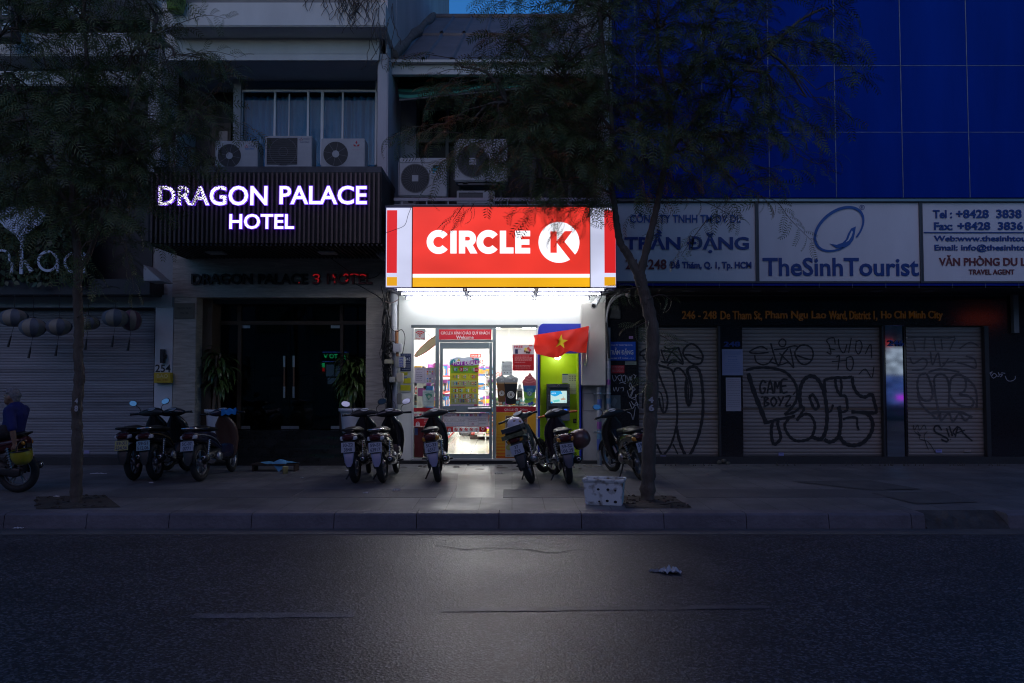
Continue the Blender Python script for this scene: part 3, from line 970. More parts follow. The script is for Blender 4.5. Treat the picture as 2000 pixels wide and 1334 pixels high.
YA = 13.75
def bd1(m):
    diamonds(m, 481, 286, 2.2, YA - .003, flat(.5, .06, .08)); m.text('MITSUBISHI', 485, 284, 498, 287, YA - .003, flat(.1, .15, .4)); m.text('ELECTRIC', 479, 289, 497, 292, YA - .003, flat(.05, .2, .5), .02)
def bd2(m):
    diamonds(m, 588, 272, 2.2, YA - .003, flat(.3, .08, .1)); m.text('MITSUBISHI', 592, 270, 604, 273, YA - .003, flat(.2, .22, .3)); m.text('ELECTRIC', 586, 276, 604, 279, YA - .003, flat(.2, .22, .3), .02)
def bd3(m):
    diamonds(m, 696, 282, 4, YA - .003, flat(.6, .04, .06)); m.text('MITSUBISHI', 688, 291, 704, 293.5, YA - .003, flat(.5, .3, .35))
ac(420, 275, 503, 331, YA, 'spoke', 'white outdoor unit with spoked fan and blue badge above the word DRAGON', bd1)
ac(517, 265, 609, 329, YA, 'square', 'outdoor unit with square dark grille between two spoked fan units', bd2)
ac(627, 270, 712, 329, YA, 'spoke', 'white outdoor unit with spoked fan and red three diamond badge', bd3)
# ================================================================== shophouse with the lit convenience store
stw = mat('store_white_panel', (.70, .72, .67), .35, var=.05, vs=1.5)
cream = mat('cream_steel', (.55, .53, .47), .4, var=.06)
alu = mat('grey_aluminium', (.28, .34, .35), .38, metal=.55, var=.06)
YF = 14.7
store = thing('shophouse', 'narrow tin roofed shophouse with a brightly lit convenience store on its ground floor', 'building', P(975, 905, YF))
Xl, Xr = P(757.5, 700, YF).x, P(1195, 700, YF).x
m = MB()
m.pb(778, 560, 804, 903, YF, .3, stw)                       # strip beside the pipe
m.pb(804.2, 560, 1135.5, 637, YF, .3, stw)                  # panel over the windows
m.pb(757.6, 545, 777.8, 903, YF + .12, .3, lilac)
m.pb(1135.8, 560, 1183, 590, YF, .3, stw)
m.pb(1138, 753, 1183, 900, YF, .3, mat('grey_pier', (.36, .36, .35), .6, var=.12, vs=2))
build(m, 'wall', store)
m = MB(); m.pb(1136, 590.5, 1183, 753, YF - .22, .5, cream); build(m, 'wall_cabinet', store, bevel=.01)
m = MB()
for q in ((1140, 768, 1160.5, 769.2), (1140, 801.5, 1160.5, 802.7), (1139.5, 768, 1140.6, 802.7), (1160, 768, 1161, 802.7)):
    m.pb(*q, YF - .008, .008, mat('hatch_line', (.2, .2, .2), .6))
build(m, 'hatch', store)
m = MB()
zb = P(900, 898, YF).z
m.box(P(778, 900, YF).x, P(1183, 900, YF).x, YF - .06, YF + .6, PAV - .05, P(900, 899, YF).z, mat('dark_plinth', (.03, .03, .032), .5, var=.2))
m.pb(804, 896.5, 1050, 899.5, YF - .1, .3, mat('threshold_steel', (.5, .5, .52), .35, metal=.6)); build(m, 'plinth', store)
m = MB()
for _ in range(26):
    q = G(rnd.uniform(760, 1180), rnd.uniform(908, 917), PAV)
    m.ball((q.x, q.y, PAV), (rnd.uniform(.02, .12), rnd.uniform(.02, .05), rnd.uniform(.012, .03)), mat('crumbled_mortar', (.12, .11, .1), .95, var=.3), 7, 4)
build(m, 'mortar', store)
# window and door frames
YG = YF + .06
m = MB()
m.pb(803, 634.5, 1050, 640, YF - .02, .14, mat('frame_dark', (.12, .14, .145), .4, metal=.5))
for a, b in ((803.5, 807.5), (1047, 1050.5)):
    m.pb(a, 640.2, b, 896, YF - .01, .12, mat('frame_pale', (.6, .62, .6), .4))
for a, b in ((850, 857), (962, 968.5)):
    m.pb(a, 640.2, b, 896, YF - .02, .14, alu)
m.pb(857.2, 640.2, 961.8, 643, YF - .015, .13, alu); m.pb(857.2, 663.5, 961.8, 668, YF - .015, .13, alu)
build(m, 'window_frame', store)
shopglass = glass('shop_glass', (.97, .985, .98), 0, 1.45, .8)
m = MB(); m.pb(807.7, 640.3, 849.8, 896, YG, .008, shopglass); m.pb(968.7, 640.3, 1046.8, 896, YG, .008, shopglass); build(m, 'window', store)
m = MB()
m.pb(859, 669, 864.5, 895.5, YF - .01, .07, alu); m.pb(955.5, 669, 961, 895.5, YF - .01, .07, alu)
m.pb(864.7, 669, 955.3, 681, YF - .01, .07, alu); m.pb(864.7, 793, 955.3, 806, YF - .01, .07, alu); m.pb(864.7, 886.5, 955.3, 895.5, YF - .01, .07, alu)
d = build(m, 'door', store)
m = MB(); m.pb(864.8, 681.2, 955.2, 792.8, YG - .02, .008, shopglass); m.pb(864.8, 806.2, 955.2, 886.3, YG - .02, .008, shopglass); build(m, 'pane', d)
m = MB(); m.tube([P(914, 798, YF - .05), P(959, 797.5, YF - .05)], .02, steel, 10); m.tube([P(916, 798, YF - .05), P(916, 798, YF)], .018, steel, 8); m.tube([P(957, 798, YF - .05), P(957, 798, YF)], .018, steel, 8); build(m, 'handle', d)

# interior
X0, X1, Yb = Xl - .0, P(1050, 700, YF).x, 23.5
zf, zc = zb - .02, 3.15
iw = mat('shop_wall', (.8, .8, .79), .6, var=.02)
m = MB()
m.box(Xl, Xl + .1, YF + .31, Yb, PAV, zc, iw); m.box(Xr - .1, Xr, YF + 1.6, Yb, PAV, zc, iw); m.box(Xl + .1, Xr - .1, Yb, Yb + .1, PAV, zc, iw)
m.box(X1 + .02, X1 + .1, YF + .4, YF + 1.6, PAV, zc, iw); m.box(X1 + .1, Xr - .1, YF + 1.5, YF + 1.6, PAV, zc, iw)
wq = MB(); build(m, 'interior_wall', store)
flo = mat('shop_floor', (.62, .62, .52), .12, var=.03)
nn, ll, bb = nodes_of(flo)
tc = nn.new('ShaderNodeTexCoord'); br = nn.new('ShaderNodeTexBrick'); br.offset = 0; br.inputs['Brick Width'].default_value = .6; br.inputs['Row Height'].default_value = .6; br.inputs['Scale'].default_value = 1; br.inputs['Mortar Size'].default_value = .004
br.inputs['Color1'].default_value = (.64, .64, .55, 1); br.inputs['Color2'].default_value = (.60, .60, .51, 1); br.inputs['Mortar'].default_value = (.3, .3, .26, 1)
ll.new(tc.outputs['Object'], br.inputs['Vector']); ll.new(br.outputs[0], bb.inputs['Base Color'])
m = MB(); m.box(Xl + .1, Xr - .1, YF + .31, Yb, zf - .1, zf, flo); build(m, 'interior_floor', store)
m = MB(); m.box(Xl + .1, Xr - .1, YF + .31, Yb, zc, zc + .1, iw)
m.box(Xl + .1, X1, YF + .31, YF + 1.6, zc - .12, zc - .002, mat('beige_soffit', (.5, .45, .34), .6)); build(m, 'interior_ceiling', store)
le = lit('shop_light_panel', (1.0, .98, .95), 30.0)
k = 0
for y in (17.4, 19.6, 21.8):
    for x in (-1.5, -.55, .5):
        k += 1
        t = thing('ceiling_panel', 'glowing rectangular light panel in the shop ceiling', 'ceiling light', (x, y, zc - .03), 'light panels in the shop ceiling')
        m = MB(); m.box(x - .22, x + .22, y - .5, y + .5, zc - .04, zc - .02, le); build(m, 'diffuser', t)
        m = MB(); m.box(x - .25, x + .25, y - .53, y + .53, zc - .019, zc - .001, steel); build(m, 'frame', t)
for px, py, lab in ((993, 649, 'small round recessed lamp over the shop window, upper of two'), (991, 655.5, 'small round recessed lamp over the shop window, lower of two')):
    o = P(px, py, 15.5 if py < 652 else 16.1)
    o.z = zc - .125
    m = MB(); m.lathe([(0, 0), (.07, 0), (.085, -.012), (.09, .004)], o, (0, 0, 1), lit('downlight_glow', (1, .85, .6), 4), 20); solo(m, 'recessed_lamp', lab, 'ceiling lamp')
# writing on the back wall
m = MB()
Yw = Yb - .012
red_, blk_, org_ = flat(.75, .03, .03), flat(.03, .03, .04), flat(.85, .5, .1)
m.text('COOL FOLKS', 898, 703, 944, 711, Yw, red_, .01); m.text('TAKE IT', 914, 713, 948, 721, Yw, blk_, .01); m.text('EASY', 925, 724, 945, 732, Yw, org_, .01)
m.text('COOL FOLKS', 952, 726, 983, 734, Yw, red_, .01); m.text('TAKE IT', 957, 736, 983, 744, Yw, blk_, .01); m.text('EASY', 962, 747, 982, 754, Yw, org_, .01)
solo(m, 'wall_lettering', 'red, black and orange slogan on the back wall of the shop', 'wall lettering')
m = MB(); m.pb(918.5, 691, 939, 698, Yb - .03, .02, flat(.8, .05, .03)); m.text('CIRCLE', 920, 693, 932, 696.3, Yb - .034, flat(.9, .9, .9), .03); m.disc(935.5, 694.6, 2.2, Yb - .034, flat(.9, .9, .9)); m.text('K', 934.4, 693.2, 936.6, 696, Yb - .037, flat(.8, .05, .03), .03)
solo(m, 'logo_sign', 'small red logo plate on the back wall of the shop', 'sign')
# surfboard hung at the side window
t = thing('surfboard', 'cream surfboard with red edge hung inside the shop window', 'surfboard', P(838, 675, 15.4))
c = P(839, 673, 15.5)
q = Matrix.Translation(c) @ Matrix.Rotation(RAD(-39), 4, 'Y')
m = MB(q); L = .36
pts = [(-L + 2 * L * i / 24,   .07 * math.sin(math.pi * min(1, (i + .3) / 24.6)) ** .6) for i in range(25)]
m.add([(x, 0, w) for x, w in pts] + [(x, 0, -w) for x, w in pts[::-1]], [tuple(range(50))], mat('board_cream', (.78, .66, .48), .4, var=.05))
build(m, 'deck', t)
m = MB(q); m.tube([(x, .015, w) for x, w in pts] + [(x, .015, -w) for x, w in pts[::-1]] + [(pts[0][0], .015, pts[0][1])], .014, flat(.65, .08, .03), 6); build(m, 'rail', t)
m = MB(); m.tube([P(831, 646, 15.45), P(845, 662, 15.47)], .006, darkwall, 5); build(m, 'cord', t)
# shelves with goods, baskets and a floor mat
pal = [(.7, .08, .06), (.85, .62, .08), (.1, .3, .65), (.2, .5, .18), (.85, .85, .82), (.12, .1, .12), (.8, .35, .1), (.5, .15, .5), (.9, .75, .8), (.3, .6, .7)]
goods = [flat(*c) for c in pal]
_goods = {}
def good(x, y, z, s, rz, grp='goods on the shop shelves', lab='small bright packet standing on the shelves inside the shop'):
    key = rnd.randrange(10)
    if key not in _goods:
        mm = MB(); w, h, d_ = .05 + .012 * (key % 3), .12 + .03 * (key % 4), .06
        if key % 3 == 0:
            mm.lathe([(0, 0), (w * .8, 0), (w * .8, h * .7), (w * .3, h * .85), (w * .3, h), (0, h)], (0, 0, 0), (0, 0, 1), goods[key], 10)
            mm.lathe([(w * .82, h * .2), (w * .82, h * .55)], (0, 0, 0), (0, 0, 1), goods[4], 10)
        else:
            mm.box(-w, w, -d_, d_, 0, h, goods[key]); mm.box(-w * .7, w * .7, -d_ - .002, -d_ - .001, h * .25, h * .7, goods[(key + 4) % 10])
            mm.box(w + .001, w + .002, -d_ * .7, d_ * .7, h * .25, h * .7, goods[(key + 4) % 10])
        _goods[key] = build(mm, 'packet')
        o = tag(_goods[key], lab, 'packet', grp)
    else:
        o = _goods[key].copy(); COL.objects.link(o); o.name = 'packet'; tag(o, lab, 'packet', grp)
    o.location = (x, y, z); o.rotation_euler = (0, 0, rz); o.scale = (s, s, s)
shelfm = mat('shelf_white', (.75, .75, .75), .4, var=.03)
for nm, x0, x1, y0, y1, lab in (('side', Xl + .12, Xl + .5, 15.9, 21.5, 'long white shelf full of bright goods against the shop side wall'), ('aisle', -1.9, -1.5, 17.0, 21.6, 'tall white aisle shelf crammed with goods seen past the HOT DEALS poster'), ('mid', -.86, -.42, 19.3, 21.8, 'free standing white shelf of drinks and snacks behind the shop door')):
    t = thing('shop_shelf', lab, 'shelf', ((x0 + x1) / 2, (y0 + y1) / 2, zf))
    m = MB(); m.box(x0 if nm != 'mid' else (x0 + x1) / 2 - .01, x0 + .02 if nm != 'mid' else (x0 + x1) / 2 + .01, y0, y1, zf, zf + 1.6, shelfm); build(m, 'back_panel', t)
    for h in (.12, .48, .84, 1.2, 1.56):
        m = MB(); m.box(x0 + .021, x1, y0, y1, zf + h - .02, zf + h, shelfm); m.box(x1 + .001, x1 + .006, y0, y1, zf + h - .03, zf + h + .01, flat(.75, .1, .08)); build(m, 'board', t)
        n = {'side': 15, 'aisle': 20, 'mid': 9}[nm]
        for i in range(n):
            y = y0 + .1 + (y1 - y0 - .2) * i / (n - 1)
            good(x1 - .1, y, zf + h, 1.3, 0)
            if nm == 'mid':
                good(x0 + .1 + .06 * (i % 4), y0 + .08, zf + h, 1.1, 0)
t = thing('counter', 'white shop counter crowded with machines behind the drink stickers', 'counter', (.1, 16.6, zf))
m = MB(); m.box(-.35, X1 - .05, 16.2, 16.9, zf, zf + .92, shelfm); m.box(-.38, X1 - .05, 16.15, 16.95, zf + .922, zf + .96, mat('counter_top', (.3, .3, .32), .3)); build(m, 'body', t)
m = MB(); m.box(.1, .22, 16.4, 16.7, zf + .962, zf + 1.3, mat('machine_grey', (.35, .38, .42), .4)); m.box(.115, .205, 16.39, 16.399, zf + 1.12, zf + 1.25, acd); m.lathe([(.04, 0), (.04, .08), (0, .09)], (.16, 16.5, zf + 1.301), (0, 0, 1), mat('machine_grey'), 12)
solo(m, 'coffee_machine', 'grey drinks machine on the counter between two cup stickers', 'machine')
for i in range(16):
    good(-.3 + .055 * i + rnd.uniform(-.01, .01), 16.22 + rnd.random() * .1, zf + .965, .8, rnd.random(), 'goods on the shop counter', 'tiny packet on the counter behind the orange window poster')
for px, py, c, lab in ((823, 766, 4, 'white box display low in the narrow side window'), (836, 772, 2, 'blue and red bottle display beside the white notice')):
    o = P(px, 793, 15.3)
    m = MB(); m.box(o.x - .09, o.x + .09, 15.3, 15.45, PAV + .9, P(px, py - 18, 15.3).z, goods[c]); m.box(o.x - .07, o.x + .07, 15.295, 15.299, P(px, py + 8, 15.3).z, P(px, py - 8, 15.3).z, goods[(c + 3) % 10])
    m.box(o.x - .05, o.x + .05, 15.33, 15.42, P(px, py - 17.8, 15.3).z, P(px, py - 27, 15.3).z, goods[(c + 5) % 10]); solo(m, 'goods_display', lab, 'display')
m = MB()
o = G(937, 858, zf)
m.box(o.x - .24, o.x + .26, o.y, o.y + .5, zf, zf + .1, mat('crate_dark', (.05, .03, .03), .6))
for i in range(5):
    m.box(o.x - .22 + .096 * i, o.x - .13 + .096 * i, o.y + .02, o.y + .45, zf + .101, zf + .14 + .01 * (i % 2), goods[(0, 4, 8, 1, 0)[i]])
solo(m, 'crate', 'dark low crate with red and white packs on the shop floor', 'crate')
m = MB(); o = G(908, 852, zf); m.loft([(-.2, 0, .04, .1, .04), (-.1, 0, .07, .16, .07), (.1, .05, .07, .17, .07), (.2, .12, .04, .1, .03)], mat('bag_grey', (.12, .12, .13), .7), along='y')
b = solo(m, 'bag', 'grey slumped bag lying on the shop floor behind the door', 'bag'); b.location = (o.x, o.y + .2, zf)

# ---- things on the glass and wall
def poster(name, lab, cat, rects, texts=(), Y=YG - .012, extra=None):
    m = MB(); k = 0
    for i, (a, b, c, d_, col) in enumerate(rects):
        if i == 0:
            m.pb(a, b, c, d_, Y, .003, col if not isinstance(col, tuple) else flat(*col))
        else:
            m.rect(a, b, c, d_, Y - .0015 - .00012 * i, flat(*col))
    for i, (s_, a, b, c, d_, col, bo) in enumerate(texts):
        m.text(s_, a, b, c, d_, Y - .0115 - .0001 * i, flat(*col), bo)
    if extra:
        extra(m, Y - .009)
    return solo(m, name, lab, cat)
W_, R_, K_ = (.72, .72, .72), (.62, .02, .03), (.04, .04, .05)
def wifi(m, cx, cy, s, Y, col, dot=True):
    for r in (1, .66, .33):
        m.ring(cx, cy, s * (r - .12), s * (r + .05), Y, col, 40, 140, 14)
    m.disc(cx, cy + s * .02, s * .12, Y, col, 12)
poster('wifi_sticker', 'white square sticker with red wireless symbol reading Free Wifi', 'sticker', [(809.5, 642.5, 831, 664, W_)], [('Free Wifi', 812, 659.5, 829, 663.3, R_, .01)], extra=lambda m, Y: wifi(m, 820, 657, 10.5, Y, flat(*R_)))
poster('door_banner', 'red welcome strip over the shop door', 'banner', [(857.5, 643.3, 959.5, 663.2, mat('banner_red', (.6, .015, .03), .5, var=.03))], [('CIRCLE K KÍNH CHÀO QUÝ KHÁCH', 861, 646, 956, 654.3, (.85, .85, .85), .008), ('Welcome', 891, 655.5, 925, 662, (.8, .8, .8), .02)], Y=YF - .03)
def deals(m, Y):
    Yk = Y - .004
    m.ppoly([(877, 712), (879, 702), (886, 699), (895, 697), (905, 699), (916, 697), (926, 699), (935, 698), (938, 706), (936, 712), (925, 714), (890, 714)], Y - .001, flat(.55, .62, .75))
    m.ppoly([(879, 712), (880, 705), (886, 701), (891, 705), (889, 712)], Y - .002, flat(.05, .4, .45)); m.ppoly([(923, 706), (929, 700), (936, 701), (935, 708)], Y - .002, flat(.05, .4, .45)); m.ppoly([(892, 705), (896, 701), (899, 704), (896, 707)], Y - .0022, flat(.8, .7, .05)); m.ppoly([(921, 701), (924, 698), (927, 703)], Y - .0022, flat(.75, .1, .1))
    m.ppoly([(880, 711), (890, 707), (932, 703), (937, 706), (932, 712), (887, 715)], Y - .003, flat(.4, .03, .45))
    m.text('HOT DEALS', 885, 704.5, 934, 712.5, Yk - .001, flat(.9, .88, .92), .03)
    m.disc(901.5, 721, 4.6, Yk, flat(.62, .02, .05), 20); m.text('3', 899, 718.6, 902, 723.4, Yk - .001, flat(.9, .8, .8), .02); m.disc(930.5, 722.5, 4.6, Yk, flat(.62, .02, .05), 20); m.text('combo', 927.5, 721, 933.5, 724, Yk - .001, flat(.9, .8, .8), .01)
    r2 = random.Random(3)
    for yy, n in ((722, 3), (736, 3), (749, 3), (763, 4), (774, 4), (783, 4)):
        for i in range(n):
            x = 883 + (51.0 / n) * (i + .55)
            for j in range(r2.choice((2, 3))):
                dx = -4 + 3.4 * j; c = flat(*pal[r2.randrange(10)])
                m.ppoly([(x + dx - 1.3, yy - 3.4), (x + dx + 1.4, yy - 3.4), (x + dx + 1.1, yy + 3), (x + dx - 1.0, yy + 3)], Yk - .0004 * (j + 1), c)
                m.rect(x + dx - .9, yy - 1, x + dx + .9, yy + .8, Yk - .0022, flat(*pal[r2.randrange(10)]))
            m.disc(x + 6, yy - 3.5, 1.0, Yk - .002, flat(.65, .05, .08), 8)
            m.rect(x - 8.2, yy - 3, x - 5.8, yy - 2, Yk, flat(.3, .3, .05)); m.rect(x - 8.2, yy - 1, x - 6.3, yy, Yk, flat(.3, .3, .05)); m.rect(x - 8.2, yy + 1.2, x - 6, yy + 2, Yk, flat(.3, .3, .05))
poster('deals_poster', 'yellow poster of small product pictures headed HOT DEALS on the shop door', 'poster', [(878.5, 705, 934.5, 793, mat('deal_yellow', (.66, .62, .03), .5, var=.03)), (880.5, 715, 932.5, 729, (.3, .62, .04)), (880.5, 743, 932.5, 755, (.6, .66, .3)), (880.5, 768.5, 932.5, 789, (.55, .58, .28)), (880, 755.4, 908, 757.2, (.6, .12, .04)), (879, 789.4, 934, 793, (.5, .45, .62)), (926, 790, 932.5, 792.5, R_)], [('HOT DRINK 24/7', 880.6, 756, 892, 757, (.9, .8, .5), .01), ('circle every day', 881, 790.5, 900, 792.3, (.2, .15, .3), .0)], extra=deals, Y=YG - .035)
def lines(m, Y, x0, x1, ys, col, r2=None):
    r2 = r2 or random.Random(int(x0))
    for y in ys:
        x = x0
        while x < x1:
            w = min(r2.uniform(1, 3.4), x1 - x)
            m.rect(x, y, x + w, y + .8, Y, flat(*col)); x += w + .7
def pay(m, Y):
    lines(m, Y, 813, 824, (727, 731, 739, 743), (.2, .2, .3)); m.text('NGÂN HÀNG', 815, 719.5, 825, 721.8, Y, flat(*K_), .01); m.text('VÍ ĐIỆN TỬ', 833, 719.5, 846, 721.8, Y, flat(*K_), .01); m.text('THẺ GAME', 813, 733.5, 825, 736.5, Y, flat(*K_), .01)
    for j, yy in enumerate((726, 730, 739.5, 744.5)):
        for i in range(3):
            m.disc(835 + 4.8 * i, yy, 1.6, Y, flat(*pal[(i * 3 + j) % 10]), 10)
poster('payment_notice', 'pale lilac notice of payment marks in the narrow side window', 'notice', [(809.3, 718, 849.6, 748.5, (.55, .52, .62)), (829.3, 718.5, 829.7, 748, (.3, .28, .4)), (809.8, 732, 849, 732.4, (.3, .28, .4))], extra=pay)
def env(m, Y):
    m.ppoly([(830, 770), (836, 768), (843, 769), (844, 774), (840, 778), (837, 782), (834, 777)], Y, flat(.1, .35, .25)); m.disc(838, 775, 3, Y - .001, flat(.6, .65, .5), 12); m.text('THÔNG BÁO', 827, 764.5, 846, 767, Y, flat(.1, .35, .3), .01); lines(m, Y, 828, 845, (784, 786.5, 790.5), (.25, .35, .4))
poster('green_notice', 'white notice with green emblem beneath the lilac notice', 'notice', [(825.5, 762.5, 848, 794, (.6, .68, .68))], extra=env)
m = MB(); m.pb(807.8, 796.5, 849.7, 804, YG - .02, .01, mat('band_red', (.42, .008, .02), .5, var=.04)); solo(m, 'window_band', 'plain dark red band across the narrow side window', 'window band')
def icons(m, Y, xs, y, r):
    for i, x in enumerate(xs):
        m.ring(x, y, r * .72, r, Y, flat(*R_), n=18); m.stroke([(x - r * .6, y - r * .6), (x + r * .6, y + r * .6)], r * .006, Y - .001, flat(*R_), 0); m.ppoly([(x - r * .4, y + r * .1), (x, y - r * .3), (x + r * .45, y + r * .2), (x, y + r * .4)], Y - .0005, flat(.25, .05, .06))
def padlock(m, x, y, s, Y, c):
    m.pb(x - s * .5, y, x + s * .5, y + s * .75, Y, -.001, c); m.ring(x, y, s * .25, s * .42, Y, c, 0, 180, 12); m.disc(x, y + s * .3, s * .12, Y - .002, flat(*R_), 8)
def lockst(m, Y):
    wifi(m, 811.5, 812.5, 4, Y, flat(*R_)); icons(m, Y, (822, 832.5), 811.5, 3.6); m.ring(843, 811, 1.4, 2.4, Y - .002, flat(.8, .75, .75), n=12)
    padlock(m, 816, 827, 8, Y - .002, flat(.8, .75, .75)); lines(m, Y - .002, 828, 840, (820, 823, 826), (.8, .7, .7))
poster('rules_sticker', 'white and red sticker with padlock and ban symbols in the narrow side window', 'sticker', [(808, 806, 849.5, 832, W_), (808, 817.5, 849.5, 832, R_), (838, 807, 849.5, 816, R_)], extra=lockst)
m = MB(); m.pb(809, 834, 826, 893, YG + .05, .25, flat(.3, .06, .07)); m.pb(828, 834, 846, 892, YG + .05, .3, flat(.1, .08, .1)); m.pb(809.5, 836, 816, 850, YG + .045, .004, flat(.1, .15, .45)); solo(m, 'goods_pallet', 'stacked dark red and black cartons behind the narrow side window', 'cartons')
def doorboard(m, Y):
    for i, c in enumerate(((.55, .04, .08), (.1, .45, .35), (.08, .4, .6), (.5, .05, .2), (.75, .4, .1), (.2, .12, .5))):
        m.rect(892 + 8.7 * i, 808.3, 896.5 + 8.7 * i, 813, Y, flat(*c)); m.disc(894.2 + 8.7 * i, 810.6, 1.2, Y - .001, flat(.8, .8, .8), 8)
    m.text('ĐIỂM THU TIỀN', 867, 809.5, 888.5, 812, Y, flat(*K_), .01); m.text('bill payment', 867, 813, 881, 814.6, Y, flat(.3, .3, .3), 0)
    m.text('SIM SỐ - THẺ CÀO - THẺ GAME', 867, 818.8, 909, 821.2, Y, flat(*K_), .01); lines(m, Y, 867, 907, (822.5,), (.4, .4, .4)); lines(m, Y, 868, 908, (826, 830), (.15, .25, .5)); lines(m, Y, 916, 931, (819, 822.5), (.4, .4, .4)); lines(m, Y, 935, 950, (818, 821, 827), (.35, .35, .35))
    m.ring(923.5, 828.5, 1.4, 2.2, Y, flat(.4, .1, .2), n=10)
poster('service_board', 'white service board with red rim and coloured symbols low on the shop door', 'notice', [(864.5, 806.5, 955, 834, (.5, .02, .05)), (865.6, 807.5, 954, 833, (.8, .83, .82)), (865.6, 816.5, 954, 817, (.35, .35, .35)), (914, 817, 914.5, 833, (.35, .35, .35)), (933.5, 817, 934, 833, (.35, .35, .35))], extra=doorboard, Y=YG - .04)
def dooricons(m, Y):
    icons(m, Y, (890.5, 900.5, 910.5, 920.5), 838.8, 3.4); wifi(m, 930.5, 842, 5, Y, flat(*R_)); padlock(m, 878, 838.5, 5.5, Y - .002, flat(.8, .75, .75)); m.ring(943, 837.5, 2, 3.2, Y - .002, flat(.85, .8, .8), n=14)
poster('rules_strip', 'strip of red ban symbols with padlock below the white service board', 'sticker', [(871.5, 834.3, 950.5, 844, (.85, .85, .85)), (871.5, 834.3, 885, 844, R_), (936, 834.3, 950.5, 843.5, R_)], extra=dooricons, Y=YG - .04)
def free(m, Y):
    m.text('FREE', 1004.5, 675, 1021, 679.5, Y, flat(.6, .03, .06), .02); m.text('1', 1006, 682, 1011.5, 691, Y, flat(.03, .04, .12), .03); m.text('drink', 1011, 681.2, 1018.5, 683, Y, flat(.1, .1, .2), .0)
    for x, y, r, c in ((1027, 682, 3, (.8, .7, .1)), (1032, 680.5, 2.6, (.6, .1, .1)), (1035, 684, 2.8, (.6, .06, .12)), (1025, 686, 2.2, (.25, .14, .06)), (1029, 688, 2.4, (.08, .05, .04)), (1033, 688.5, 2.4, (.08, .05, .04)), (1030, 684, 2.4, (.7, .5, .3))):
        m.disc(x, y, r, Y - .0003 * (x - 1020), flat(*c), 12)
    lines(m, Y, 1005, 1034, (695,), (.85, .7, .7)); lines(m, Y, 1005, 1039, (698, 700, 702, 704), (.75, .45, .45)); lines(m, Y, 1005, 1026, (707,), (.8, .6, .6)); lines(m, Y, 1005, 1036, (713.5, 716, 718.5), (.7, .4, .4)); m.rect(1032.5, 673.7, 1040, 676.3, Y, flat(.7, .2, .2))
poster('free_drink_poster', 'hanging poster, white top reading FREE 1 above a red text block', 'poster', [(1001, 673, 1043, 724, (.55, .01, .02)), (1001.3, 673.3, 1042.5, 692, (.72, .72, .76))], extra=free, Y=YG - .03)
def grey(m, Y):
    m.rect(981, 706.5, 985, 708, Y, flat(.15, .15, .15)); lines(m, Y, 982, 998, (713, 715.5, 718, 720.5, 723), (.3, .32, .34)); [m.disc(x, 728, 1, Y, flat(.1, .1, .12), 8) for x in (985, 991, 998)]
poster('grey_notice', 'grey sheet of small print taped beside the FREE poster', 'notice', [(979.3, 705.5, 1000.3, 733, (.75, .8, .8))], extra=grey)
# drink stickers cut to the cups' outline
def cup(name, lab, x0, x1, y0, y1, liquid, top, logo, Y):
    m = MB(); w = x1 - x0; cx = (x0 + x1) / 2; h = y1 - y0
    m.ppoly([(x0, y0), (x1, y0), (x1 - w * .16, y1 - h * .05), (x1 - w * .2, y1), (x0 + w * .2, y1), (x0 + w * .16, y1 - h * .05)], Y, liquid, .003)
    top(m, cx, w, y0, Y)
    logo(m, cx, (y0 + y1) / 2 + h * .12, w, Y - .004)
    return solo(m, name, lab, 'sticker')
def ice(m, cx, w, y, Y):
    r2 = random.Random(int(cx))
    m.ppoly([(cx - w * .5, y + 6), (cx - w * .52, y), (cx - w * .45, y - 3), (cx - w * .2, y - 7), (cx + w * .05, y - 9), (cx + w * .25, y - 6), (cx + w * .5, y - 3), (cx + w * .52, y), (cx + w * .48, y + 6)], Y - .002, flat(.36, .4, .4))
    for i in range(7):
        x, yy = cx + r2.uniform(-.4, .4) * w, y + r2.uniform(-4, 4); s_ = r2.uniform(2, 3.4)
        m.ppoly([(x - s_, yy), (x - s_ * .3, yy - s_), (x + s_, yy - s_ * .5), (x + s_ * .6, yy + s_ * .7)], Y - .0025 - .0003 * i, flat(*(((.62, .66, .66), (.32, .36, .38))[i % 2])))
    m.rect(cx - w * .44, y + 6, cx + w * .44, y + 8.5, Y - .002, flat(.42, .3, .16))
def seal(m, cx, cy, w, Y):
    m.disc(cx, cy, w * .26, Y, flat(.7, .7, .68), 24); m.ring(cx, cy, w * .17, w * .2, Y - .001, flat(.15, .12, .1), n=20); m.rect(cx - w * .08, cy - w * .1, cx + w * .08, cy + w * .08, Y - .001, flat(.2, .17, .15))
cup('drink_sticker', 'brown iced coffee cup sticker with round white seal', 969.5, 990, 741, 785, flat(.2, .1, .035), ice, seal, YG - .012)
cup('drink_sticker', 'black iced coffee cup sticker beside the brown one', 984, 1011.5, 741, 789.5, flat(.012, .012, .014), ice, seal, YG - .02)
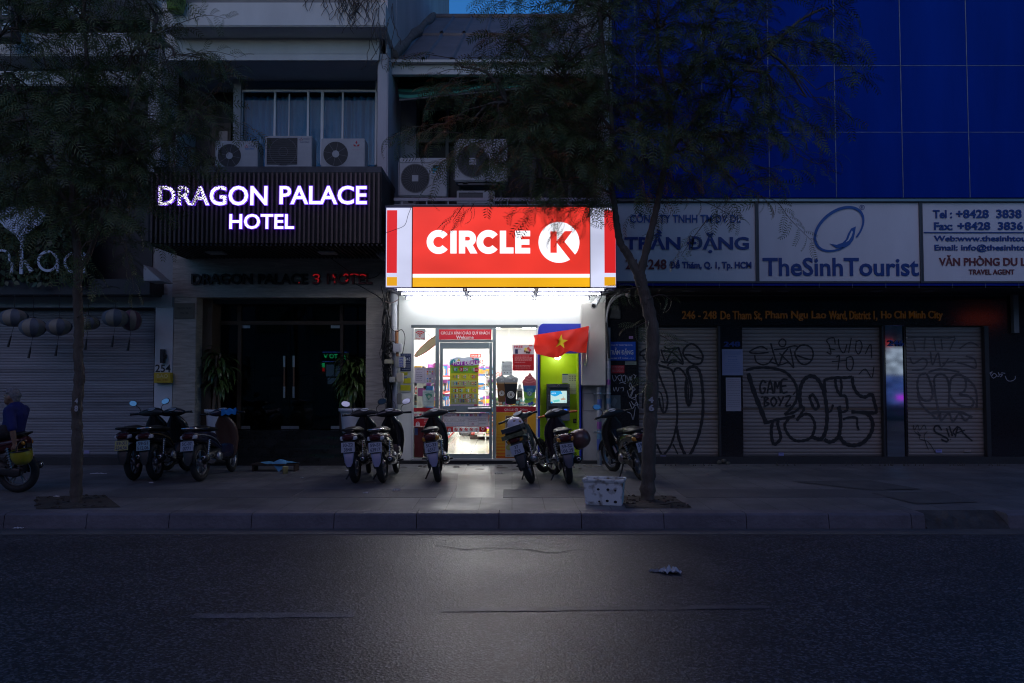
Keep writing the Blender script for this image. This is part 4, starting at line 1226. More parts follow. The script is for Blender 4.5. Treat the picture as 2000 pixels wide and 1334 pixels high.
def swirl(m, cx, w, y, Y):
    pts = [(cx - w * .52, y), (cx - w * .5, y - 5), (cx - w * .36, y - 9), (cx - w * .3, y - 13), (cx - w * .1, y - 16), (cx + w * .02, y - 22), (cx + w * .12, y - 18), (cx + w * .2, y - 14), (cx + w * .36, y - 10), (cx + w * .5, y - 5), (cx + w * .52, y)]
    m.ppoly(pts, Y - .002, flat(.42, .1, .12))
    for a, b in ((-4, .42), (-9, .3), (-14, .14)):
        m.stroke([(cx - w * b, y + a), (cx, y + a + 2.4), (cx + w * b, y + a - 1)], .02, Y - .003, flat(.55, .2, .2), 5)
    m.rect(cx - w * .46, y, cx + w * .46, y + 4, Y - .002, flat(.45, .1, .14)); m.ppoly([(cx - w * .45, y + 4), (cx + w * .45, y + 4), (cx + w * .42, y + 16), (cx, y + 20), (cx - w * .42, y + 15)], Y - .0024, flat(.05, .2, .5)); m.rect(cx - w * .2, y + 10, cx + w * .22, y + 16, Y - .003, flat(.1, .4, .6))
def hexa(m, cx, cy, w, Y):
    m.ppoly([(cx + 5.6 * math.cos(RAD(30 + 60 * i)), cy - 4 + 5.6 * math.sin(RAD(30 + 60 * i))) for i in range(6)], Y, flat(.04, .12, .4)); m.ppoly([(cx + 4.6 * math.cos(RAD(30 + 60 * i)), cy - 4 + 4.6 * math.sin(RAD(30 + 60 * i))) for i in range(6)], Y - .001, flat(.5, .7, .65)); m.text('F', cx - 1.8, cy - 6.5, cx + 2, cy - 1.5, Y - .002, flat(.03, .08, .3), .03); m.text('FROSTY', cx - 9.5, cy + 5.5, cx + 9.5, cy + 9.5, Y, flat(.05, .35, .25), .03)
cup('drink_sticker', 'tall frozen drink sticker, pink swirl over blue and green', 1020.5, 1048, 749, 787, flat(.3, .6, .12), swirl, hexa, YG - .016)
m = MB(); m.disc(1046, 782, 5, YG - .02, flat(.6, .52, .06), 18); m.disc(1034, 789, 3, YG - .022, flat(.04, .08, .4), 14); m.disc(1039, 787, 3, YG - .024, flat(.05, .1, .5), 14); m.disc(1042, 791, 2.4, YG - .026, flat(.1, .3, .06), 10)
solo(m, 'fruit_sticker', 'yellow and blue fruit sticker at the foot of the frozen drink', 'sticker')
# lower panel of the wide window
def band24(m, Y):
    m.text('CIRCLE', 985, 798, 1003, 802.5, Y, flat(.62, .5, .5), .03); m.disc(1008.5, 800.2, 3.4, Y, flat(.62, .5, .5), 18); m.text('K', 1006.7, 798.2, 1010.4, 802.3, Y - .001, flat(.42, .008, .02), .03); m.text('24hrs', 1016, 797.7, 1030.5, 802.5, Y, flat(.62, .5, .5), .02)
poster('window_banner', 'dark red banner with pale 24hrs lettering across the wide window', 'banner', [(969, 794, 1046.8, 805, mat('band_red'))], extra=band24)
orm = mat('orange_panel', (.62, .32, .015), .5, var=.05)
def orange(m, Y):
    for i, y in enumerate(range(848, 896, 6)):
        m.rect(969.3, y, 1046.5, y + 1.2 + i * .45, Y + .008, flat(.6, .26 - .022 * i, .012))
poster('orange_panel', 'orange striped panel filling the lower wide window', 'window panel', [(969, 805.2, 1046.8, 896, orm)], extra=orange)
def coffee(m, Y):
    m.text('Cà Phê Việt Nam', 990, 816.5, 1023, 821.5, Y, flat(.7, .62, .5), .015); m.ppoly([(988, 868), (988, 848), (1000, 838), (1012, 842), (1029, 832), (1029, 868)], Y, flat(.4, .43, .45)); m.disc(994, 863, 6, Y - .001, flat(.02, .04, .05), 20, .6); m.disc(995, 874, 7, Y - .0015, flat(.3, .33, .1), 20, .8); m.rect(988.5, 824, 1029.5, 836, Y, flat(.25, .17, .1)); m.ppoly([(1006, 852), (1024, 850), (1021, 888), (1010, 888)], Y - .002, flat(.12, .07, .03)); m.text('K20', 990, 888, 996, 891, Y, flat(.1, .1, .1), .01)
poster('coffee_poster', 'tall brown and grey coffee poster on the orange panel', 'poster', [(987, 812, 1030, 893, (.5, .48, .42)), (987.8, 812.8, 1029.2, 824, (.16, .07, .035)), (987.8, 824, 1029.2, 892.2, (.42, .44, .42))], extra=coffee, Y=YG - .026)
# wall posters beside the pipe
def bendo(m, Y):
    m.text('Bến Đỗ', 784, 698, 801, 704.5, Y, flat(.6, .62, .68), .02); lines(m, Y, 785, 801, (693, 708, 712, 718, 721.5), (.4, .42, .5))
poster('parking_sign', 'navy blue sign with pale lettering partly behind the meter boxes', 'sign', [(782, 690.5, 802.5, 725, (.03, .05, .14)), (783, 714.5, 802, 715.3, (.5, .5, .55))], extra=bendo, Y=YF - .012)
poster('phone_poster', 'yellow patched white poster below the navy blue sign', 'poster', [(781, 725.5, 803, 766, (.5, .53, .5)), (783, 727, 796, 733, (.6, .58, .03)), (788, 738, 802, 749, (.62, .6, .03)), (782, 752, 802, 763, (.62, .6, .03)), (787, 737, 795, 739, (.08, .12, .5))], [('Viettel', 784, 728, 794, 731.5, (.3, .3, .05), .01)], Y=YF - .012)

# ---- cash machine alcove
acb = mat('bank_blue', (.015, .03, .36), .4, var=.04)
lime = mat('bank_lime', (.45, .7, .012), .45, var=.06)
al = thing('bank_booth', 'lime green bank booth with a blue header set into the shop front', 'bank booth', P(1092, 897, YF))
m = MB(); m.ppoly([(1051, 689.5), (1051, 646), (1052, 640), (1056, 634), (1061, 632), (1135, 632), (1135, 689.5)], YF - .04, acb, .5); build(m, 'header', al)
m = MB(); m.pb(1051, 690, 1054.5, 897, YF - .04, .46, acb); m.pb(1131.5, 690, 1135, 897, YF - .04, .46, acb); m.pb(1054.6, 690, 1056.5, 897, YF + .02, .4, lime); m.pb(1128.5, 690, 1131.4, 897, YF + .02, .4, lime); build(m, 'side_panel', al)
m = MB(); m.pb(1056.6, 690, 1128.4, 897, YF + .36, .04, lime); m.pb(1056.6, 883, 1128.4, 897, YF + .34, .018, mat('dark_green_kick', (.1, .17, .01), .5)); build(m, 'back_panel', al)
m = MB(); wl_ = lit('acb_letter', (.75, .72, 1), .55); m.text('ACB', 1060, 654, 1098, 671, YF - .065, wl_, .03, .02); build(m, 'lettering', al)
t = thing('wall_light', 'glowing dome lamp under the blue bank header', 'wall light', P(1089, 694, YF))
m = MB(); o = P(1089, 697, YF + .1); m.ball(o, (.06, .06, .055), lit('dome_glow', (1, .93, .7), 30), 16, 10); build(m, 'lamp_shade', t)
m = MB(); m.lathe([(0, .075), (.07, .07), (.07, .05), (.05, .045)], o, (0, 0, 1), steel, 18); build(m, 'base', t)
t = thing('cash_machine', 'dark grey cash machine with a bright blue and cream screen', 'cash machine', P(1091, 822, YF + .2))
atmg = mat('atm_grey', (.1, .115, .13), .4, var=.06); atmd = mat('atm_dark', (.02, .022, .025), .35)
m = MB(); Ya = YF + .12
m.pb(1068, 750, 1113, 757, Ya, .24, atmg); m.pb(1068, 757.2, 1074, 792, Ya, .24, atmg); m.pb(1109, 757.2, 1113, 792, Ya, .24, atmg); m.pb(1074.2, 757.2, 1108.8, 792, Ya + .06, .18, atmg); m.pb(1068, 792.2, 1113, 805, Ya + .01, .23, atmg); m.pb(1068, 805.2, 1113, 822, Ya - .06, .3, atmg); build(m, 'body', t, bevel=.006)
m = MB(); scm = lit('atm_screen', (.62, .88, .85), .8); m.pb(1075.5, 763.5, 1107, 787, Ya + .05, .008, scm); bl = lit('atm_blue', (.02, .42, .85), .8)
m.ppoly([(1075.5, 763.7), (1096, 763.7), (1095.5, 768), (1091, 772), (1084, 774.5), (1078, 772.5), (1075.5, 770)], Ya + .048, bl); m.disc(1096, 768, 2, Ya + .0475, bl, 12); m.disc(1077.5, 786, 2, Ya + .0478, bl, 10); m.text('ACB', 1077, 767, 1086, 769.5, Ya + .045, lit('screen_white', (.8, .95, 1), .9), .01)
sk = lit('screen_sand', (.75, .55, .4), .6); m.ppoly([(1095, 779), (1100, 777), (1106, 779), (1104, 781), (1096, 781.5)], Ya + .047, sk); m.ppoly([(1100, 777), (1101, 773), (1102, 777)], Ya + .047, sk); m.text('24/7', 1101, 784, 1106, 786, Ya + .047, lit('screen_ink', (.1, .2, .3), .5), .0); m.ppoly([(1080, 782), (1092, 780), (1094, 784), (1082, 786)], Ya + .047, lit('screen_aqua', (.2, .8, .75), .7)); build(m, 'screen', t)
m = MB(); m.pb(1071.5, 793.5, 1089, 803, Ya, .009, atmd); m.pb(1098, 794, 1111, 798, Ya, .009, atmd); m.pb(1102, 799, 1108, 804, Ya - .03, .039, lit('card_slot_blue', (.03, .15, .9), .9)); m.pb(1072, 801, 1088, 801.8, Ya - .003, .002, mat('slot_gold', (.5, .45, .2), .4)); m.pb(1073, 810, 1096, 817, Ya - .068, .007, atmd)
for i in range(4):
    m.pb(1070.2, 771 + 3.6 * i, 1073.2, 773 + 3.6 * i, Ya - .006, .005, steel); m.pb(1109.6, 771 + 3.6 * i, 1112.4, 773 + 3.6 * i, Ya - .006, .005, steel)
build(m, 'keypad', t)
m = MB(); m.ring(1091, 753.7, 1.5, 3, Ya - .004, steel, 0, 180, 10); build(m, 'badge', t)
def bank(m, Y):
    lines(m, Y, 1100, 1108, (736, 739, 742), (.3, .35, .5)); [m.rect(1112 + 5 * i, 734 + 4 * j, 1114.5 + 5 * i, 735.5 + 4 * j, Y, flat(.12, .14, .2)) for i in range(3) for j in range(3)]; lines(m, Y, 1112, 1126, (750, 754, 758, 762), (.35, .38, .42)); m.rect(1098.3, 730.3, 1109.5, 732, Y, flat(.03, .06, .25))
poster('bank_notice', 'white bank notice sheets on the lime green wall', 'notice', [(1098, 730, 1110, 748, (.5, .58, .6)), (1110, 730, 1128, 770, (.52, .58, .5))], extra=bank, Y=YF + .345)
poster('camera_notice', 'small black notice with white symbols on the lime green wall', 'notice', [(1119.5, 818, 1129, 826.5, (.03, .04, .04))], [('i', 1121, 819.5, 1122, 824, (.6, .6, .6), .03), ('o', 1124, 820.5, 1127, 824, (.6, .6, .6), .02)], Y=YF + .345)

# ---- flag with its pole
t = thing('flag', 'red flag with yellow star on a short bent pole', 'flag', P(1148, 714, 14.2))
YL = 14.2
cl = mat('flag_red', (.75, .03, .02), .7, var=.05, vs=6)
nn, ll, bb = nodes_of(cl)
tr = nn.new('ShaderNodeBsdfTranslucent'); tr.inputs[0].default_value = (.9, .05, .03, 1); ms_ = nn.new('ShaderNodeMixShader'); ms_.inputs[0].default_value = .5
ll.new(bb.outputs[0], ms_.inputs[1]); ll.new(tr.outputs[0], ms_.inputs[2]); ll.new(ms_.outputs[0], nn['Material Output'].inputs[0])
top = catmull([(1151, 636, 0), (1125, 642, 0), (1095, 646.5, 0), (1065, 651, 0), (1039.5, 655, 0)], 10)
bot = catmull([(1146, 689.5, 0), (1130, 688.5, 0), (1112, 686, 0), (1098, 694, 0), (1088, 699.5, 0), (1068, 696, 0), (1049, 691, 0)], 10)
def fl(u, v, dy=0):
    def at(c, t_):
        x = t_ * (len(c) - 1); i = min(int(x), len(c) - 2); return c[i].lerp(c[i + 1], x - i)
    q = at(top, u).lerp(at(bot, u), v)
    q.x += (3 * math.sin(v * 5 + 1) if u > .9 else 0)
    y = YL + .07 * math.sin(u * 8 + v * 2.5) * (.3 + u) + .035 * math.sin(u * 19 - v * 5) + .02 * math.sin(v * 9 + u * 4) - .1 * u * v
    return P(q.x, q.y, y + dy)
m = MB(); m.grid(fl, 44, 18, cl); f_ = build(m, 'cloth', t, fix=False)
# the star follows the cloth
star = []
for i in range(10):
    r = (14.5 if i % 2 == 0 else 5.7); a = -math.pi / 2 + math.pi * i / 5 + .1
    star.append((1095 + r * math.cos(a), 667.5 + r * math.sin(a)))
sy = mat('flag_star', (.8, .62, .01), .7, var=.04)
m = MB(); c0 = (1095, 667.5)
for i in range(10):
    a, b = star[i], star[(i + 1) % 10]
    tri = []
    N = 5
    for ii in range(N + 1):
        for jj in range(N + 1 - ii):
            x = c0[0] + (a[0] - c0[0]) * ii / N + (b[0] - c0[0]) * jj / N; y = c0[1] + (a[1] - c0[1]) * ii / N + (b[1] - c0[1]) * jj / N
            u = (1150 - x) / 110; v = (y - (637 + 18 * u)) / (48 - 6 * u)
            q = fl(u, max(0, min(1, v)), -.012); tri.append(P(x, y, q.y))
    ix, f = {}, []; k = 0
    for ii in range(N + 1):
        for jj in range(N + 1 - ii):
            ix[ii, jj] = k; k += 1
    for ii in range(N):
        for jj in range(N - ii):
            f.append((ix[ii, jj], ix[ii + 1, jj], ix[ii, jj + 1]))
            if jj < N - ii - 1:
                f.append((ix[ii + 1, jj], ix[ii + 1, jj + 1], ix[ii, jj + 1]))
    m.add(tri, f, sy, True)
build(m, 'star', t, fix=False)
m = MB(); m.tube([P(1152, 634, YL), P(1149, 665, YL), P(1146.5, 690, YL), P(1146, 708, YL + .05), P(1144, 714, YL + .12), P(1142, 708, YL + .28)], .012, steel, 8); build(m, 'pole', t)

# ---- surveillance camera
t = thing('security_camera', 'white bullet camera hanging under the lightbox corner', 'camera', P(1165, 577, 14.2))
m = MB(); a, b = P(1167, 586, 14.1), P(1158, 600, 13.85); dv = (b - a).normalized()
m.lathe([(0, 0), (.045, 0), (.05, .02), (.05, .2), (.055, .21), (.055, .26), (.04, .26)], a, dv, mat('camera_white', (.6, .6, .58), .4), 16); build(m, 'body', t)
m = MB(); m.lathe([(.038, .0), (0, .005)], a + dv * .25, dv, acd, 14); build(m, 'lens', t)
m = MB(); m.tube([P(1168, 573, 14.1), P(1168, 584, 14.1), P(1165, 590, 14.05)], .014, mat('camera_white'), 8); m.tube([P(1168, 586, 14.1), P(1173, 584, 14.1), P(1176, 576, 14.15)], .006, acd, 6); build(m, 'bracket', t)

# ---- lightbox sign and its tubes
YB = 13.17
t = thing('shop_lightbox', 'glowing red, white and yellow lightbox sign over the shop', 'sign', P(979, 562, YB))
lr = lit('lightbox_red', (.86, .044, .03), 1.0)
lw = lit('lightbox_white', (.94, .95, 1.0), 1.15)
lw2 = lit('lightbox_side_white', (.74, .77, 1.0), .86)
ly = lit('lightbox_yellow', (.93, .46, .012), .95)
lrs = lit('lightbox_side_red', (.8, .022, .025), .85); lys = lit('lightbox_side_yellow', (.9, .42, .01), .85)
for mm, lo, hi in ((lr, .8, 1.16), (lw2, .8, 1.12), (ly, .88, 1.1)):   # the tubes inside show as soft brighter zones
    nn, ll, bb = nodes_of(mm)
    tc = nn.new('ShaderNodeTexCoord'); mp = nn.new('ShaderNodeMapping'); mp.inputs['Scale'].default_value = (.8, 1, 1.6); nz = nn.new('ShaderNodeTexNoise'); nz.inputs['Scale'].default_value = 1.2; nz.inputs['Detail'].default_value = 1
    mr = nn.new('ShaderNodeMapRange'); mr.inputs[1].default_value = .3; mr.inputs[2].default_value = .7; b0 = bb.inputs['Emission Strength'].default_value; mr.inputs[3].default_value = lo * b0; mr.inputs[4].default_value = hi * b0
    ll.new(tc.outputs['Object'], mp.inputs[0]); ll.new(mp.outputs[0], nz.inputs['Vector']); ll.new(nz.outputs[0], mr.inputs[0]); ll.new(mr.outputs[0], bb.inputs['Emission Strength'])
fr = mat('lightbox_frame', (.12, .01, .015), .4); fb_ = mat('lightbox_edge_blue', (.12, .12, .3), .4)
m = MB(); m.pb(804.3, 401.5, 1153.2, 404, YB - .01, .3, fr); m.pb(804.3, 560.3, 1153.2, 563, YB - .01, .3, fr); m.pb(804.3, 404.2, 805.8, 560, YB - .01, .3, fr); m.pb(1152, 404.2, 1153.2, 560, YB - .01, .3, fr)
for a, b in ((752.5, 804), (1153.5, 1204)):
    m.pb(a, 403.5, b, 405.5, YB + .03, .3, fb_); m.pb(a, 561, b, 563, YB + .03, .3, fb_)
m.pb(752.5, 405.7, 753.8, 560.8, YB + .03, .3, fb_); m.pb(1202.8, 405.7, 1204, 560.8, YB + .03, .3, fb_)
build(m, 'frame', t)
m = MB(); m.pb(806, 404.3, 1151.8, 534.7, YB, .02, lr); m.pb(806, 535, 1151.8, 541.7, YB, .02, lw); m.pb(806, 542, 1151.8, 560, YB, .02, ly); build(m, 'front_panel', t)
for a, b, r0, r1 in ((754, 803.8, 755.5, 775.3), (1153.6, 1202.6, 1180.5, 1202.4)):
    m = MB(); m.pb(a, 405.8, b, 560.7, YB + .045, .02, lw2); m.pb(r0, 410.5, r1, 533, YB + .04, .004, lrs); m.pb(r0, 541, r1, 558, YB + .04, .004, lys); build(m, 'side_panel', t)
m = MB(); zz = P(979, 563, YB).z; zt = P(979, 402, YB).z
xa, xb = P(753, 480, YB).x, P(1203.5, 480, YB).x
m.box(xa, xb, YB + .34, YB + .42, zz, zt, mat('lightbox_back', (.2, .2, .21), .6)); m.box(xa, xb, YB + .421, YF - .005, zz + .03, zz + .07, mat('reflector_grey', (.07, .07, .1), .5, var=.06)); m.box(xa, xa + .03, YB + .421, YF - .005, zz + .071, zt, mat('lightbox_back')); m.box(xb - .03, xb, YB + .421, YF - .005, zz + .071, zt, mat('lightbox_back')); build(m, 'box', t)
Z = lambda x, y: (740 + x / 4, 380 + y / 4)
m = MB(); YT = YB - .004
def C_(cx, cy, ro, ri, ry):
    m.ring(*Z(cx, cy), ri / 4, ro / 4, YT, lw, 38, 322, 40, ry)
m2 = m
C_(465, 370, 92, 40, 1.02); C_(855, 370, 92, 40, 1.02)
m.ppoly([Z(*p) for p in ((558, 282), (607, 282), (607, 460), (558, 460))], YT, lw)
m.ppoly([Z(*p) for p in ((625, 282), (674, 282), (674, 460), (625, 460))], YT, lw)
m.ring(*Z(697, 344), 15 / 4, 62 / 4, YT - .001, lw, -90, 90, 20); m.ppoly([Z(*p) for p in ((674, 282), (697, 282), (697, 329), (674, 329))], YT - .0005, lw); m.ppoly([Z(*p) for p in ((674, 359), (697, 359), (697, 406), (674, 406))], YT - .0005, lw)
m.ppoly([Z(*p) for p in ((676, 392), (726, 380), (770, 460), (714, 460))], YT - .0015, lw)
m.ppoly([Z(*p) for p in ((945, 282), (994, 282), (994, 413), (1052, 413), (1052, 460), (945, 460))], YT, lw)
m.ppoly([Z(*p) for p in ((1065, 282), (1182, 282), (1182, 326), (1113, 326), (1113, 350), (1176, 350), (1176, 392), (1113, 392), (1113, 416), (1182, 416), (1182, 460), (1065, 460))], YT, lw)
m.disc(*Z(1407, 373), 40, YT, lw, 64)
m.ppoly([Z(*p) for p in ((1340, 287), (1390, 287), (1390, 362), (1452, 285), (1512, 285), (1450, 368), (1534, 470), (1497, 512), (1390, 376), (1390, 455), (1340, 455))], YT - .004, lr)
m.ppoly([Z(*p) for p in ((1532, 468), (1566, 430), (1580, 470), (1530, 540), (1495, 511))], YT - .003, lr)
build(m, 'lettering', t, fix=False)
tubem = lit('tube_glow', (.9, .93, 1.0), 41.0)
k = 0
for row, (Yr, dz) in enumerate(((13.32, .0), (13.85, 0), (14.46, 0))):
    for i, (a, b) in enumerate(((781, 911), (912.5, 1045), (1046.5, 1176 if row < 2 else 1160))):
        s_ = (YF - .2) / Yr * .98 if row == 0 else 1
        x0, x1 = P(a, 575, 13.85).x, P(b, 575, 13.85).x
        zq = zz - (.008, .024, .04)[row]
        t = thing('tube_lamp', 'glowing tube lamp, %s of the %s row under the lightbox' % (('pipe end', 'middle one', 'camera end')[i], ('front', 'middle', 'rear')[row]), 'tube lamp', ((x0 + x1) / 2, Yr, zq), 'tube lamps under the lightbox')
        m = MB(); m.lathe([(.0, 0), (.014, 0), (.014, x1 - x0 - .07), (0, x1 - x0 - .07)], (x0 + .035, Yr, zq), (1, 0, 0), tubem, 10); build(m, 'tube', t)
        m = MB()
        for xx in (x0 + .012, x1 - .034):
            m.box(xx, xx + .022, Yr - .022, Yr + .022, zq - .025, zz + .03, mat('lamp_holder', (.1, .1, .16), .5))
        m.box(x0 + .036, x1 - .036, Yr - .02, Yr + .02, zz + .016, zz + .029, mat('lamp_holder')); build(m, 'holder', t)

# ---- upper floor of the shophouse
m = MB()
Yu = 15.7
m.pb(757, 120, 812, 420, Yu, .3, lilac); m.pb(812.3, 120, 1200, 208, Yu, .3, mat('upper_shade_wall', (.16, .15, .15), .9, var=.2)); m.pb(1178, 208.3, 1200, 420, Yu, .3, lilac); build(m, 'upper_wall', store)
m = MB(); m.pb(812.5, 208.5, 1177.7, 420, Yu + .25, .05, mat('upper_dark', (.012, .012, .014), .6)); build(m, 'upper_room', store)
m = MB(); fm = mat('old_frame', (.1, .1, .1), .6, var=.2)
for q in ((812.5, 208.5, 818, 420), (870, 208.5, 876, 420), (1034, 208.5, 1046, 420), (1110, 208.5, 1116, 420)):
    m.pb(*q, Yu + .1, .1, fm)
for a, b in ((818.3, 869.7), (876.3, 1033.7), (1046.3, 1109.7)):
    m.pb(a, 272, b, 278, Yu + .1, .1, fm)
build(m, 'upper_window', store)
m = MB(); m.box(Xl + .05, Xr - .02, 13.62, Yu - .002, P(979, 402, 13.7).z - .12, P(979, 402, 13.7).z, mat('balcony_slab', (.2, .2, .21), .85, var=.25)); build(m, 'balcony', store)
m = MB(); rl_ = mat('rail_paint', (.42, .43, .46), .6, var=.15)
m.pb(769, 386, 1182, 392, 13.75, .05, rl_)
for x in (784, 832, 874, 917, 956, 990, 1030, 1072, 1108, 1150):
    m.pb(x, 392.3, x + 2.5, 405, 13.76, .03, rl_)
m.pb(769, 399, 1182, 400.5, 13.745, .01, rl_); build(m, 'railing', store)
m = MB(); Ye = 14.45
m.pb(763, 116, 1198, 121, Ye - .12, .2, mat('gutter_white', (.5, .51, .5), .6, var=.12)); m.pb(765, 121.3, 1198, 145, Ye, .12, whiteband); build(m, 'gutter', store)
# roof of ridged metal sheets in two courses
tin = mat('roof_tin', (.135, .125, .14), .55, var=.25, vs=1.5, metal=.0)
e0, e1 = P(766, 117, Ye - .05), P(1198, 117, Ye - .05)
ridgeY = 21.8
zr = P(950, 37, ridgeY).z
m = MB()
def rp_(x, t_, dz=0):
    return Vector((x, e0.y + (ridgeY - e0.y) * t_, e0.z + (zr - e0.z) * t_ + dz))
for c, (t0, t1, dz) in enumerate(((0, .52, 0), (.5, 1, .05))):
    x = e0.x
    while x < 1.9:
        w = .52
        prof = [(0, 0), (.03, .055), (.07, .06), (.1, 0), (w, 0)]
        v = []
        for dx, h in prof:
            v += [rp_(x + dx, t0, h + dz), rp_(x + dx, t1, h + dz)]
        m.add(v, [(2 * i, 2 * i + 2, 2 * i + 3, 2 * i + 1) for i in range(4)], tin)
        x += w
m.add([rp_(e0.x, .5, 0), rp_(1.9, .5, 0), rp_(1.9, .5, .05), rp_(e0.x, .5, .05)], [(0, 1, 2, 3)], tin)
build(m, 'roof', store, fix=False)
m = MB(); m.tube([rp_(e0.x, 1, .06), rp_(1.9, 1, .06)], .09, tin, 8); m.box(e0.x, 1.9, ridgeY + .05, ridgeY + .2, e0.z - 1, zr, lilac); build(m, 'ridge', store)
m = MB()
q = [rp_(e0.x + .02, i / 10, .1 + .03 * math.sin(i * 2.1)) for i in range(11)]
m.tube(q, [.1 + .03 * math.sin(i * 1.7) for i in range(11)], mat('mortar_moss', (.14, .13, .12), .95, var=.4, vs=6, bump=.6), 8)
a, b, c = P(817, 12, 21.5), P(843, 36, 21.5), P(816, 36, 21.5)
m.add([a, b, c, a + Vector((0, .2, 0)), b + Vector((0, .2, 0)), c + Vector((0, .2, 0))], [(0, 1, 2), (3, 5, 4), (0, 3, 4, 1), (0, 2, 5, 3)], mat('dark_flashing', (.02, .02, .02), .8)); build(m, 'verge', store)
# awning
t = thing('awning', 'sagging green striped awning under the tin roof', 'awning', P(890, 150, 15.0))
g1, g2 = mat('awning_green', (.05, .28, .2), .8, var=.15), mat('awning_dark_green', (.02, .07, .055), .8, var=.2)
m = MB()
for k in range(8):
    def aw(u, v, k=k):
        v2 = (k + v) / 8
        x = 774 + 250 * u
        y = (150 + 45 * v2 * (1 - .55 * u)) + 3 * math.sin(u * 7) * v2 + 2 * math.sin(u * 17)
        return P(x + 6 * v2, y, 15.5 - 1.1 * v2)
    m.grid(aw, 24, 2, g1 if k % 2 == 0 else g2)
build(m, 'cloth', t, fix=False)
m = MB(); m.tube([P(772, 149, 15.5), P(1030, 149, 15.5)], .025, fm, 6); m.tube([P(780, 196, 14.4), P(1028, 172, 14.4)], .02, fm, 6); build(m, 'frame', t)

def bda(m):
    m.ppoly([(844, 323), (862, 323), (845, 340)], 14.247, flat(.02, .4, .55)); m.ppoly([(844, 323), (857, 323), (844, 330)], 14.246, flat(.02, .03, .06))
ac(780, 308, 872, 386, 14.25, 'framed', 'tall outdoor unit with blue triangle badge on the balcony over the lightbox', bda)
ac(889, 271, 991, 357, 14.4, 'framed', 'outdoor unit raised on a bracket above the others on the balcony')
t = ac(892, 372, 966, 400, 14.5, 'square', 'outdoor unit mostly hidden behind the balcony rail')
m = MB(); m.pb(895, 357.5, 985, 361, 14.42, .4, fm); m.pb(900, 361.2, 904, 402, 14.6, .04, fm); m.pb(976, 361.2, 980, 402, 14.6, .04, fm); solo(m, 'unit_bracket', 'steel bracket carrying the raised outdoor unit', 'bracket')

# ---- downpipe and the meter box tangle
pvc = mat('pvc_white', (.58, .6, .62), .35, var=.1, vs=2)
t = thing('downpipe', 'white plastic downpipe at the edge of the shop front', 'pipe', P(770, 912, 14.55))
m = MB(); m.tube([P(770, 585, 14.55), P(770, 690, 14.55)], .055, pvc, 14); m.tube([P(771, 690, 14.55), P(771, 905, 14.55)], .05, mat('pvc_grey', (.3, .33, .4), .4, var=.3, vs=3), 14)
build(m, 'pipe', t)
m = MB(); m.lathe([(.062, 0), (.062, .05)], P(770, 660, 14.55), (0, 0, 1), pvc, 14); m.lathe([(.07, 0), (.075, .12), (.05, .2)], P(770, 595, 14.55), (0, 0, 1), pvc, 14); build(m, 'collar', t)
boxes = [(767, 671, 784, 688, 14.35, (.5, .5, .54), 'pale grey junction box just under the orange conduit'), (771, 696, 790, 718, 14.3, (.28, .29, .27), 'meter box with blue and white label'), (750, 702, 767, 711, 14.35, (.42, .4, .28), 'tilted cream junction box on the cable bundle'), (774, 728, 787, 747, 14.32, (.45, .42, .34), 'tall cream junction box over the pipe'), (760, 736, 772, 747, 14.33, (.4, .4, .36), 'small square cream box low on the cable bundle'), (775, 768, 784, 790, 14.35, (.2, .2, .18), 'weathered brown box at the foot of the cable bundle')]
for a, b, c, d_, Y, col, lab in boxes:
    t = thing('junction_box', lab, 'junction box', P((a + c) / 2, d_, Y))
    m = MB(); m.pb(a, b, c, d_, Y, .14, mat('box_%d' % a, col, .5, var=.15)); o = build(m, 'body', t, bevel=.012)
    m = MB()
    if a == 771:
        m.pb(778.5, 697, 789.5, 717, Y - .004, .004, flat(.55, .57, .62)); [m.text(s_, 779.5, 698 + 5 * i, 787, 702 + 5 * i, Y - .006, flat(.03, .08, .5), .02) for i, s_ in enumerate(('088', 'HN', '168', '25'))]
    else:
        m.pb(a + 1.5, b + 1.5, c - 1.5, d_ - 1.5, Y - .006, .006, mat('box_%d' % a))
    build(m, 'cover', t)
t = thing('conduit', 'short orange conduit pipe above the grey junction box', 'pipe', P(775, 672, 14.4)); m = MB(); m.tube([P(775, 646, 14.45), P(775, 670.5, 14.42)], .03, flat(.45, .2, .08), 10); m.tube([P(776, 689, 14.42), P(776, 695.5, 14.4)], .025, flat(.4, .18, .08), 10); build(m, 'pipe', t)
wire = mat('black_cable', (.012, .012, .013), .55, var=.2)
t = thing('cable_bundle', 'tangle of black cables running down the stone pilaster', 'cables', P(760, 850, 14.5))
m = MB()
for i in range(46):
    x, pts = rnd.gauss(755, 5), []
    y = rnd.uniform(560, 720); y1 = rnd.uniform(740, 900)
    Yc = rnd.uniform(14.42, 14.62)
    while y < y1:
        tgt = 754 + 7 * (y > 690) + 4 * math.sin(y / 40)
        x += (tgt - x) * .25 + rnd.gauss(0, 2.5); pts.append(P(x, y, Yc)); y += rnd.uniform(8, 18)
    if len(pts) > 2:
        m.tube(catmull(pts, 3), rnd.choice((.005, .008, .011)), wire, 5)
build(m, 'cable', t)
m = MB()
for i in range(16):
    cx, cy = rnd.gauss(758, 5), rnd.choice((rnd.gauss(681, 6), rnd.gauss(722, 9), rnd.gauss(800, 14))); r = rnd.uniform(5, 12); a0 = rnd.random() * 6
    m.tube([P(cx + r * .7 * math.cos(a0 + 5.6 * k / 16), cy + r * math.sin(a0 + 5.6 * k / 16), 14.4 + .02 * math.sin(k)) for k in range(17)], rnd.choice((.005, .009)), wire, 5)
build(m, 'coil', t)
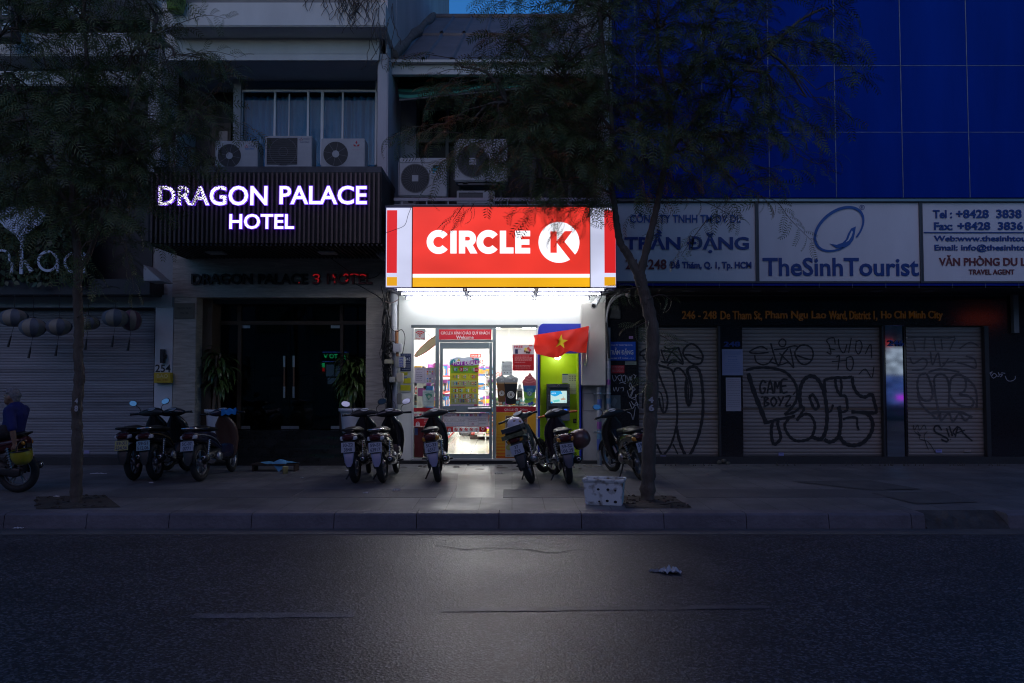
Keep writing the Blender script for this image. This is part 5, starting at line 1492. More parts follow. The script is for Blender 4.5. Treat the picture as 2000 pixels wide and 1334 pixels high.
for pts, lab, r in (([(745, 560), (752, 590), (760, 640), (757, 690)], 'thick black cable dropping along the pilaster edge', .012), ([(752, 640), (757, 634), (768, 645), (775, 648), (785, 644), (791, 660), (786, 692)], 'black cable looping around the orange conduit', .007), ([(742, 598), (750, 588), (762, 592), (775, 587), (779, 583)], 'pale and red twisted cable tied under the lightbox corner', .008), ([(738, 497), (746, 470), (752, 440), (755, 410), (753, 390)], 'grey cable rising beside the lightbox edge', .014), ([(690, 552), (720, 568), (745, 585), (755, 610)], 'black cable slung from the dark lettering to the pipe', .009), ([(640, 500), (700, 540), (735, 540), (748, 520)], 'thin black cable drooping across the stone header', .006)):
    m = MB(); m.tube(catmull([P(x, y, (14.42 if y > 570 else 13.95) - (.0 if x > 735 or y < 500 else -.55)) for x, y in pts], 6), r, mat('pale_cable', (.35, .25, .22), .6) if 'pale' in lab or 'grey' in lab else wire, 6); solo(m, 'cable', lab, 'cable')
m = MB(); m.tube(catmull([P(753, 455, 13.12), P(770, 449, 13.1), P(790, 440, 13.11), (P(797, 420, 13.12)), P(803, 405, 13.13)], 6), .004, wire, 5); solo(m, 'cable', 'hair thin wire across the white end of the lightbox', 'cable')
# ================================================================== blue panelled office building
YO = 13.5
office = thing('office_building', 'blue panelled office building with white travel office signs and closed graffiti shutters', 'building', P(1600, 910, YF))
bluep = mat('blue_panel', (.0005, .03, .28), .6, var=.22, vs=.7, spec=.04, stretch=(1.5, 1, .25))
grout = mat('panel_sealant', (.17, .2, .28), .7, var=.5, vs=5)
bandb = mat('blue_band', (.002, .02, .26), .5, var=.08, spec=.15)
dkframe = mat('sign_frame_dark', (.07, .07, .075), .4, metal=.3)
xL, xR = P(1197, 300, YO).x, P(2260, 300, YO).x
zT, zB = P(1600, -420, YO).z, P(1600, 388, YO).z
m = MB(); m.box(xL, xR, YO + .035, YO + .1, zB, zT, grout)
m.box(xL, xL + .12, YO + .101, 26, P(1600, 562, YO).z + .05, zT, whiteband); m.pb(1184, 560, 2260, 905, YF + .45, .1, darkwall); build(m, 'wall', office)
m = MB()
p0 = P(1373, 385, YO).x; pw = P(1503.5, 385, YO).x - p0
zr_ = P(1700, 258, YO).z; ph = P(1700, 128, YO).z - zr_
for i in range(-2, 8):
    for j in range(-1, 5):
        a, b = max(p0 + pw * i + .008, xL), min(p0 + pw * (i + 1) - .008, xR)
        c, d_ = max(zr_ + ph * j + .005, zB + .02), zr_ + ph * (j + 1) - .005
        if b - a > .05:
            t_ = rnd.uniform(-.002, .002)
            m.box(a, b, YO + t_, YO + .034, c, d_, bluep)
build(m, 'facade_panel', office)
m = MB()
for i in range(-2, 9):
    x = p0 + pw * i
    if x > xL:
        m.box(x - .006, x + .006, YO - .004, YO + .03, zB + .02, zT, grout)
for j in range(0, 5):
    z = zr_ + ph * j
    m.box(xL, xR, YO - .001, YO + .03, z - .004, z + .004, grout)
build(m, 'seam', office)
m = MB(); m.pb(1195, 388.3, 2260, 393, YO - .06, .12, mat('chrome_strip', (.2, .2, .21), .3, metal=.9)); m.pb(1195, 553, 2260, 562, YO, .1, bandb)
x = 1210
while x < 2200:
    m.pb(x, 553, x + .8, 562, YO - .003, .003, grout); x += 65
build(m, 'trim_band', office)
m = MB(); zz2 = P(1600, 562.5, YO).z; m.box(xL, xR, YO, 14.9, zz2 - .0, zz2 + .04, mat('soffit_dark', (.03, .03, .035), .45)); m.box(xL, xR, YO + .101, YO + .5, zz2 + .041, zB, darkwall); build(m, 'soffit', office)
for px in (1345, 1475, 1530, 1712, 1812):
    o = P(px, 568, 13.95); o.z = zz2 - .012
    m = MB(); m.lathe([(0, 0), (.1, 0), (.11, .011)], o, (0, 0, 1), mat('unlit_lamp', (.16, .16, .17), .4), 18)
    solo(m, 'recessed_lamp', 'unlit round recessed lamp in the dark soffit under the white travel signs', 'ceiling lamp', 'unlit round lamps under the travel signs')
gran = mat('dark_granite', (.017, .016, .018), .1, var=.5, vs=40)
m = MB()
m.pb(1184, 560, 2260, 636, YF, .4, gran)
for a, b in ((1184, 1247), (1408, 1450), (1728, 1731), (1768, 1771), (1928, 2260)):
    m.pb(a, 636.3, b, 892, YF, .4, gran)
m.pb(1731.2, 636.3, 1767.8, 892, YF + .03, .3, mat('black_mirror', (.3, .3, .33), .05, metal=1, var=0))
m.pb(1184, 892.3, 2260, 909, YF - .05, .5, mat('dark_plinth')); m.pb(1190, 577, 2260, 578.2, YF - .02, .02, mat('joint_grey', (.1, .1, .1), .5)); build(m, 'granite_wall', office)
m = MB()
for a, b in ((1404, 1408), (1725, 1728), (1926, 1934)):
    m = MB(); m.pb(a, 637, b, 892, YF - .05, .1, mat('guide_rail', (.03, .03, .032), .45)); build(m, 'shutter_guide', office)
m = MB(); m.pb(1980, 560, 1990, 650, YF - .1, .09, mat('pipe_grey', (.2, .2, .21), .4)); build(m, 'drain_pipe', office)
shg = mat('shutter_grey', (.26, .235, .215), .45, var=.22, vs=1.2, stretch=(.3, 1, 5))
shb = mat('shutter_band_brown', (.13, .095, .065), .6, var=.3, vs=2, stretch=(.3, 1, 4))
paint = mat('spray_black', (.015, .015, .016), .6, var=.2)
YSH = YF + .1
shs = []
for a, b, y0 in ((1247.5, 1403.5, 637), (1450.5, 1724.5, 637), (1771.5, 1925.5, 636)):
    m = MB(); shutter(m, a, b, y0, 891, YSH, .068, .016, shg)
    m.pb(a, y0 - .2, b, y0 + 3, YSH - .03, .03, mat('guide_rail'))
    o = build(m, 'roller_shutter', office); shs.append(o)
    m = MB(); m.pb(a, 887.5, b, 891.8, YSH - .03, .012, mat('shutter_foot', (.09, .085, .08), .5)); build(m, 'bottom_bar', o)
    m = MB()
    for y in (806, 817) if a < 1400 else (797,):
        m.rect(a, y, b, y + 3.4, YSH - .0168, shb)
    build(m, 'rust_stain', o)
YP_ = YSH - .019
K = 4.765
z1 = lambda pts: [(1180 + x / K, 630 + y / K) for x, y in pts]
z2 = lambda pts: [(1430 + x / K, 620 + y / K) for x, y in pts]
z3 = lambda pts: [(1740 + x / K, 620 + y / K) for x, y in pts]
m = MB()
def S(pts, w, sm=6):
    S.k += 1
    m.stroke(pts, w * 1.5, YP_ - .00015 * S.k, S.mat, sm)
S.k, S.mat = 0, paint
# shutter one
for pts, w in (([(430, 245), (390, 245), (340, 275), (335, 300), (360, 305), (430, 285)], .02), ([(360, 310), (385, 350), (430, 372)], .02),
               ([(530, 250), (540, 290), (575, 370), (600, 320), (640, 260), (700, 230)], .018), ([(530, 265), (620, 270), (690, 330), (730, 380)], .018), ([(690, 230), (715, 300), (735, 382), (700, 370)], .022), ([(525, 360), (590, 372), (640, 350), (715, 375)], .02), ([(555, 220), (600, 245), (700, 230)], .018), ([(590, 405), (610, 378), (680, 362), (730, 380)], .018),
               ([(740, 250), (780, 210), (825, 200), (880, 240), (918, 310), (905, 370), (860, 388), (800, 370), (750, 320), (735, 280), (745, 245)], .024), ([(750, 300), (800, 300), (860, 325), (915, 335)], .02),
               ([(500, 395), (570, 415), (625, 440), (650, 500), (665, 620), (678, 760), (680, 880), (665, 1000), (620, 1140), (560, 1225), (530, 1220), (490, 1130)], .026), ([(650, 460), (665, 430), (700, 425), (745, 470), (770, 520)], .024), ([(770, 520), (760, 600), (765, 700), (788, 770), (810, 700), (812, 610), (795, 520), (775, 450), (800, 415), (850, 412), (890, 460), (910, 560), (920, 690), (918, 850), (890, 1010), (840, 1150), (790, 1240), (755, 1230), (710, 1130), (680, 1010), (672, 960)], .036),
               ([(780, 540), (788, 760)], .014), ([(505, 460), (540, 560), (580, 660), (590, 740), (575, 820), (550, 838), (525, 780), (510, 700)], .024), ([(500, 640), (530, 660), (548, 740), (550, 850)], .016), ([(410, 600), (375, 615), (362, 700), (360, 800)], .022), ([(375, 930), (390, 1000), (395, 1080)], .014), ([(640, 1130), (670, 1190), (700, 1260)], .018)):
    S(z1(pts), w)
build(m, 'graffiti', shs[0], fix=False)
# shutter two
m = MB(); S.k = 0
for pts, w in (([(330, 300), (270, 270), (190, 300), (165, 325), (230, 335), (340, 325)], .018), ([(210, 350), (225, 410), (280, 440), (340, 425), (380, 370)], .018), ([(360, 240), (385, 330), (430, 450), (470, 350), (520, 290)], .02), ([(390, 300), (480, 290), (570, 265), (610, 270)], .018), ([(440, 330), (520, 410), (575, 470)], .018), ([(540, 290), (560, 380), (575, 465)], .018), ([(350, 410), (450, 440), (520, 420), (575, 465)], .016), ([(440, 220), (470, 200), (500, 225), (490, 265), (455, 270), (435, 240), (445, 215)], .016),
               ([(590, 310), (630, 265), (690, 258), (740, 290), (755, 350), (730, 410), (680, 438), (630, 420), (590, 360), (585, 315)], .02), ([(600, 350), (680, 380), (750, 395)], .018),
               ([(130, 490), (230, 468), (360, 470), (480, 500), (560, 570), (600, 650), (605, 740), (570, 820), (490, 905)], .034), ([(150, 520), (200, 680), (265, 850), (320, 990)], .055), ([(310, 985), (420, 950), (560, 925), (575, 905)], .034), ([(490, 905), (580, 880), (640, 835), (670, 850), (640, 900), (600, 960)], .03), ([(490, 905), (540, 890)], .02),
               ([(600, 960), (660, 905), (720, 905), (760, 960), (770, 1030), (740, 1110), (690, 1140), (620, 1150), (560, 1130), (510, 1070), (490, 1000), (530, 940)], .034), ([(380, 960), (365, 1050), (375, 1150), (400, 1180), (450, 1130), (445, 1070), (425, 1000), (430, 960)], .038),
               ([(640, 830), (630, 740), (640, 640), (680, 570), (740, 545), (800, 580), (850, 680), (875, 800), (885, 930), (870, 1060), (830, 1130), (780, 1125), (740, 1110)], .046), ([(720, 740), (755, 720), (805, 820), (765, 850), (720, 740)], .034),
               ([(870, 700), (860, 600), (880, 575), (960, 560), (1060, 560), (1120, 550)], .034), ([(960, 570), (970, 650), (1005, 720), (1060, 740), (1075, 850)], .034), ([(1010, 570), (1020, 640), (1010, 720)], .03), ([(1120, 550), (1130, 640), (1180, 720), (1240, 740), (1300, 715), (1325, 790), (1340, 880), (1270, 885), (1110, 878)], .04), ([(1080, 860), (1020, 880), (1000, 820)], .03), ([(880, 880), (920, 870), (940, 810)], .026), ([(990, 830), (1010, 940), (1000, 1080), (960, 1140), (900, 1160), (860, 1130)], .044),
               ([(1240, 885), (1290, 930), (1310, 1010), (1280, 1100), (1210, 1170), (1130, 1190), (1050, 1170), (1000, 1110)], .046), ([(1030, 950), (1090, 930), (1160, 935), (1165, 1000), (1180, 1050)], .026),
               ([(880, 320), (920, 340), (905, 260), (880, 210), (945, 190), (960, 250)], .014), ([(900, 290), (960, 300)], .014), ([(990, 200), (1000, 280), (1040, 330), (1070, 250)], .014), ([(1110, 190), (1085, 330)], .014), ([(1150, 230), (1190, 215), (1210, 270), (1180, 340), (1150, 300), (1155, 235)], .014), ([(1240, 340), (1290, 250), (1300, 380)], .014), ([(970, 370), (1000, 360), (985, 490)], .014), ([(930, 410), (1060, 400)], .012), ([(1060, 380), (1110, 365), (1130, 420), (1110, 490), (1070, 470), (1065, 385)], .014), ([(1180, 530), (1240, 480), (1300, 560), (1320, 460)], .012)):
    S(z2(pts), w)
for word, x0, y0, x1, y1 in (('GAME', 255, 585, 525, 710), ('BOYZ', 290, 740, 555, 830)):
    a = z2([(x0, y0), (x1, y1)])
    L = {'G': [[(1, .2), (.5, 0), (0, .4), (.2, .95), (.7, .9), (.9, .6), (.5, .6)]], 'A': [[(0, 1), (.5, 0), (1, 1)], [(.2, .65), (.85, .6)]], 'M': [[(0, 1), (.1, .1), (.5, .6), (.9, .1), (1, 1)]], 'E': [[(1, 0), (0, .05), (.05, .95), (1, .9)], [(0, .5), (.8, .45)]], 'B': [[(.1, 0), (.1, 1)], [(.1, 0), (.8, .15), (.2, .45), (.95, .7), (.1, 1)]], 'O': [[(.5, 0), (0, .45), (.45, 1), (1, .5), (.5, 0)]], 'Y': [[(0, 0), (.5, .5)], [(1, 0), (.2, 1)]], 'Z': [[(0, .05), (1, 0), (.05, 1), (1, .9)]]}
    cw = (a[1][0] - a[0][0]) / len(word)
    for i, ch in enumerate(word):
        for st_ in L[ch]:
            S([(a[0][0] + cw * (i + .08 + .8 * x), a[0][1] + (a[1][1] - a[0][1]) * y - 1.0 * i * .5) for x, y in st_], .022, 3)
S([z2([(570, 720)])[0], z2([(590, 690)])[0]], .014, 0); S([z2([(270, 745)])[0], z2([(290, 735)])[0]], .014, 0)
build(m, 'graffiti', shs[1], fix=False)
# shutter three
m = MB(); S.k = 0
S.mat = mat('faded_spray', (.09, .085, .085), .6, var=.3)
for pts, w in (([(330, 520), (270, 540), (248, 620), (265, 720), (310, 770), (370, 765), (390, 700), (360, 580), (335, 525)], .026), ([(250, 700), (280, 800), (360, 890)], .026), ([(410, 640), (405, 570), (440, 530), (490, 530), (530, 580), (545, 680), (540, 830)], .026), ([(405, 640), (420, 750), (445, 870)], .026), ([(550, 680), (560, 580), (610, 535), (670, 545), (700, 600), (690, 680), (640, 715), (720, 730), (770, 780), (750, 830), (680, 830), (600, 790), (550, 720)], .026), ([(690, 550), (770, 630), (800, 720), (800, 840)], .026), ([(350, 510), (450, 480), (560, 490), (640, 510)], .02), ([(360, 890), (500, 880), (650, 880), (760, 930)], .026), ([(380, 900), (430, 940), (460, 890), (470, 960), (540, 890), (580, 970), (640, 890), (690, 960), (740, 920)], .024),
               ([(160, 190), (320, 180), (520, 190), (600, 180)], .016), ([(210, 220), (230, 320)], .016), ([(320, 190), (310, 300)], .016), ([(400, 190), (420, 310)], .016), ([(470, 200), (480, 300)], .016), ([(600, 190), (550, 300)], .016), ([(640, 290), (740, 230), (820, 270)], .016), ([(180, 370), (210, 430), (300, 380), (340, 420), (300, 480), (200, 490)], .018), ([(370, 320), (390, 440), (440, 330), (470, 460), (540, 380)], .018), ([(620, 420), (700, 440), (790, 470), (780, 390), (700, 360)], .018), ([(480, 430), (600, 400)], .014)):
    S(z3(pts), w)
S.mat = paint
for pts, w in (([(475, 1050), (440, 1005), (405, 1025), (415, 1065), (480, 1100), (530, 1130), (525, 1155), (490, 1145), (470, 1130)], .02), ([(520, 1030), (545, 1110)], .018), ([(555, 1130), (558, 1136)], .02), ([(545, 1010), (575, 1105)], .018), ([(625, 1010), (580, 1065), (610, 1100)], .016), ([(600, 1115), (630, 1020), (680, 1080), (760, 1150)], .018), ([(610, 1075), (690, 1050)], .014),
               ([(210, 1000), (220, 1050), (250, 1000), (270, 1050), (310, 1000), (330, 1040)], .008), ([(220, 1060), (270, 1100), (250, 1060)], .008), ([(280, 1090), (270, 1130), (350, 1160), (410, 1250)], .008), ([(340, 1060), (310, 1110), (350, 1230)], .008)):
    S(z3(pts), w, 4)
build(m, 'graffiti', shs[2], fix=False)
for a, b, c, d_, col, lab in ((1290, 890, 1301, 896, (.4, .38, .7), 'small lilac sticker at the foot of the shutter behind the thick trunk'), (1521, 884, 1531, 890, (.38, .4, .75), 'small lilac sticker at the foot of the GAME BOYZ shutter'), (1828, 878, 1840, 884, (.36, .38, .75), 'small lilac sticker at the foot of the shutter beside the mirror strip'), (1884, 878.5, 1897, 883, (.5, .42, .35), 'small beige sticker at the foot of the shutter beside the mirror strip')):
    m = MB(); m.pb(a, b, c, d_, YSH - .045, .004, flat(*col)); m.rect(a + 1.5, b + 2, c - 1.5, b + 3, YSH - .0465, flat(.15, .15, .3)); solo(m, 'sticker', lab, 'sticker')
# address lettering in amber tubes
t = thing('address_sign', 'dim amber street address lettering on the black granite over the shutters', 'sign', P(1588, 626, YF - .05))
m = MB(); am = mat('amber_letter', (.15, .062, .008), .35, var=.5, vs=9, emit=(1, .38, .02), es=.012)
for s_, a, b in (('246 - 248', 1333, 1400), ('De Tham St,', 1408, 1489), ('Pham Ngu Lao', 1496, 1614), ('Ward, District 1,', 1620, 1714), ('Ho Chi Minh City', 1722, 1842)):
    m.text(s_, a, 607, b, 626.5 if ',' in s_ or 'g' in s_ or 'y' in s_ else 623, YF - .03, am, .012, .028)
build(m, 'lettering', t)
# three white sign panels
wp = mat('sign_white', (.7, .71, .73), .4, var=.1, vs=.8, stretch=(1, 1, .3))
blu, bl2, red = mat('sign_blue', (.01, .045, .24), .4, var=.06), mat('sign_mid_blue', (.02, .1, .36), .4, var=.06), mat('sign_red', (.17, .03, .035), .4, var=.06)
def panel(px0, px1, lab, fn):
    t = thing('shop_sign', lab, 'sign', P((px0 + px1) / 2, 552, YO), 'white sign panels of the travel office')
    m = MB(); m.pb(px0 + 3, 395.5, px1 - 3, 549, YO, .06, wp); build(m, 'panel', t)
    m = MB(); m.pb(px0 - .5, 393.3, px0 + 2.8, 552.5, YO - .03, .1, dkframe); m.pb(px1 - 2.8, 393.3, px1 + .5, 552.5, YO - .03, .1, dkframe); m.pb(px0 + 3, 393.3, px1 - 3, 395.3, YO - .02, .1, dkframe); m.pb(px0 + 3, 549.2, px1 - 3, 552.5, YO - .02, .1, dkframe); build(m, 'frame', t)
    m = MB(); fn(m, YO - .016); build(m, 'lettering', t)
def tx(m, s_, a, b, c, d_, Y, col, bo=.02):
    m.text(s_, a, b, c, d_, Y, col, bo * .6, .015)
def pa(m, Y):
    tx(m, 'CÔNG TY TNHH TM DV DL', 1231, 415, 1447, 435, Y, bl2); tx(m, 'TRẦN ĐẶNG', 1220, 449, 1463, 494, Y, blu, .05); tx(m, '246-248', 1222, 506, 1302, 526, Y, red, .03); tx(m, 'Đề Thám, Q. 1, Tp. HCM', 1308, 507, 1468, 528, Y, blu, .05)
def pb_(m, Y):
    # tilted ellipse, open on its lower right, with a folded leaf inside
    c, s_ = math.cos(RAD(-38)), math.sin(RAD(-38))
    def el(a, rx, ry):
        x, y = rx * math.cos(a), ry * math.sin(a)
        return (1639 + x * c - y * s_, 447 + x * s_ + y * c)
    n = 60; o_, i_ = [], []
    for k in range(n + 1):
        a = RAD(107) + RAD(325) * k / n
        w = 3.2 + 2.6 * math.sin(math.pi * k / n)
        o_.append(el(a, 56, 37)); i_.append(el(a, 56 - w, 37 - w))
    for k in range(n):
        m.ppoly([o_[k], o_[k + 1], i_[k + 1], i_[k]], Y, bl2)
    m.ppoly([(1672, 442), (1663, 446), (1657, 456), (1653, 467), (1646, 474), (1634, 478), (1622, 476), (1634, 484), (1648, 485), (1660, 478), (1667, 468), (1670, 455)], Y, bl2, .012)
    m.ppoly([(1664, 450), (1660, 458), (1657, 467), (1652, 473), (1658, 470), (1663, 462), (1666, 453)], Y - .002, wp)
    m.ring(1684, 405, 4, 5, Y, blu, n=20); m.text('R', 1682.3, 402.5, 1686, 407.5, Y, blu, .01)
    tx(m, 'TheSinhTourist', 1490, 503, 1795, 539, Y, blu, .03)
def pc(m, Y):
    tx(m, 'Tel :', 1823, 410, 1860, 426, Y, blu, .04); tx(m, '+8428  3838 9597', 1868, 409, 2054, 426, Y, blu, .04); tx(m, 'Fax:', 1825, 434, 1861, 449, Y, blu, .04); tx(m, '+8428  3836 9540', 1871, 433, 2056, 449, Y, blu, .04); m.pb(1805, 453, 2100, 455, Y, .012, blu)
    tx(m, 'Web:www.thesinhtourist.vn', 1825, 460, 2055, 471, Y, blu, .03); tx(m, 'Email: info@thesinhtourist.vn', 1826, 477, 2062, 492, Y, blu, .03); tx(m, 'VĂN PHÒNG DU LỊCH', 1835, 498, 2040, 523, Y, red, .03); tx(m, 'TRAVEL AGENT', 1893, 526, 1982, 536, Y, red, .02)
panel(1198, 1479, 'white sign panel with blue lettering behind the thick forked trunk', pa)
panel(1479.6, 1800, 'white sign panel with blue oval leaf emblem above its lettering', pb_)
panel(1800.6, 2110, 'white sign panel of telephone numbers and blue web address lines', pc)
# notices and small signs on the granite
YN = YF - .01
def notice(a, b, c, d_, col, lab, fn=None, name='notice', cat='notice'):
    return poster(name, lab, cat, [(a, b, c, d_, col)], extra=fn, Y=YN)
def np1(m, Y):
    lines(m, Y, 1414, 1448, (687, 691), (.1, .2, .5)); lines(m, Y, 1422, 1440, (696, 702, 705), (.1, .2, .5)); lines(m, Y, 1416, 1446, (710, 714, 718, 722, 726), (.15, .25, .5))
notice(1410.5, 682, 1451, 733, (.36, .42, .62), 'pale blue notice sheet on the black column between two shutters', np1)
notice(1418, 737.5, 1447.5, 803, (.5, .5, .58), 'long white typed sheet under the pale blue notice', lambda m, Y: lines(m, Y, 1421, 1445, (741, 745, 749, 753, 757, 762, 768, 772, 777, 782, 786, 790, 794), (.25, .25, .32)))
m = MB(); m.text('248', 1414, 667, 1446, 677, YN - .02, mat('sign_blue'), .03, .018); solo(m, 'house_number', 'dark blue numerals 248 above the pale blue notice', 'house number')
m = MB(); m.text('246', 1736, 664, 1765, 676, YN - .0, mat('sign_blue'), .03, .018); solo(m, 'house_number', 'dark numerals 246 at the top of the mirror strip', 'house number')
def tdsign(m, Y):
    c = flat(.7, .72, .78)
    m.text('CÔNG TY TNHH TM DV DL', 1191, 672, 1236, 675.5, Y, c, .01); m.text('TRẦN ĐẶNG', 1190, 679, 1237, 695, Y, c, .03); m.text('246-248 ĐỀ THÁM - Q 1', 1190, 697, 1238, 701.5, Y, c, .02)
notice(1188.5, 667.5, 1241.5, 704, (.01, .1, .62), 'blue enamel plate with white lettering on black granite above the red sticker', tdsign, 'sign_plate', 'sign')
notice(1194, 713.5, 1219.5, 729, (.5, .03, .04), 'red sticker with rows of fine print on black granite', lambda m, Y: lines(m, Y, 1196, 1218, (715.5, 718, 720.5, 723, 725.5), (.6, .35, .35)), 'sticker', 'sticker')
notice(1221, 706, 1243, 712.5, (.32, .36, .3), 'pair of small pale green stickers under the blue enamel plate', lambda m, Y: lines(m, Y, 1222.5, 1242, (708.5,), (.1, .12, .1)), 'sticker', 'sticker')
notice(1228.5, 656.5, 1236.5, 661.5, (.45, .25, .5), 'tiny pink sticker above the blue enamel plate', lambda m, Y: lines(m, Y, 1229.5, 1235.5, (658.5,), (.25, .1, .3)), 'sticker', 'sticker')
notice(1180, 772, 1212, 800, (.12, .16, .17), 'greenish glass plate behind the scooter mirror', lambda m, Y: m.ppoly([(1192, 790), (1200, 776), (1206, 782), (1200, 795)], Y, flat(.2, .25, .27)), 'sign_plate', 'sign')
m = MB(); S.k = 0; S.mat = mat('spray_white', (.33, .33, .36), .6, var=.2)
def YPw(pts, w): m.stroke(pts, w, YN - .001 - .0001 * len(m.v) / 50, S.mat, 4)
for pts in ([(75, 490), (90, 545), (115, 520), (100, 490)], [(120, 500), (150, 545), (160, 490), (125, 500)], [(170, 500), (195, 490), (200, 545), (175, 550), (165, 510)], [(210, 495), (225, 545), (240, 500), (250, 540), (260, 490)], [(270, 480), (295, 500), (280, 520), (300, 490)], [(140, 565), (170, 558), (200, 570)], [(85, 600), (95, 640), (110, 600), (125, 640), (140, 600)], [(150, 610), (180, 605), (175, 640)],
            [(230, 580), (270, 640), (245, 560), (235, 600)], [(250, 650), (290, 620), (260, 600)], [(215, 630), (240, 700), (270, 640), (240, 690), (290, 720)], [(260, 700), (300, 690), (290, 670), (300, 750)], [(235, 740), (265, 800), (300, 740), (320, 800)], [(250, 730), (280, 770), (320, 760)], [(210, 830), (250, 850), (270, 905), (290, 790)]):
    YPw(z1(pts), .012)
for pts in ([(920, 520), (945, 505), (930, 530), (955, 565), (985, 540), (960, 520), (940, 545)], [(985, 545), (1010, 545), (1000, 510)], [(1005, 530), (1040, 530), (1020, 555)], [(1030, 515), (1065, 520)], [(1065, 545), (1085, 585), (1120, 592), (1155, 575), (1160, 545)]):
    YPw(z3(pts), .014)
build(m, 'graffiti', office, fix=False)
# reddish lettered lamp of a bar reflected from across the street is left to the polished stone
# pipes and cables at the seam between the buildings
for px, py0, Y, r, lab, c in ((1170, 756, 14.5, .042, 'grey metal pipe with stickers at the corner of the shop front', (.2, .21, .23)), (1188, 640, 14.55, .04, 'pale pipe covered in stickers beside the blue enamel plate', (.3, .31, .34))):
    t = thing('downpipe', lab, 'pipe', P(px, 912, Y))
    m = MB(); m.tube([P(px, py0, Y), P(px + 1, 912, Y)], r, mat('pipe_%d' % px, c, .4, var=.3, vs=5), 12); build(m, 'pipe', t)
    m = MB(); pal2 = [(.1, .15, .45), (.5, .5, .55), (.3, .1, .35), (.15, .3, .45)]
    for i in range(5):
        y = py0 + 40 + (900 - py0) * i / 7 + rnd.uniform(-5, 5)
        m.lathe([(r + .002, 0), (r + .002, rnd.uniform(.08, .2))], P(px + .5, y, Y), (0, 0, 1), flat(*pal2[i % 4]), 14, arc=(0, 360))
    build(m, 'sticker', t)
    m = MB()
    for y in (770, 846):
        m.lathe([(r + .008, 0), (r + .012, .015), (r + .008, .03)], P(px, y, Y), (0, 0, 1), steel, 14); m.box(P(px, y, Y).x - .09, P(px, y, Y).x - .0, Y, Y + .12, P(px, y, Y).z, P(px, y, Y).z + .02, steel)
    build(m, 'clamp', t)
t = thing('cable_bundle', 'bundle of pale cables curving down from the soffit corner beside the lightbox', 'cables', P(1190, 690, 14.5))
m = MB()
for i in range(9):
    o = rnd.uniform(-4, 4)
    pts = [(1235 + o, 566 + o * .3), (1215 + o, 571 + o), (1198 + o * .6, 582 + o * .8), (1188 + o * .4, 600), (1184.5 + o * .3, 630), (1188 + o * .5, 660), (1190 + o * .3, 700)]
    m.tube(catmull([P(x, y, 14.45 + .03 * math.sin(i * 2 + k)) for k, (x, y) in enumerate(pts)], 6), .014, mat('pale_cable2', (.22, .22, .23), .5, var=.3) if i % 3 else wire, 6)
build(m, 'cable', t)
m = MB(); m.ball(P(1227, 572, 14.4), (.06, .05, .08), mat('pale_cable2'), 10, 7); build(m, 'clamp', t)
m = MB(); m.pb(1190, 597, 1212, 622, YN - .05, .05, mat('dark_box', (.05, .055, .06), .5)); m.pb(1191.5, 599, 1210.5, 620, YN - .056, .005, mat('dark_box2', (.07, .075, .08), .5)); solo(m, 'junction_box', 'dark grey junction box beside the pale cable bundle', 'junction box', bevel=.004)
m = MB()
for x, y in ((1405, 903), (1414, 900), (1422, 905)):
    m.ball(P(x, y, 14.55), (.05, .03, .04), mat('dry_weed', (.09, .09, .07), .9, var=.4), 7, 5)
for i in range(46):
    x = rnd.uniform(1270, 1990); b = G(x, 910, PAV); L = rnd.uniform(.03, .12)
    m.add([b, b + Vector((.02, 0, 0)), b + Vector((rnd.uniform(-.05, .05), -.02, L))], [(0, 1, 2)], mat('dry_weed'))
o = solo(m, 'weed_tuft', 'dry weeds and dirt along the foot of the graffiti shutters', 'weeds'); o['kind'] = 'stuff'

# ================================================================== across the street, seen only in the polished glass and stone
opp = mat('far_render', (.22, .2, .2), .85, var=.3, vs=.5)
oc = [(-34, -16), (-15.9, -7.6), (-7.5, -.2), (-.1, 7.2), (7.3, 18), (18.1, 34)]
for i, (a, b) in enumerate(oc):
    t = thing('shophouse', ('plain', 'narrow', 'dark', 'tall', 'wide', 'end')[i] + ' shophouse across the street, met only in reflections', 'building', ((a + b) / 2, -8.2, .15))
    h = (7.5, 9, 8.4, 10, 7, 8)[i]
    m = MB(); m.box(a, b, -12, -8, .15, h, opp); build(m, 'wall', t)
    m = MB(); n = max(2, int((b - a) / 2.4))
    for k in range(n):
        for z in (3.9, 6.1):
            x = a + (b - a) * (k + .5) / n; m.box(x - .7, x + .7, -7.99, -7.95, z, z + 1.5, darkglass)
    build(m, 'window', t)
    m = MB(); m.box(a + .3, b - .3, -7.99, -7.94, .15, 2.9, shg); build(m, 'roller_shutter', t)
# lit shop sign whose image shows in the hotel glass
def mirror_pt(px, py, Yo):
    """world point at distance Yo behind the camera whose image in the hotel glass falls on that pixel"""
    q = P(px, py, 2 * YD - Yo); return q
t = thing('led_sign', 'small green lit shop sign across the street, mirrored in the hotel glass', 'sign', (-7, -7.8, 2.5))
gl = lit('led_green', (.03, 1, .35), 2.2); gb = lit('led_blue', (.08, .2, 1), 1.5); gr = lit('led_red', (1, .03, .03), 1.5)
Yo = -7.7
vs, fs = text_polys('HOTEL TOV', .03)
m = MB()
def mrect(a, b, c, d_, mt, dy=0):
    p, q = mirror_pt(a, b, Yo), mirror_pt(c, d_, Yo)
    m.box(p.x, q.x, Yo + dy - .02, Yo + dy, q.z, p.z, mt)
p, q = mirror_pt(630, 705, Yo), mirror_pt(676, 689, Yo)
zz3 = []
vs2, fs2 = text_polys('JIE TO V', .03)
w = [(q.x - (q.x - p.x) * a * .96, Yo + .01, p.z + .06 + (q.z - p.z - .12) * b) for a, b in vs2]
m.add(w, fs2, gl); build(m, 'lettering', t)
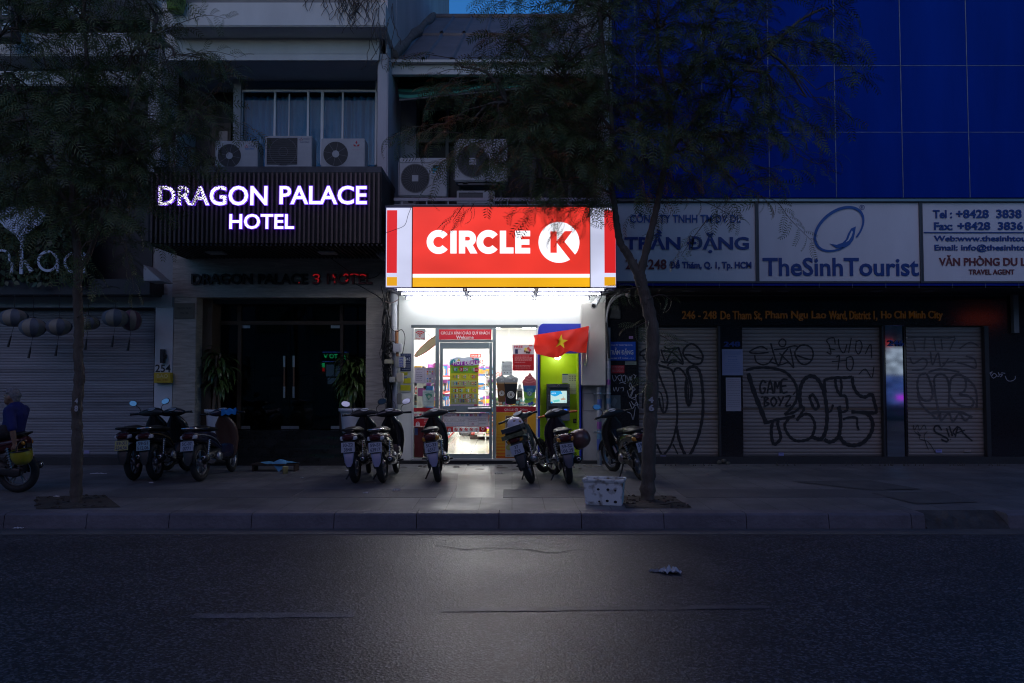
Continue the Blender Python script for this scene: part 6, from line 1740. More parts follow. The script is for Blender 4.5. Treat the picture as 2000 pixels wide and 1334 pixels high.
m = MB(); mrect(629, 687, 680, 688.2, gb); mrect(629, 705.6, 680, 706.8, gb); mrect(629, 709, 634, 717, gl); mrect(629, 718, 634, 725, gr); build(m, 'led_strip', t)
m = MB(); mrect(628, 686, 682, 707.5, acd, -.03); build(m, 'panel', t)
m = MB(); wd = lit('far_shop_glow', (.25, .45, .8), .5)
for a, b, c, d_ in ((637, 712, 652, 735), (640, 738, 658, 750), (655, 715, 664, 760)):
    mrect(a, b, c, d_, wd)
o = build(m, 'lit_poster', t)
# lit shop window across the street, mirrored in the black strip between two shutters
t = thing('lit_shop_window', 'cold lit shop window across the street, mirrored in the black strip between shutters', 'shop window', (15, -7.8, 1.5))
def mr2(a, b, c, d_, mt, dy=0):
    YM = YF + .03
    p, q = P(a, b, 2 * YM + 7.7), P(c, d_, 2 * YM + 7.7)
    m.box(p.x, q.x, -7.72 + dy, -7.7 + dy, q.z, p.z, mt)
w1, w2, w3 = lit('window_cold', (.5, .62, .72), .5), lit('window_blue', (.08, .16, .5), .3), lit('neon_purple', (.6, .03, .9), 2.0)
for mm, lo, hi in ((w1, .15, 2.6), (w2, .08, 1.5)):
    nn, ll, bb = nodes_of(mm)
    tc = nn.new('ShaderNodeTexCoord'); nz = nn.new('ShaderNodeTexNoise'); nz.inputs['Scale'].default_value = 3.5; nz.inputs['Detail'].default_value = 6
    r_ = nn.new('ShaderNodeMapRange'); r_.inputs[1].default_value = .35; r_.inputs[2].default_value = .7; r_.inputs[3].default_value = lo; r_.inputs[4].default_value = hi
    ll.new(tc.outputs['Object'], nz.inputs['Vector']); ll.new(nz.outputs[0], r_.inputs[0]); ll.new(r_.outputs[0], bb.inputs['Emission Strength'])
m = MB(); mr2(1731, 680, 1772, 705, w1); mr2(1731, 707, 1772, 731, w1); mr2(1731, 733, 1772, 790, w2); mr2(1752, 772, 1772, 781, w3, .03); mr2(1730, 664, 1741, 677, lit('neon_red', (1, .03, .03), .8), .03); build(m, 'lit_panel', t)
m = MB(); mr2(1729, 705.3, 1774, 706.7, acd, .01); mr2(1729, 731.3, 1774, 732.7, acd, .01); mr2(1727, 662, 1729, 800, acd); build(m, 'frame', t)
t = thing('red_shop_sign', 'dim red lit shop sign across the street, mirrored in the polished stone', 'sign', (20, -7.7, 4))
m = MB(); p, q = P(1878, 614, 2 * YF + 7.7), P(1950, 631, 2 * YF + 7.7); m.box(p.x, q.x, -7.72, -7.7, q.z, p.z, lit('sign_glow_red', (1, .12, .05), 1.1)); build(m, 'panel', t)
m = MB(); m.box(p.x - .05, q.x + .05, -7.8, -7.721, q.z - .05, p.z + .05, acd); build(m, 'box', t)
# ================================================================== motorbikes
rub = mat('tyre_rubber', (.018, .018, .019), .75, var=.2, vs=20, bump=.3, bs=80)
blackp = mat('black_plastic', (.014, .014, .015), .38, var=.2, vs=6)
satin = mat('satin_black', (.02, .02, .021), .5, var=.2)
chrome = mat('chrome', (.6, .6, .62), .16, metal=1, var=.04)
alu2 = mat('cast_alloy', (.32, .33, .35), .35, metal=.8, var=.12)
vinyl = mat('seat_vinyl', (.02, .019, .018), .42, var=.25, vs=12)
redlens = mat('red_lens', (.05, .003, .005), .3, var=.05)
amberl = mat('amber_lens', (.45, .2, .03), .2, var=.05)
clearl = mat('clear_lens', (.45, .47, .5), .12, var=.03)
mirg = mat('mirror_glass', (.42, .42, .46), .06, metal=1, var=0)
platew = mat('plate_white', (.32, .36, .44), .4, var=.12, vs=10)
plateb = mat('plate_pale_blue', (.2, .36, .44), .4, var=.12, vs=10)
platey = mat('plate_yellow', (.36, .35, .13), .4, var=.15, vs=10)
inkp = mat('plate_ink', (.05, .07, .12), .5, var=.05)
flapm = mat('flap_grey_violet', (.25, .25, .38), .3, var=.1)


def wheel(root, y, R_, w, hubm, spokes=5):
    m = MB()
    prof = []
    for k in range(17):
        a = 2 * math.pi * k / 16
        prof.append((R_ - w * .55 + w * .55 * math.cos(a), w * .5 * math.sin(a)))
    m.lathe(prof, (0, y, R_), (1, 0, 0), rub, 36)
    t = build(m, 'wheel', root, local=True)
    m = MB()
    m.lathe([(R_ - w * 1.12, -w * .32), (R_ - w * 1.0, -w * .34), (R_ - w * 1.0, w * .34), (R_ - w * 1.12, w * .32), (R_ - w * 1.18, 0), (R_ - w * 1.12, -w * .32)], (0, y, R_), (1, 0, 0), hubm, 36)
    m.lathe([(0, -.055), (.045, -.055), (.06, -.03), (.06, .03), (.045, .055), (0, .055)], (0, y, R_), (1, 0, 0), hubm, 16)
    for k in range(spokes):
        a = 2 * math.pi * k / spokes + .3
        for s_ in ((-1, 1) if spokes < 10 else (0,)):
            d0, d1 = (.045, R_ - w * 1.1)
            a2 = a + s_ * .16
            m.tube([(0, y + d0 * math.cos(a), R_ + d0 * math.sin(a)), ((.02 if spokes > 10 and k % 2 else 0), y + d1 * math.cos(a2), R_ + d1 * math.sin(a2))], .011 if spokes < 10 else .0035, hubm, 6)
    build(m, 'rim', t, local=True)
    return t


def helix(p0, p1, r, turns, n=9):
    p0, p1 = Vector(p0), Vector(p1)
    ax = (p1 - p0); u = ax.orthogonal().normalized(); w = ax.normalized().cross(u)
    return [p0 + ax * (i / (turns * n)) + (u * math.cos(2 * math.pi * i / n) + w * math.sin(2 * math.pi * i / n)) * r for i in range(turns * n + 1)]


def motorbike(name, label, pos, yaw, lean, body, plate, lines_, steer=0, mirrors=True, flap=None, shield=None, kind='scooter', grips=None, trim=None, rack=False, group='motorbikes parked on the pavement', cat='motorbike', rimm=None, exh=1, tk=1.0):
    """rear tyre touches the ground at the origin; +y is forward"""
    M = Matrix.Translation(Vector(pos)) @ Matrix.Rotation(RAD(yaw), 4, 'Z') @ Matrix.Rotation(RAD(lean), 4, 'Y')
    root = thing(name, label, cat, group=group, M=M)
    R_ = .285; WB = 1.22
    T = lambda q, i=0: [tuple((c * tk if c < 0 else c) if j == i else c for j, c in enumerate(p)) for p in q]
    hm = rimm or alu2
    B = lambda m, n, p=root: build(m, n, p, local=True)
    wheel(root, 0, R_, .095, hm, 5 if kind != 'classic' else 28)
    FR = Matrix.Translation((0, .98, 0)) @ Matrix.Rotation(RAD(steer), 4, 'Z') @ Matrix.Translation((0, -.98, 0))
    fw = wheel(root, WB, R_, .08, hm, 5 if kind != 'classic' else 28)
    fw.matrix_local = FR
    # tail, seat
    m = MB()
    m.loft(T([(-.36, 0, .715, .045, .03), (-.33, 0, .71, .09, .06), (-.22, 0, .70, .112, .085), (-.02, 0, .68, .122, .1), (.22, 0, .645, .12, .115), (.42, 0, .6, .1, .12), (.56, 0, .53, .08, .11), (.66, 0, .44, .07, .08)]), body, 20, 2.4)
    B(m, 'body')
    m = MB()
    for s_ in (-1, 1):   # side panel crease and colour strip
        m.tube(catmull(T([(s_ * .09, -.33, .735), (s_ * .124, -.1, .71), (s_ * .127, .12, .67), (s_ * .106, .38, .6), (s_ * .085, .56, .5)], 1), 4), [.006] * 4 + [.012] * 9 + [.006] * 4, trim or body, 6)
    B(m, 'trim')
    m = MB()
    m.loft(T([(-.27, 0, .79, .055, .016), (-.22, 0, .80, .088, .03), (-.08, 0, .805, .112, .04), (.12, 0, .80, .116, .044), (.26, 0, .782, .108, .038), (.42, 0, .765, .09, .036), (.55, 0, .755, .065, .03), (.62, 0, .745, .035, .015)]), vinyl, 18, 2.4)
    B(m, 'seat')
    m = MB()
    m.tube(catmull(T([(-.112, .05, .79), (-.122, -.12, .80), (-.115, -.26, .815), (-.075, -.36, .825), (0, -.385, .825), (.075, -.36, .825), (.115, -.26, .815), (.122, -.12, .80), (.112, .05, .79)], 1), 5), .014, satin if not trim else chrome, 8)
    B(m, 'grab_rail')
    m = MB(); m.loft(T([(-.385, 0, .70, .045, .02), (-.372, 0, .70, .078, .04), (-.34, 0, .705, .09, .05)]), redlens, 18, 2.6); B(m, 'tail_light')
    for s_ in (-1, 1):
        m = MB(); m.loft(T([(-.362, s_ * .085, .685, .018, .018), (-.35, s_ * .09, .69, .03, .028), (-.3, s_ * .108, .695, .02, .03)]), clearl if kind == 'scooter' else amberl, 12); B(m, 'indicator')
    # undertail, plate, flap
    m = MB(); m.loft(T([(.3, 0, -.30, .07, .03), (.42, 0, -.34, .075, .02), (.58, 0, -.36, .08, .018), (.68, 0, -.33, .075, .03)], 2), satin, 12, 3, along='z'); B(m, 'undertail')
    m = MB(Matrix.Translation((0, -.385 * tk, .565)) @ Matrix.Rotation(RAD(-12), 4, 'X'))
    m.box(-.098, .098, -.004, .004, -.072, .072, plate)
    for ln, za, zb_ in ((lines_[0], .008, .06), (lines_[1], -.062, -.006)):
        vs, fs = text_polys(ln, .03)
        ww = min(.17, .03 * len(ln))
        m.add([(-ww / 2 + a * ww, -.0065, za + b * (zb_ - za)) for a, b in vs], fs, inkp)
    B(m, 'number_plate')
    m = MB(Matrix.Translation((0, -.37 * tk, .40)) @ Matrix.Rotation(RAD(-8), 4, 'X'))
    m.loft([(-.12, 0, 0, .03, .008), (-.06, 0, 0, .06, .012), (.06, 0, 0, .078, .014), (.09, 0, .01, .08, .012)], flap or satin, 14, 3, along='z')
    B(m, 'mudguard')
    # engine and drive
    m = MB(); m.loft([(.12, 0, .33, .05, .06), (.2, -.01, .34, .1, .1), (.42, 0, .34, .115, .12), (.58, 0, .36, .1, .1), (.66, 0, .38, .05, .05)], satin, 14, 3)
    m.lathe([(0, 0), (.085, 0), (.09, .03), (.05, .06), (0, .06)], (.1, .42, .33), (1, 0, 0), alu2, 18); m.lathe([(0, 0), (.085, 0), (.09, .03), (.05, .06), (0, .06)], (-.1, .42, .33), (-1, 0, 0), alu2, 18)
    B(m, 'engine')
    m = MB(); m.loft([(-.08, -.1, .285, .018, .05), (0, -.105, .285, .026, .07), (.2, -.105, .31, .024, .055), (.42, -.1, .33, .022, .06)], satin, 12, 2.6); m.loft([(-.05, .085, .285, .014, .03), (.2, .09, .3, .014, .025), (.42, .09, .32, .014, .03)], satin, 10); B(m, 'swing_arm')
    m = MB()
    m.lathe([(0, 0), (.028, 0), (.05, .01), (.055, .04), (.058, .3), (.05, .4), (.025, .46), (.02, .8)], (.165 * exh, -.22, .37), (0.04 * -exh, .96, -.17), alu2 if kind == 'classic' else satin, 18); m.lathe([(.03, 0), (.03, -.012), (.018, -.012)], (.165 * exh, -.22, .37), (0, 1, -.15), chrome, 14)
    m.lathe([(.061, .1), (.064, .12), (.064, .3), (.061, .32)], (.165 * exh, -.22, .37), (0.04 * -exh, .96, -.17), chrome, 14, arc=(0, 180))
    B(m, 'exhaust')
    for s_ in (-1, 1):
        m = MB(); p0, p1 = (s_ * .115, .03, .34), (s_ * .12, .1, .62); m.tube([p0, p1], .014, chrome, 8); m.tube(helix(p0, p1, .026, 9), .006, alu2, 5); B(m, 'shock_absorber')
    # spine, leg shield, front
    if kind == 'scooter':
        m = MB(); m.loft([(.55, 0, .36, .12, .06), (.65, 0, .33, .15, .05), (.86, 0, .33, .16, .05), (.96, 0, .4, .13, .1)], body, 16, 3); B(m, 'footboard')
    else:
        m = MB(); m.loft([(.5, 0, .52, .07, .09), (.66, 0, .47, .055, .075), (.84, 0, .56, .05, .07), (.98, 0, .76, .045, .06)], body, 14, 2.5); B(m, 'spine')
    m = MB()
    sm_ = shield or body
    if kind == 'classic':
        m.loft([(.5, 0, .97, .06, .03), (.62, 0, .97, .085, .04), (.76, 0, .95, .08, .045), (.86, 0, .93, .06, .05)], sm_, 16, 3, along='z')
    else:
        m.loft([(.25, 0, 1.0, .1, .04), (.36, 0, 1.03, .15, .05), (.55, 0, 1.04, .185, .06), (.7, 0, 1.01, .19, .07), (.82, 0, .97, .165, .07), (.9, 0, .94, .11, .07), (.95, 0, .91, .07, .06)], sm_, 20, 2.6, along='z')
    B(m, 'leg_shield')
    m = MB()
    v, f = [], []
    for i in range(11):
        a = RAD(15 + 15 * i); rr = R_ + .028
        for j in range(7):
            b = -1 + 2 * j / 6
            v.append((b * .062, WB + rr * math.cos(a) * (1 - .06 * b * b), R_ + rr * math.sin(a) - .03 * b * b))
    m.M = FR
    m.add(v, [(i * 7 + j, i * 7 + j + 1, (i + 1) * 7 + j + 1, (i + 1) * 7 + j) for i in range(10) for j in range(6)], body, True); B(m, 'front_mudguard')
    m = MB(FR)
    for s_ in (-1, 1):
        m.tube([(s_ * .07, WB, R_), (s_ * .07, 1.14, .5), (s_ * .05, 1.0, .84)], [.02, .024, .018], satin, 8)
    m.tube([(0, 1.02, .8), (0, .92, 1.0)], .025, satin, 8); B(m, 'front_fork')
    hz = 1.0
    m = MB(FR)
    if kind == 'classic':
        m.loft([(-.24, .88, hz, .035, .03), (-.12, .9, hz - .005, .05, .045), (0, .92, hz, .075, .06), (.12, .9, hz - .005, .05, .045), (.24, .88, hz, .035, .03)], body, 14, 2.4, along='x')
    else:
        m.loft([(-.2, .87, hz, .03, .028), (-.13, .9, hz + .005, .07, .055), (-.05, .925, hz + .012, .1, .07), (.05, .925, hz + .012, .1, .07), (.13, .9, hz + .005, .07, .055), (.2, .87, hz, .03, .028)], satin if trim is None else body, 16, 2.5, along='x')
    h = B(m, 'handlebar_cover')
    m = MB(FR @ Matrix.Translation((0, .865, hz + .052)) @ Matrix.Rotation(RAD(38), 4, 'X')); m.loft([(-.012, 0, 0, .085, .05), (.008, 0, 0, .088, .053), (.014, 0, 0, .075, .042)], blackp, 18, 2.3, along='z'); m.loft([(.0145, 0, 0, .068, .036), (.018, 0, 0, .062, .03)], clearl, 18, 2.3, along='z'); B(m, 'instrument_panel')
    m = MB(FR); m.tube([(-.3, .83, hz - .005), (-.18, .865, hz), (.18, .865, hz), (.3, .83, hz - .005)], .012, chrome, 8); B(m, 'handlebar')
    for s_ in (-1, 1):
        m = MB(FR); gm = grips or blackp
        m.lathe([(.0, 0), (.017, 0), (.018, .1), (.017, .12), (.02, .122), (.02, .135), (0, .137)], (s_ * .225, .85, hz - .002), (s_ * .96, -.27, -.02), gm, 12); B(m, 'grip')
        m = MB(FR); m.tube([(s_ * .2, .885, hz), (s_ * .27, .89, hz - .008), (s_ * .36, .855, hz - .02)], .006, chrome, 6); m.tube([(s_ * .19, .86, hz), (s_ * .215, .855, hz)], .026, satin, 10); B(m, 'brake_lever')
        if mirrors is True or mirrors == s_:
            m = MB(FR); m.tube(catmull([(s_ * .19, .86, hz + .02), (s_ * .2, .84, hz + .09), (s_ * .27, .82, hz + .15)], 5), .006, satin, 6); q = FR @ Matrix.Translation((s_ * .29, .82, hz + .175)) @ Matrix.Rotation(RAD(-10), 4, 'X') @ Matrix.Rotation(RAD(s_ * -14), 4, 'Y')
            m.M = q; m.loft([(-.012, 0, 0, .07, .046), (.0, 0, 0, .075, .05), (.018, 0, 0, .055, .036), (.026, 0, 0, .02, .014)], satin, 18, 2.2); mo = B(m, 'mirror')
            m = MB(q); m.loft([(-.0135, 0, 0, .066, .042), (-.0125, 0, 0, .066, .042)], mirg, 18, 2.2); B(m, 'mirror_glass', mo)
    m = MB(FR if kind == 'classic' else None); m.loft([(1.0, 0, hz - .005, .06, .05), (1.03, 0, hz - .01, .07, .06), (1.05, 0, hz - .012, .05, .04)] if kind == 'classic' else [(1.03, 0, .8, .08, .05), (1.075, 0, .79, .09, .06), (1.1, 0, .78, .05, .03)], clearl, 16); B(m, 'headlight')
    # stand, pegs
    m = MB(); lz = .255 if lean >= 0 else .255
    m.tube([(-.09, .44, .27), (-.15, .42, .15), (-.235, .40, .0 + .235 * math.sin(RAD(-lean)) * -1 if False else .02)], [.014, .013, .012], satin, 8); m.tube([(-.225, .38, .02), (-.25, .43, .015)], .012, satin, 6); B(m, 'side_stand')
    m = MB()
    for s_ in (-1, 1):
        m.tube([(s_ * .1, .5, .27), (s_ * .24, .5, .28)], .014, blackp, 8); m.tube([(s_ * .1, .12, .36), (s_ * .2, .08, .38)], .012, blackp, 8)
    B(m, 'foot_peg')
    if rack:
        m = MB(); m.box(-.15, .15, -.36, .02, .835, .9, mat('rack_pad', (.03, .04, .05), .5)); o = B(m, 'carrier_pad')
        m = MB(); m.box(-.17, .17, -.4, -.05, .74, .80, mat('camo_fabric', (.1, .11, .06), .9, var=.6, vs=14)); B(m, 'carrier_bag')
    return root


bk = mat('paint_black', (.012, .012, .014), .22, var=.15, coat=.5)
dred = mat('paint_dark_red', (.1, .012, .014), .24, var=.1, coat=.5)
navy = mat('paint_navy', (.016, .015, .035), .25, var=.1, coat=.5)
brn = mat('paint_brown', (.09, .045, .032), .35, var=.12, coat=.3)
greyp = mat('paint_silver', (.3, .3, .32), .3, metal=.4, var=.1, coat=.4)
grn = mat('paint_sage', (.08, .105, .095), .35, var=.15, coat=.3)
plum = mat('paint_plum', (.022, .012, .024), .25, var=.1, coat=.5)


def GP(px, py):
    q = G(px, py, PAV); return (q.x, q.y, PAV)
motorbike('motorbike', 'black motorbike with a yellow number plate parked before the cafe shutter', GP(262, 938), 3, -4, bk, platey, ('59-X1', '234.56'), mirrors=True, steer=-12)
motorbike('motorbike', 'brown trimmed dark motorbike with a pale blue plate between two parked motorbikes', GP(305, 938), 2, -5, bk, plateb, ('59-S1', '512.06'), mirrors=False, trim=mat('trim_gold', (.25, .17, .08), .3, metal=.5), steer=-8)
mb3 = motorbike('motorbike', 'dark motorbike with brown leg shield and a blue rag on its handlebar', GP(392, 940), -4, -4, navy, platew, ('5C-07', '0771'), shield=brn, mirrors=False, trim=greyp, steer=8)
motorbike('motorbike', 'black motorbike with two mirrors raised beside the stone pilaster and a plate ending 48', GP(695, 943), -1, -4, bk, platew, ('30-Z2', '3848'), flap=flapm, mirrors=True, steer=10)
motorbike('motorbike', 'black motorbike with silver muffler and wide leg shield in front of the meter boxes', GP(749, 943), -2, -5, bk, platew, ('59-S1', '63917'), flap=flapm, mirrors=1, trim=dred, shield=bk, steer=4)
motorbike('motorbike', 'dark red motorbike leaning in front of the shop door edge', GP(857, 942), 2, -9, dred, platew, ('5C-33', '6557'), flap=flapm, mirrors=False, shield=bk, steer=20, kind='underbone')
mb7 = motorbike('motorbike', 'old sage green motorbike with camouflage carrier bag in front of the orange panel', GP(1040, 944), -9, -18, grn, platew, ('37', '733'), mirrors=False, kind='classic', rack=True, rimm=chrome, steer=-16)
mb8 = motorbike('motorbike', 'plum black motorbike with orange handlebar grips before the cash machine', GP(1112, 945), 3, -8, plum, platew, ('59-S2', '106.29'), mirrors=False, grips=mat('orange_grip', (.75, .17, .03), .4, var=.05), flap=mat('flap_dark', (.07, .07, .1), .35), steer=22, kind='underbone')
motorbike('motorbike', 'dark motorbike half hidden behind the thick forked trunk', GP(1254, 938), 11, -12, bk, platew, ('59-D1', '1334'), mirrors=-1, kind='underbone', steer=12, flap=satin)


def helmet(M, name, label, shell, spots=None, group=None):
    t = thing(name, label, 'helmet', M=M)
    m = MB()
    prof = [(.128, -.06), (.134, -.02), (.132, .03), (.115, .085), (.08, .122), (.04, .138), (.0, .142)]
    m.lathe(prof, (0, 0, 0), (0, 0, 1), shell, 24)
    m.lathe([(.118, -.055), (.12, 0), (.1, .07), (.0, .12)], (0, 0, 0), (0, 0, 1), blackp, 20)
    build(m, 'shell', t, local=True)
    m = MB(); m.lathe([(.132, -.066), (.138, -.058), (.132, -.05)], (0, 0, 0), (0, 0, 1), blackp, 24); m.add([(-.08, .1, -.05), (.08, .1, -.05), (.06, .18, -.07), (-.06, .18, -.07)], [(0, 1, 2, 3)], shell, True); build(m, 'rim', t, local=True)
    if spots:
        m = MB()
        for a, b in ((0, .55), (1.2, .4), (2.4, .6), (3.6, .45), (4.9, .55), (5.6, .3)):
            d = Vector((math.cos(a) * math.cos(b), math.sin(a) * math.cos(b), math.sin(b)))
            c = Vector((d.x * .128, d.y * .128, d.z * .138)); m.lathe([(.0, .012), (.02, .008), (.026, .002)], c, d, spots, 9)
        build(m, 'decal', t, local=True)
    m = MB(); m.tube(catmull([(-.125, 0, -.05), (-.1, .02, -.14), (0, .03, -.19), (.1, .02, -.14), (.125, 0, -.05)], 4), .007, blackp, 6); build(m, 'chin_strap', t, local=True)
    return t
M7 = _place[mb7.name]
helmet(M7 @ Matrix.Translation((0, .12, .885)) @ Matrix.Rotation(RAD(-8), 4, 'X'), 'helmet', 'white helmet with brown spots lying on the sage green motorbike seat', mat('helmet_white', (.6, .58, .66), .25, var=.04, coat=.3), mat('spot_brown', (.25, .15, .1), .4))
M8 = _place[mb8.name]
helmet(M8 @ Matrix.Translation((.245, -.02, .64)) @ Matrix.Rotation(RAD(70), 4, 'Y') @ Matrix.Rotation(RAD(30), 4, 'X') @ Matrix.Scale(1.12, 4), 'helmet', 'round brown helmet hanging from the side of the orange gripped motorbike', mat('helmet_brown', (.1, .055, .05), .3, var=.1, coat=.4))
# blue rag on the handlebar
M3 = _place[mb3.name]
m = MB(M3 @ Matrix.Translation((.13, .86, 1.02)) @ Matrix.Rotation(RAD(8), 4, 'Z'))
m.grid(lambda u, v: (-.12 + .24 * u + .01 * math.sin(v * 9), .05 * math.sin((v - .5) * 3.4) * 1.6, .045 * math.cos((v - .5) * 3.4) - .09 * abs(v - .5) - .012 * math.sin(u * 15 + v * 5)), 16, 14, mat('rag_blue', (.02, .2, .5), .85, var=.15))
solo(m, 'rag', 'bright blue rag wrapped over a motorbike handlebar', 'cloth')

# ------------------------------------------------------------------ man on a motorbike at the edge
rb = motorbike('motorbike', 'red engined motorbike carrying a seated man in front of the cafe shutter', GP(35, 962), 90, 0, mat('paint_maroon', (.07, .01, .012), .3, coat=.4), platew, ('59-P1', '4021'), mirrors=True, kind='underbone', rimm=alu2, tk=.35)
MR = _place[rb.name]
skin = mat('skin', (.22, .125, .08), .5, var=.08, vs=12)


def remesh(parts, name, parent, m, voxel=.012, smooth=8):
    """parts: list of (points, radii) limbs or ('ball', centre, radii); fused into ONE continuous surface"""
    mb = MB()
    for p in parts:
        if p[0] == 'ball':
            mb.ball(p[1], p[2], m, 16, 12)
        else:
            pts, rr = p
            mb.tube(pts, rr, m, 12)
            for q, r in zip(pts, rr):
                mb.ball(q, r, m, 12, 8)
    o = build(mb, name, parent, local=True)
    md = o.modifiers.new('r', 'REMESH'); md.mode = 'VOXEL'; md.voxel_size = voxel
    sm = o.modifiers.new('s', 'SMOOTH'); sm.iterations = smooth; sm.factor = .5
    dg = bpy.context.evaluated_depsgraph_get()
    me = bpy.data.meshes.new_from_object(o.evaluated_get(dg))
    o.modifiers.clear(); o.data = me
    if not me.materials:
        me.materials.append(m)
    for p in me.polygons:
        p.use_smooth = True
    return o


person = thing('person', 'grey haired man in a blue shirt seated on the red engined motorbike', 'person', M=MR)
hips, chest, neck = Vector((0, .1, .86)), Vector((0, .06, 1.1)), Vector((0, .07, 1.2))
hc = Vector((0, .12, 1.315))
limbs = [([hips, Vector((0, .07, .98)), chest, Vector((0, .06, 1.16))], [.13, .125, .14, .09]), ([neck - Vector((0, 0, .06)), neck, hc - Vector((0, .02, .05))], [.058, .054, .06]),
         ('ball', hc, (.074, .095, .108)), ('ball', hc + Vector((0, .05, -.055)), (.05, .055, .055)), ('ball', hc + Vector((0, .1, -.012)), (.013, .02, .02)), ('ball', hc + Vector((0, .088, .025)), (.05, .012, .012)), ('ball', hc + Vector((0, .096, -.05)), (.024, .012, .008)),
         ('ball', hc + Vector((-.075, .0, -.01)), (.01, .022, .032)), ('ball', hc + Vector((.075, 0, -.01)), (.01, .022, .032))]
for s_ in (-1, 1):
    sh = Vector((s_ * .165, .05, 1.125))
    if s_ < 0:
        el, wr = Vector((-.24, -.05, .88)), Vector((-.235, -.08, .68))
    else:
        el, wr = Vector((.25, .14, .9)), Vector((.2, .32, .82))
    limbs += [([Vector((s_ * .08, .05, 1.13)), sh], [.075, .06]), ([sh, sh.lerp(el, .5), el], [.052, .047, .04]), ([el, el.lerp(wr, .5), wr], [.04, .036, .026])]
    d = (wr - el).normalized(); pl = wr + d * .05
    limbs += [([wr, pl], [.027, .034])]
    side = Vector((0, 1, 0)) if s_ < 0 else Vector((1, 0, 0))
    for k, L in enumerate((.06, .07, .066, .05)):
        b = pl + side * (-.028 + .019 * k) + d * .025
        limbs += [([b, b + d * L * .5 + Vector((.008 * s_, .0, 0)), b + d * L * .9 + Vector((-.02 * s_, 0, .004))], [.0095, .009, .008])]
    b = pl + side * .034 - d * .02
    limbs += [([b, b + side * .02 + d * .03, b + side * .018 + d * .055], [.011, .01, .009])]
    hip = Vector((s_ * .09, .14, .84)); kn = Vector((s_ * .19, .52, .76)); an = Vector((s_ * .2, .44, .36))
    limbs += [([hip, hip.lerp(kn, .5), kn], [.092, .08, .06]), ([kn, kn.lerp(an, .4), an], [.056, .056, .038]), ([an, an + Vector((0, .03, -.05)), an + Vector((0, .16, -.06))], [.036, .036, .03])]
body_o = remesh(limbs, 'body', person, skin, .0085, 5)
hair = []
for k in range(26):
    a = rnd.uniform(0, 6.28); b = rnd.uniform(.05, 1.4)
    d = Vector((math.cos(a) * math.cos(b) * .074, math.sin(a) * math.cos(b) * .092, math.sin(b) * .106))
    if d.y > .045 and d.z < .055:
        continue
    hair.append(('ball', hc + d * 1.0 + Vector((0, -.004, .004)), (.03, .032, .026)))
hair += [('ball', hc + Vector((0, -.022, .026)), (.08, .092, .095)), ('ball', hc + Vector((0, -.06, -.03)), (.062, .045, .06))]
remesh(hair, 'hair', person, mat('grey_hair', (.2, .2, .21), .8, var=.35, vs=40, bump=.8, bs=90), .009, 3)
sh_m = mat('blue_shirt', (.006, .012, .11), .8, var=.15, vs=6, bump=.3, bs=14)
cl = [([Vector((0, .1, .84)), Vector((0, .07, .98)), Vector((0, .06, 1.08)), Vector((0, .06, 1.15))], [.15, .145, .158, .11])]
for s_ in (-1, 1):
    sh = Vector((s_ * .165, .05, 1.125)); el = Vector((-.24, -.05, .88)) if s_ < 0 else Vector((.25, .14, .9))
    cl += [([Vector((s_ * .07, .05, 1.12)), sh], [.095, .075]), ([sh, sh.lerp(el, .5), sh.lerp(el, .92)], [.07, .066, .062])]
remesh(cl, 'shirt', person, sh_m, .012, 5)
tr_ = []
for s_ in (-1, 1):
    hip = Vector((s_ * .09, .13, .84)); kn = Vector((s_ * .19, .52, .76)); an = Vector((s_ * .2, .44, .38))
    tr_ += [([Vector((0, .1, .85)), hip], [.125, .11]), ([hip, hip.lerp(kn, .5), kn], [.108, .094, .078]), ([kn, kn.lerp(an, .5), an], [.072, .068, .06])]
remesh(tr_, 'trousers', person, mat('dark_trousers', (.02, .02, .024), .85, var=.2), .012, 4)
m = MB()
for s_ in (-1, 1):
    m.ball(hc + Vector((s_ * .03, .084, .008)), (.011, .009, .008), mat('eye_white', (.6, .58, .55), .2), 8, 6); m.ball(hc + Vector((s_ * .03, .091, .008)), (.005, .004, .006), blackp, 6, 5)
build(m, 'eye', person, local=True)
helmet(MR @ Matrix.Translation((-.3, -.22, .55)) @ Matrix.Rotation(RAD(175), 4, 'X') @ Matrix.Rotation(RAD(8), 4, 'Y'), 'helmet', 'yellow helmet hanging by its strap from the seated hand of the man on the motorbike', mat('helmet_yellow', (.33, .3, .02), .3, var=.12, coat=.3))
# ================================================================== trees with feathery leaves
bark = mat('bark', (.10, .082, .066), .92, var=.35, vs=7, bump=1.0, bs=34, stretch=(1, 1, .35))
leafm = mat('feathery_leaf', (.05, .075, .025), .55, var=.4, vs=.9)
nn, ll, bb = nodes_of(leafm)
gi = nn.new('ShaderNodeNewGeometry'); mx = nn.new('ShaderNodeMix'); mx.data_type = 'RGBA'
src = bb.inputs['Base Color'].links[0].from_socket
rp = nn.new('ShaderNodeValToRGB'); rp.color_ramp.elements[0].color = (.035, .075, .025, 1); rp.color_ramp.elements[1].color = (.12, .16, .035, 1); rp.color_ramp.elements[1].position = .97
ll.new(gi.outputs['Random Per Island'], rp.inputs[0]); mx.inputs[0].default_value = .6
ll.new(src, mx.inputs[6]); ll.new(rp.outputs[0], mx.inputs[7]); ll.new(mx.outputs[2], bb.inputs['Base Color'])
nrng = np.random.default_rng(11)


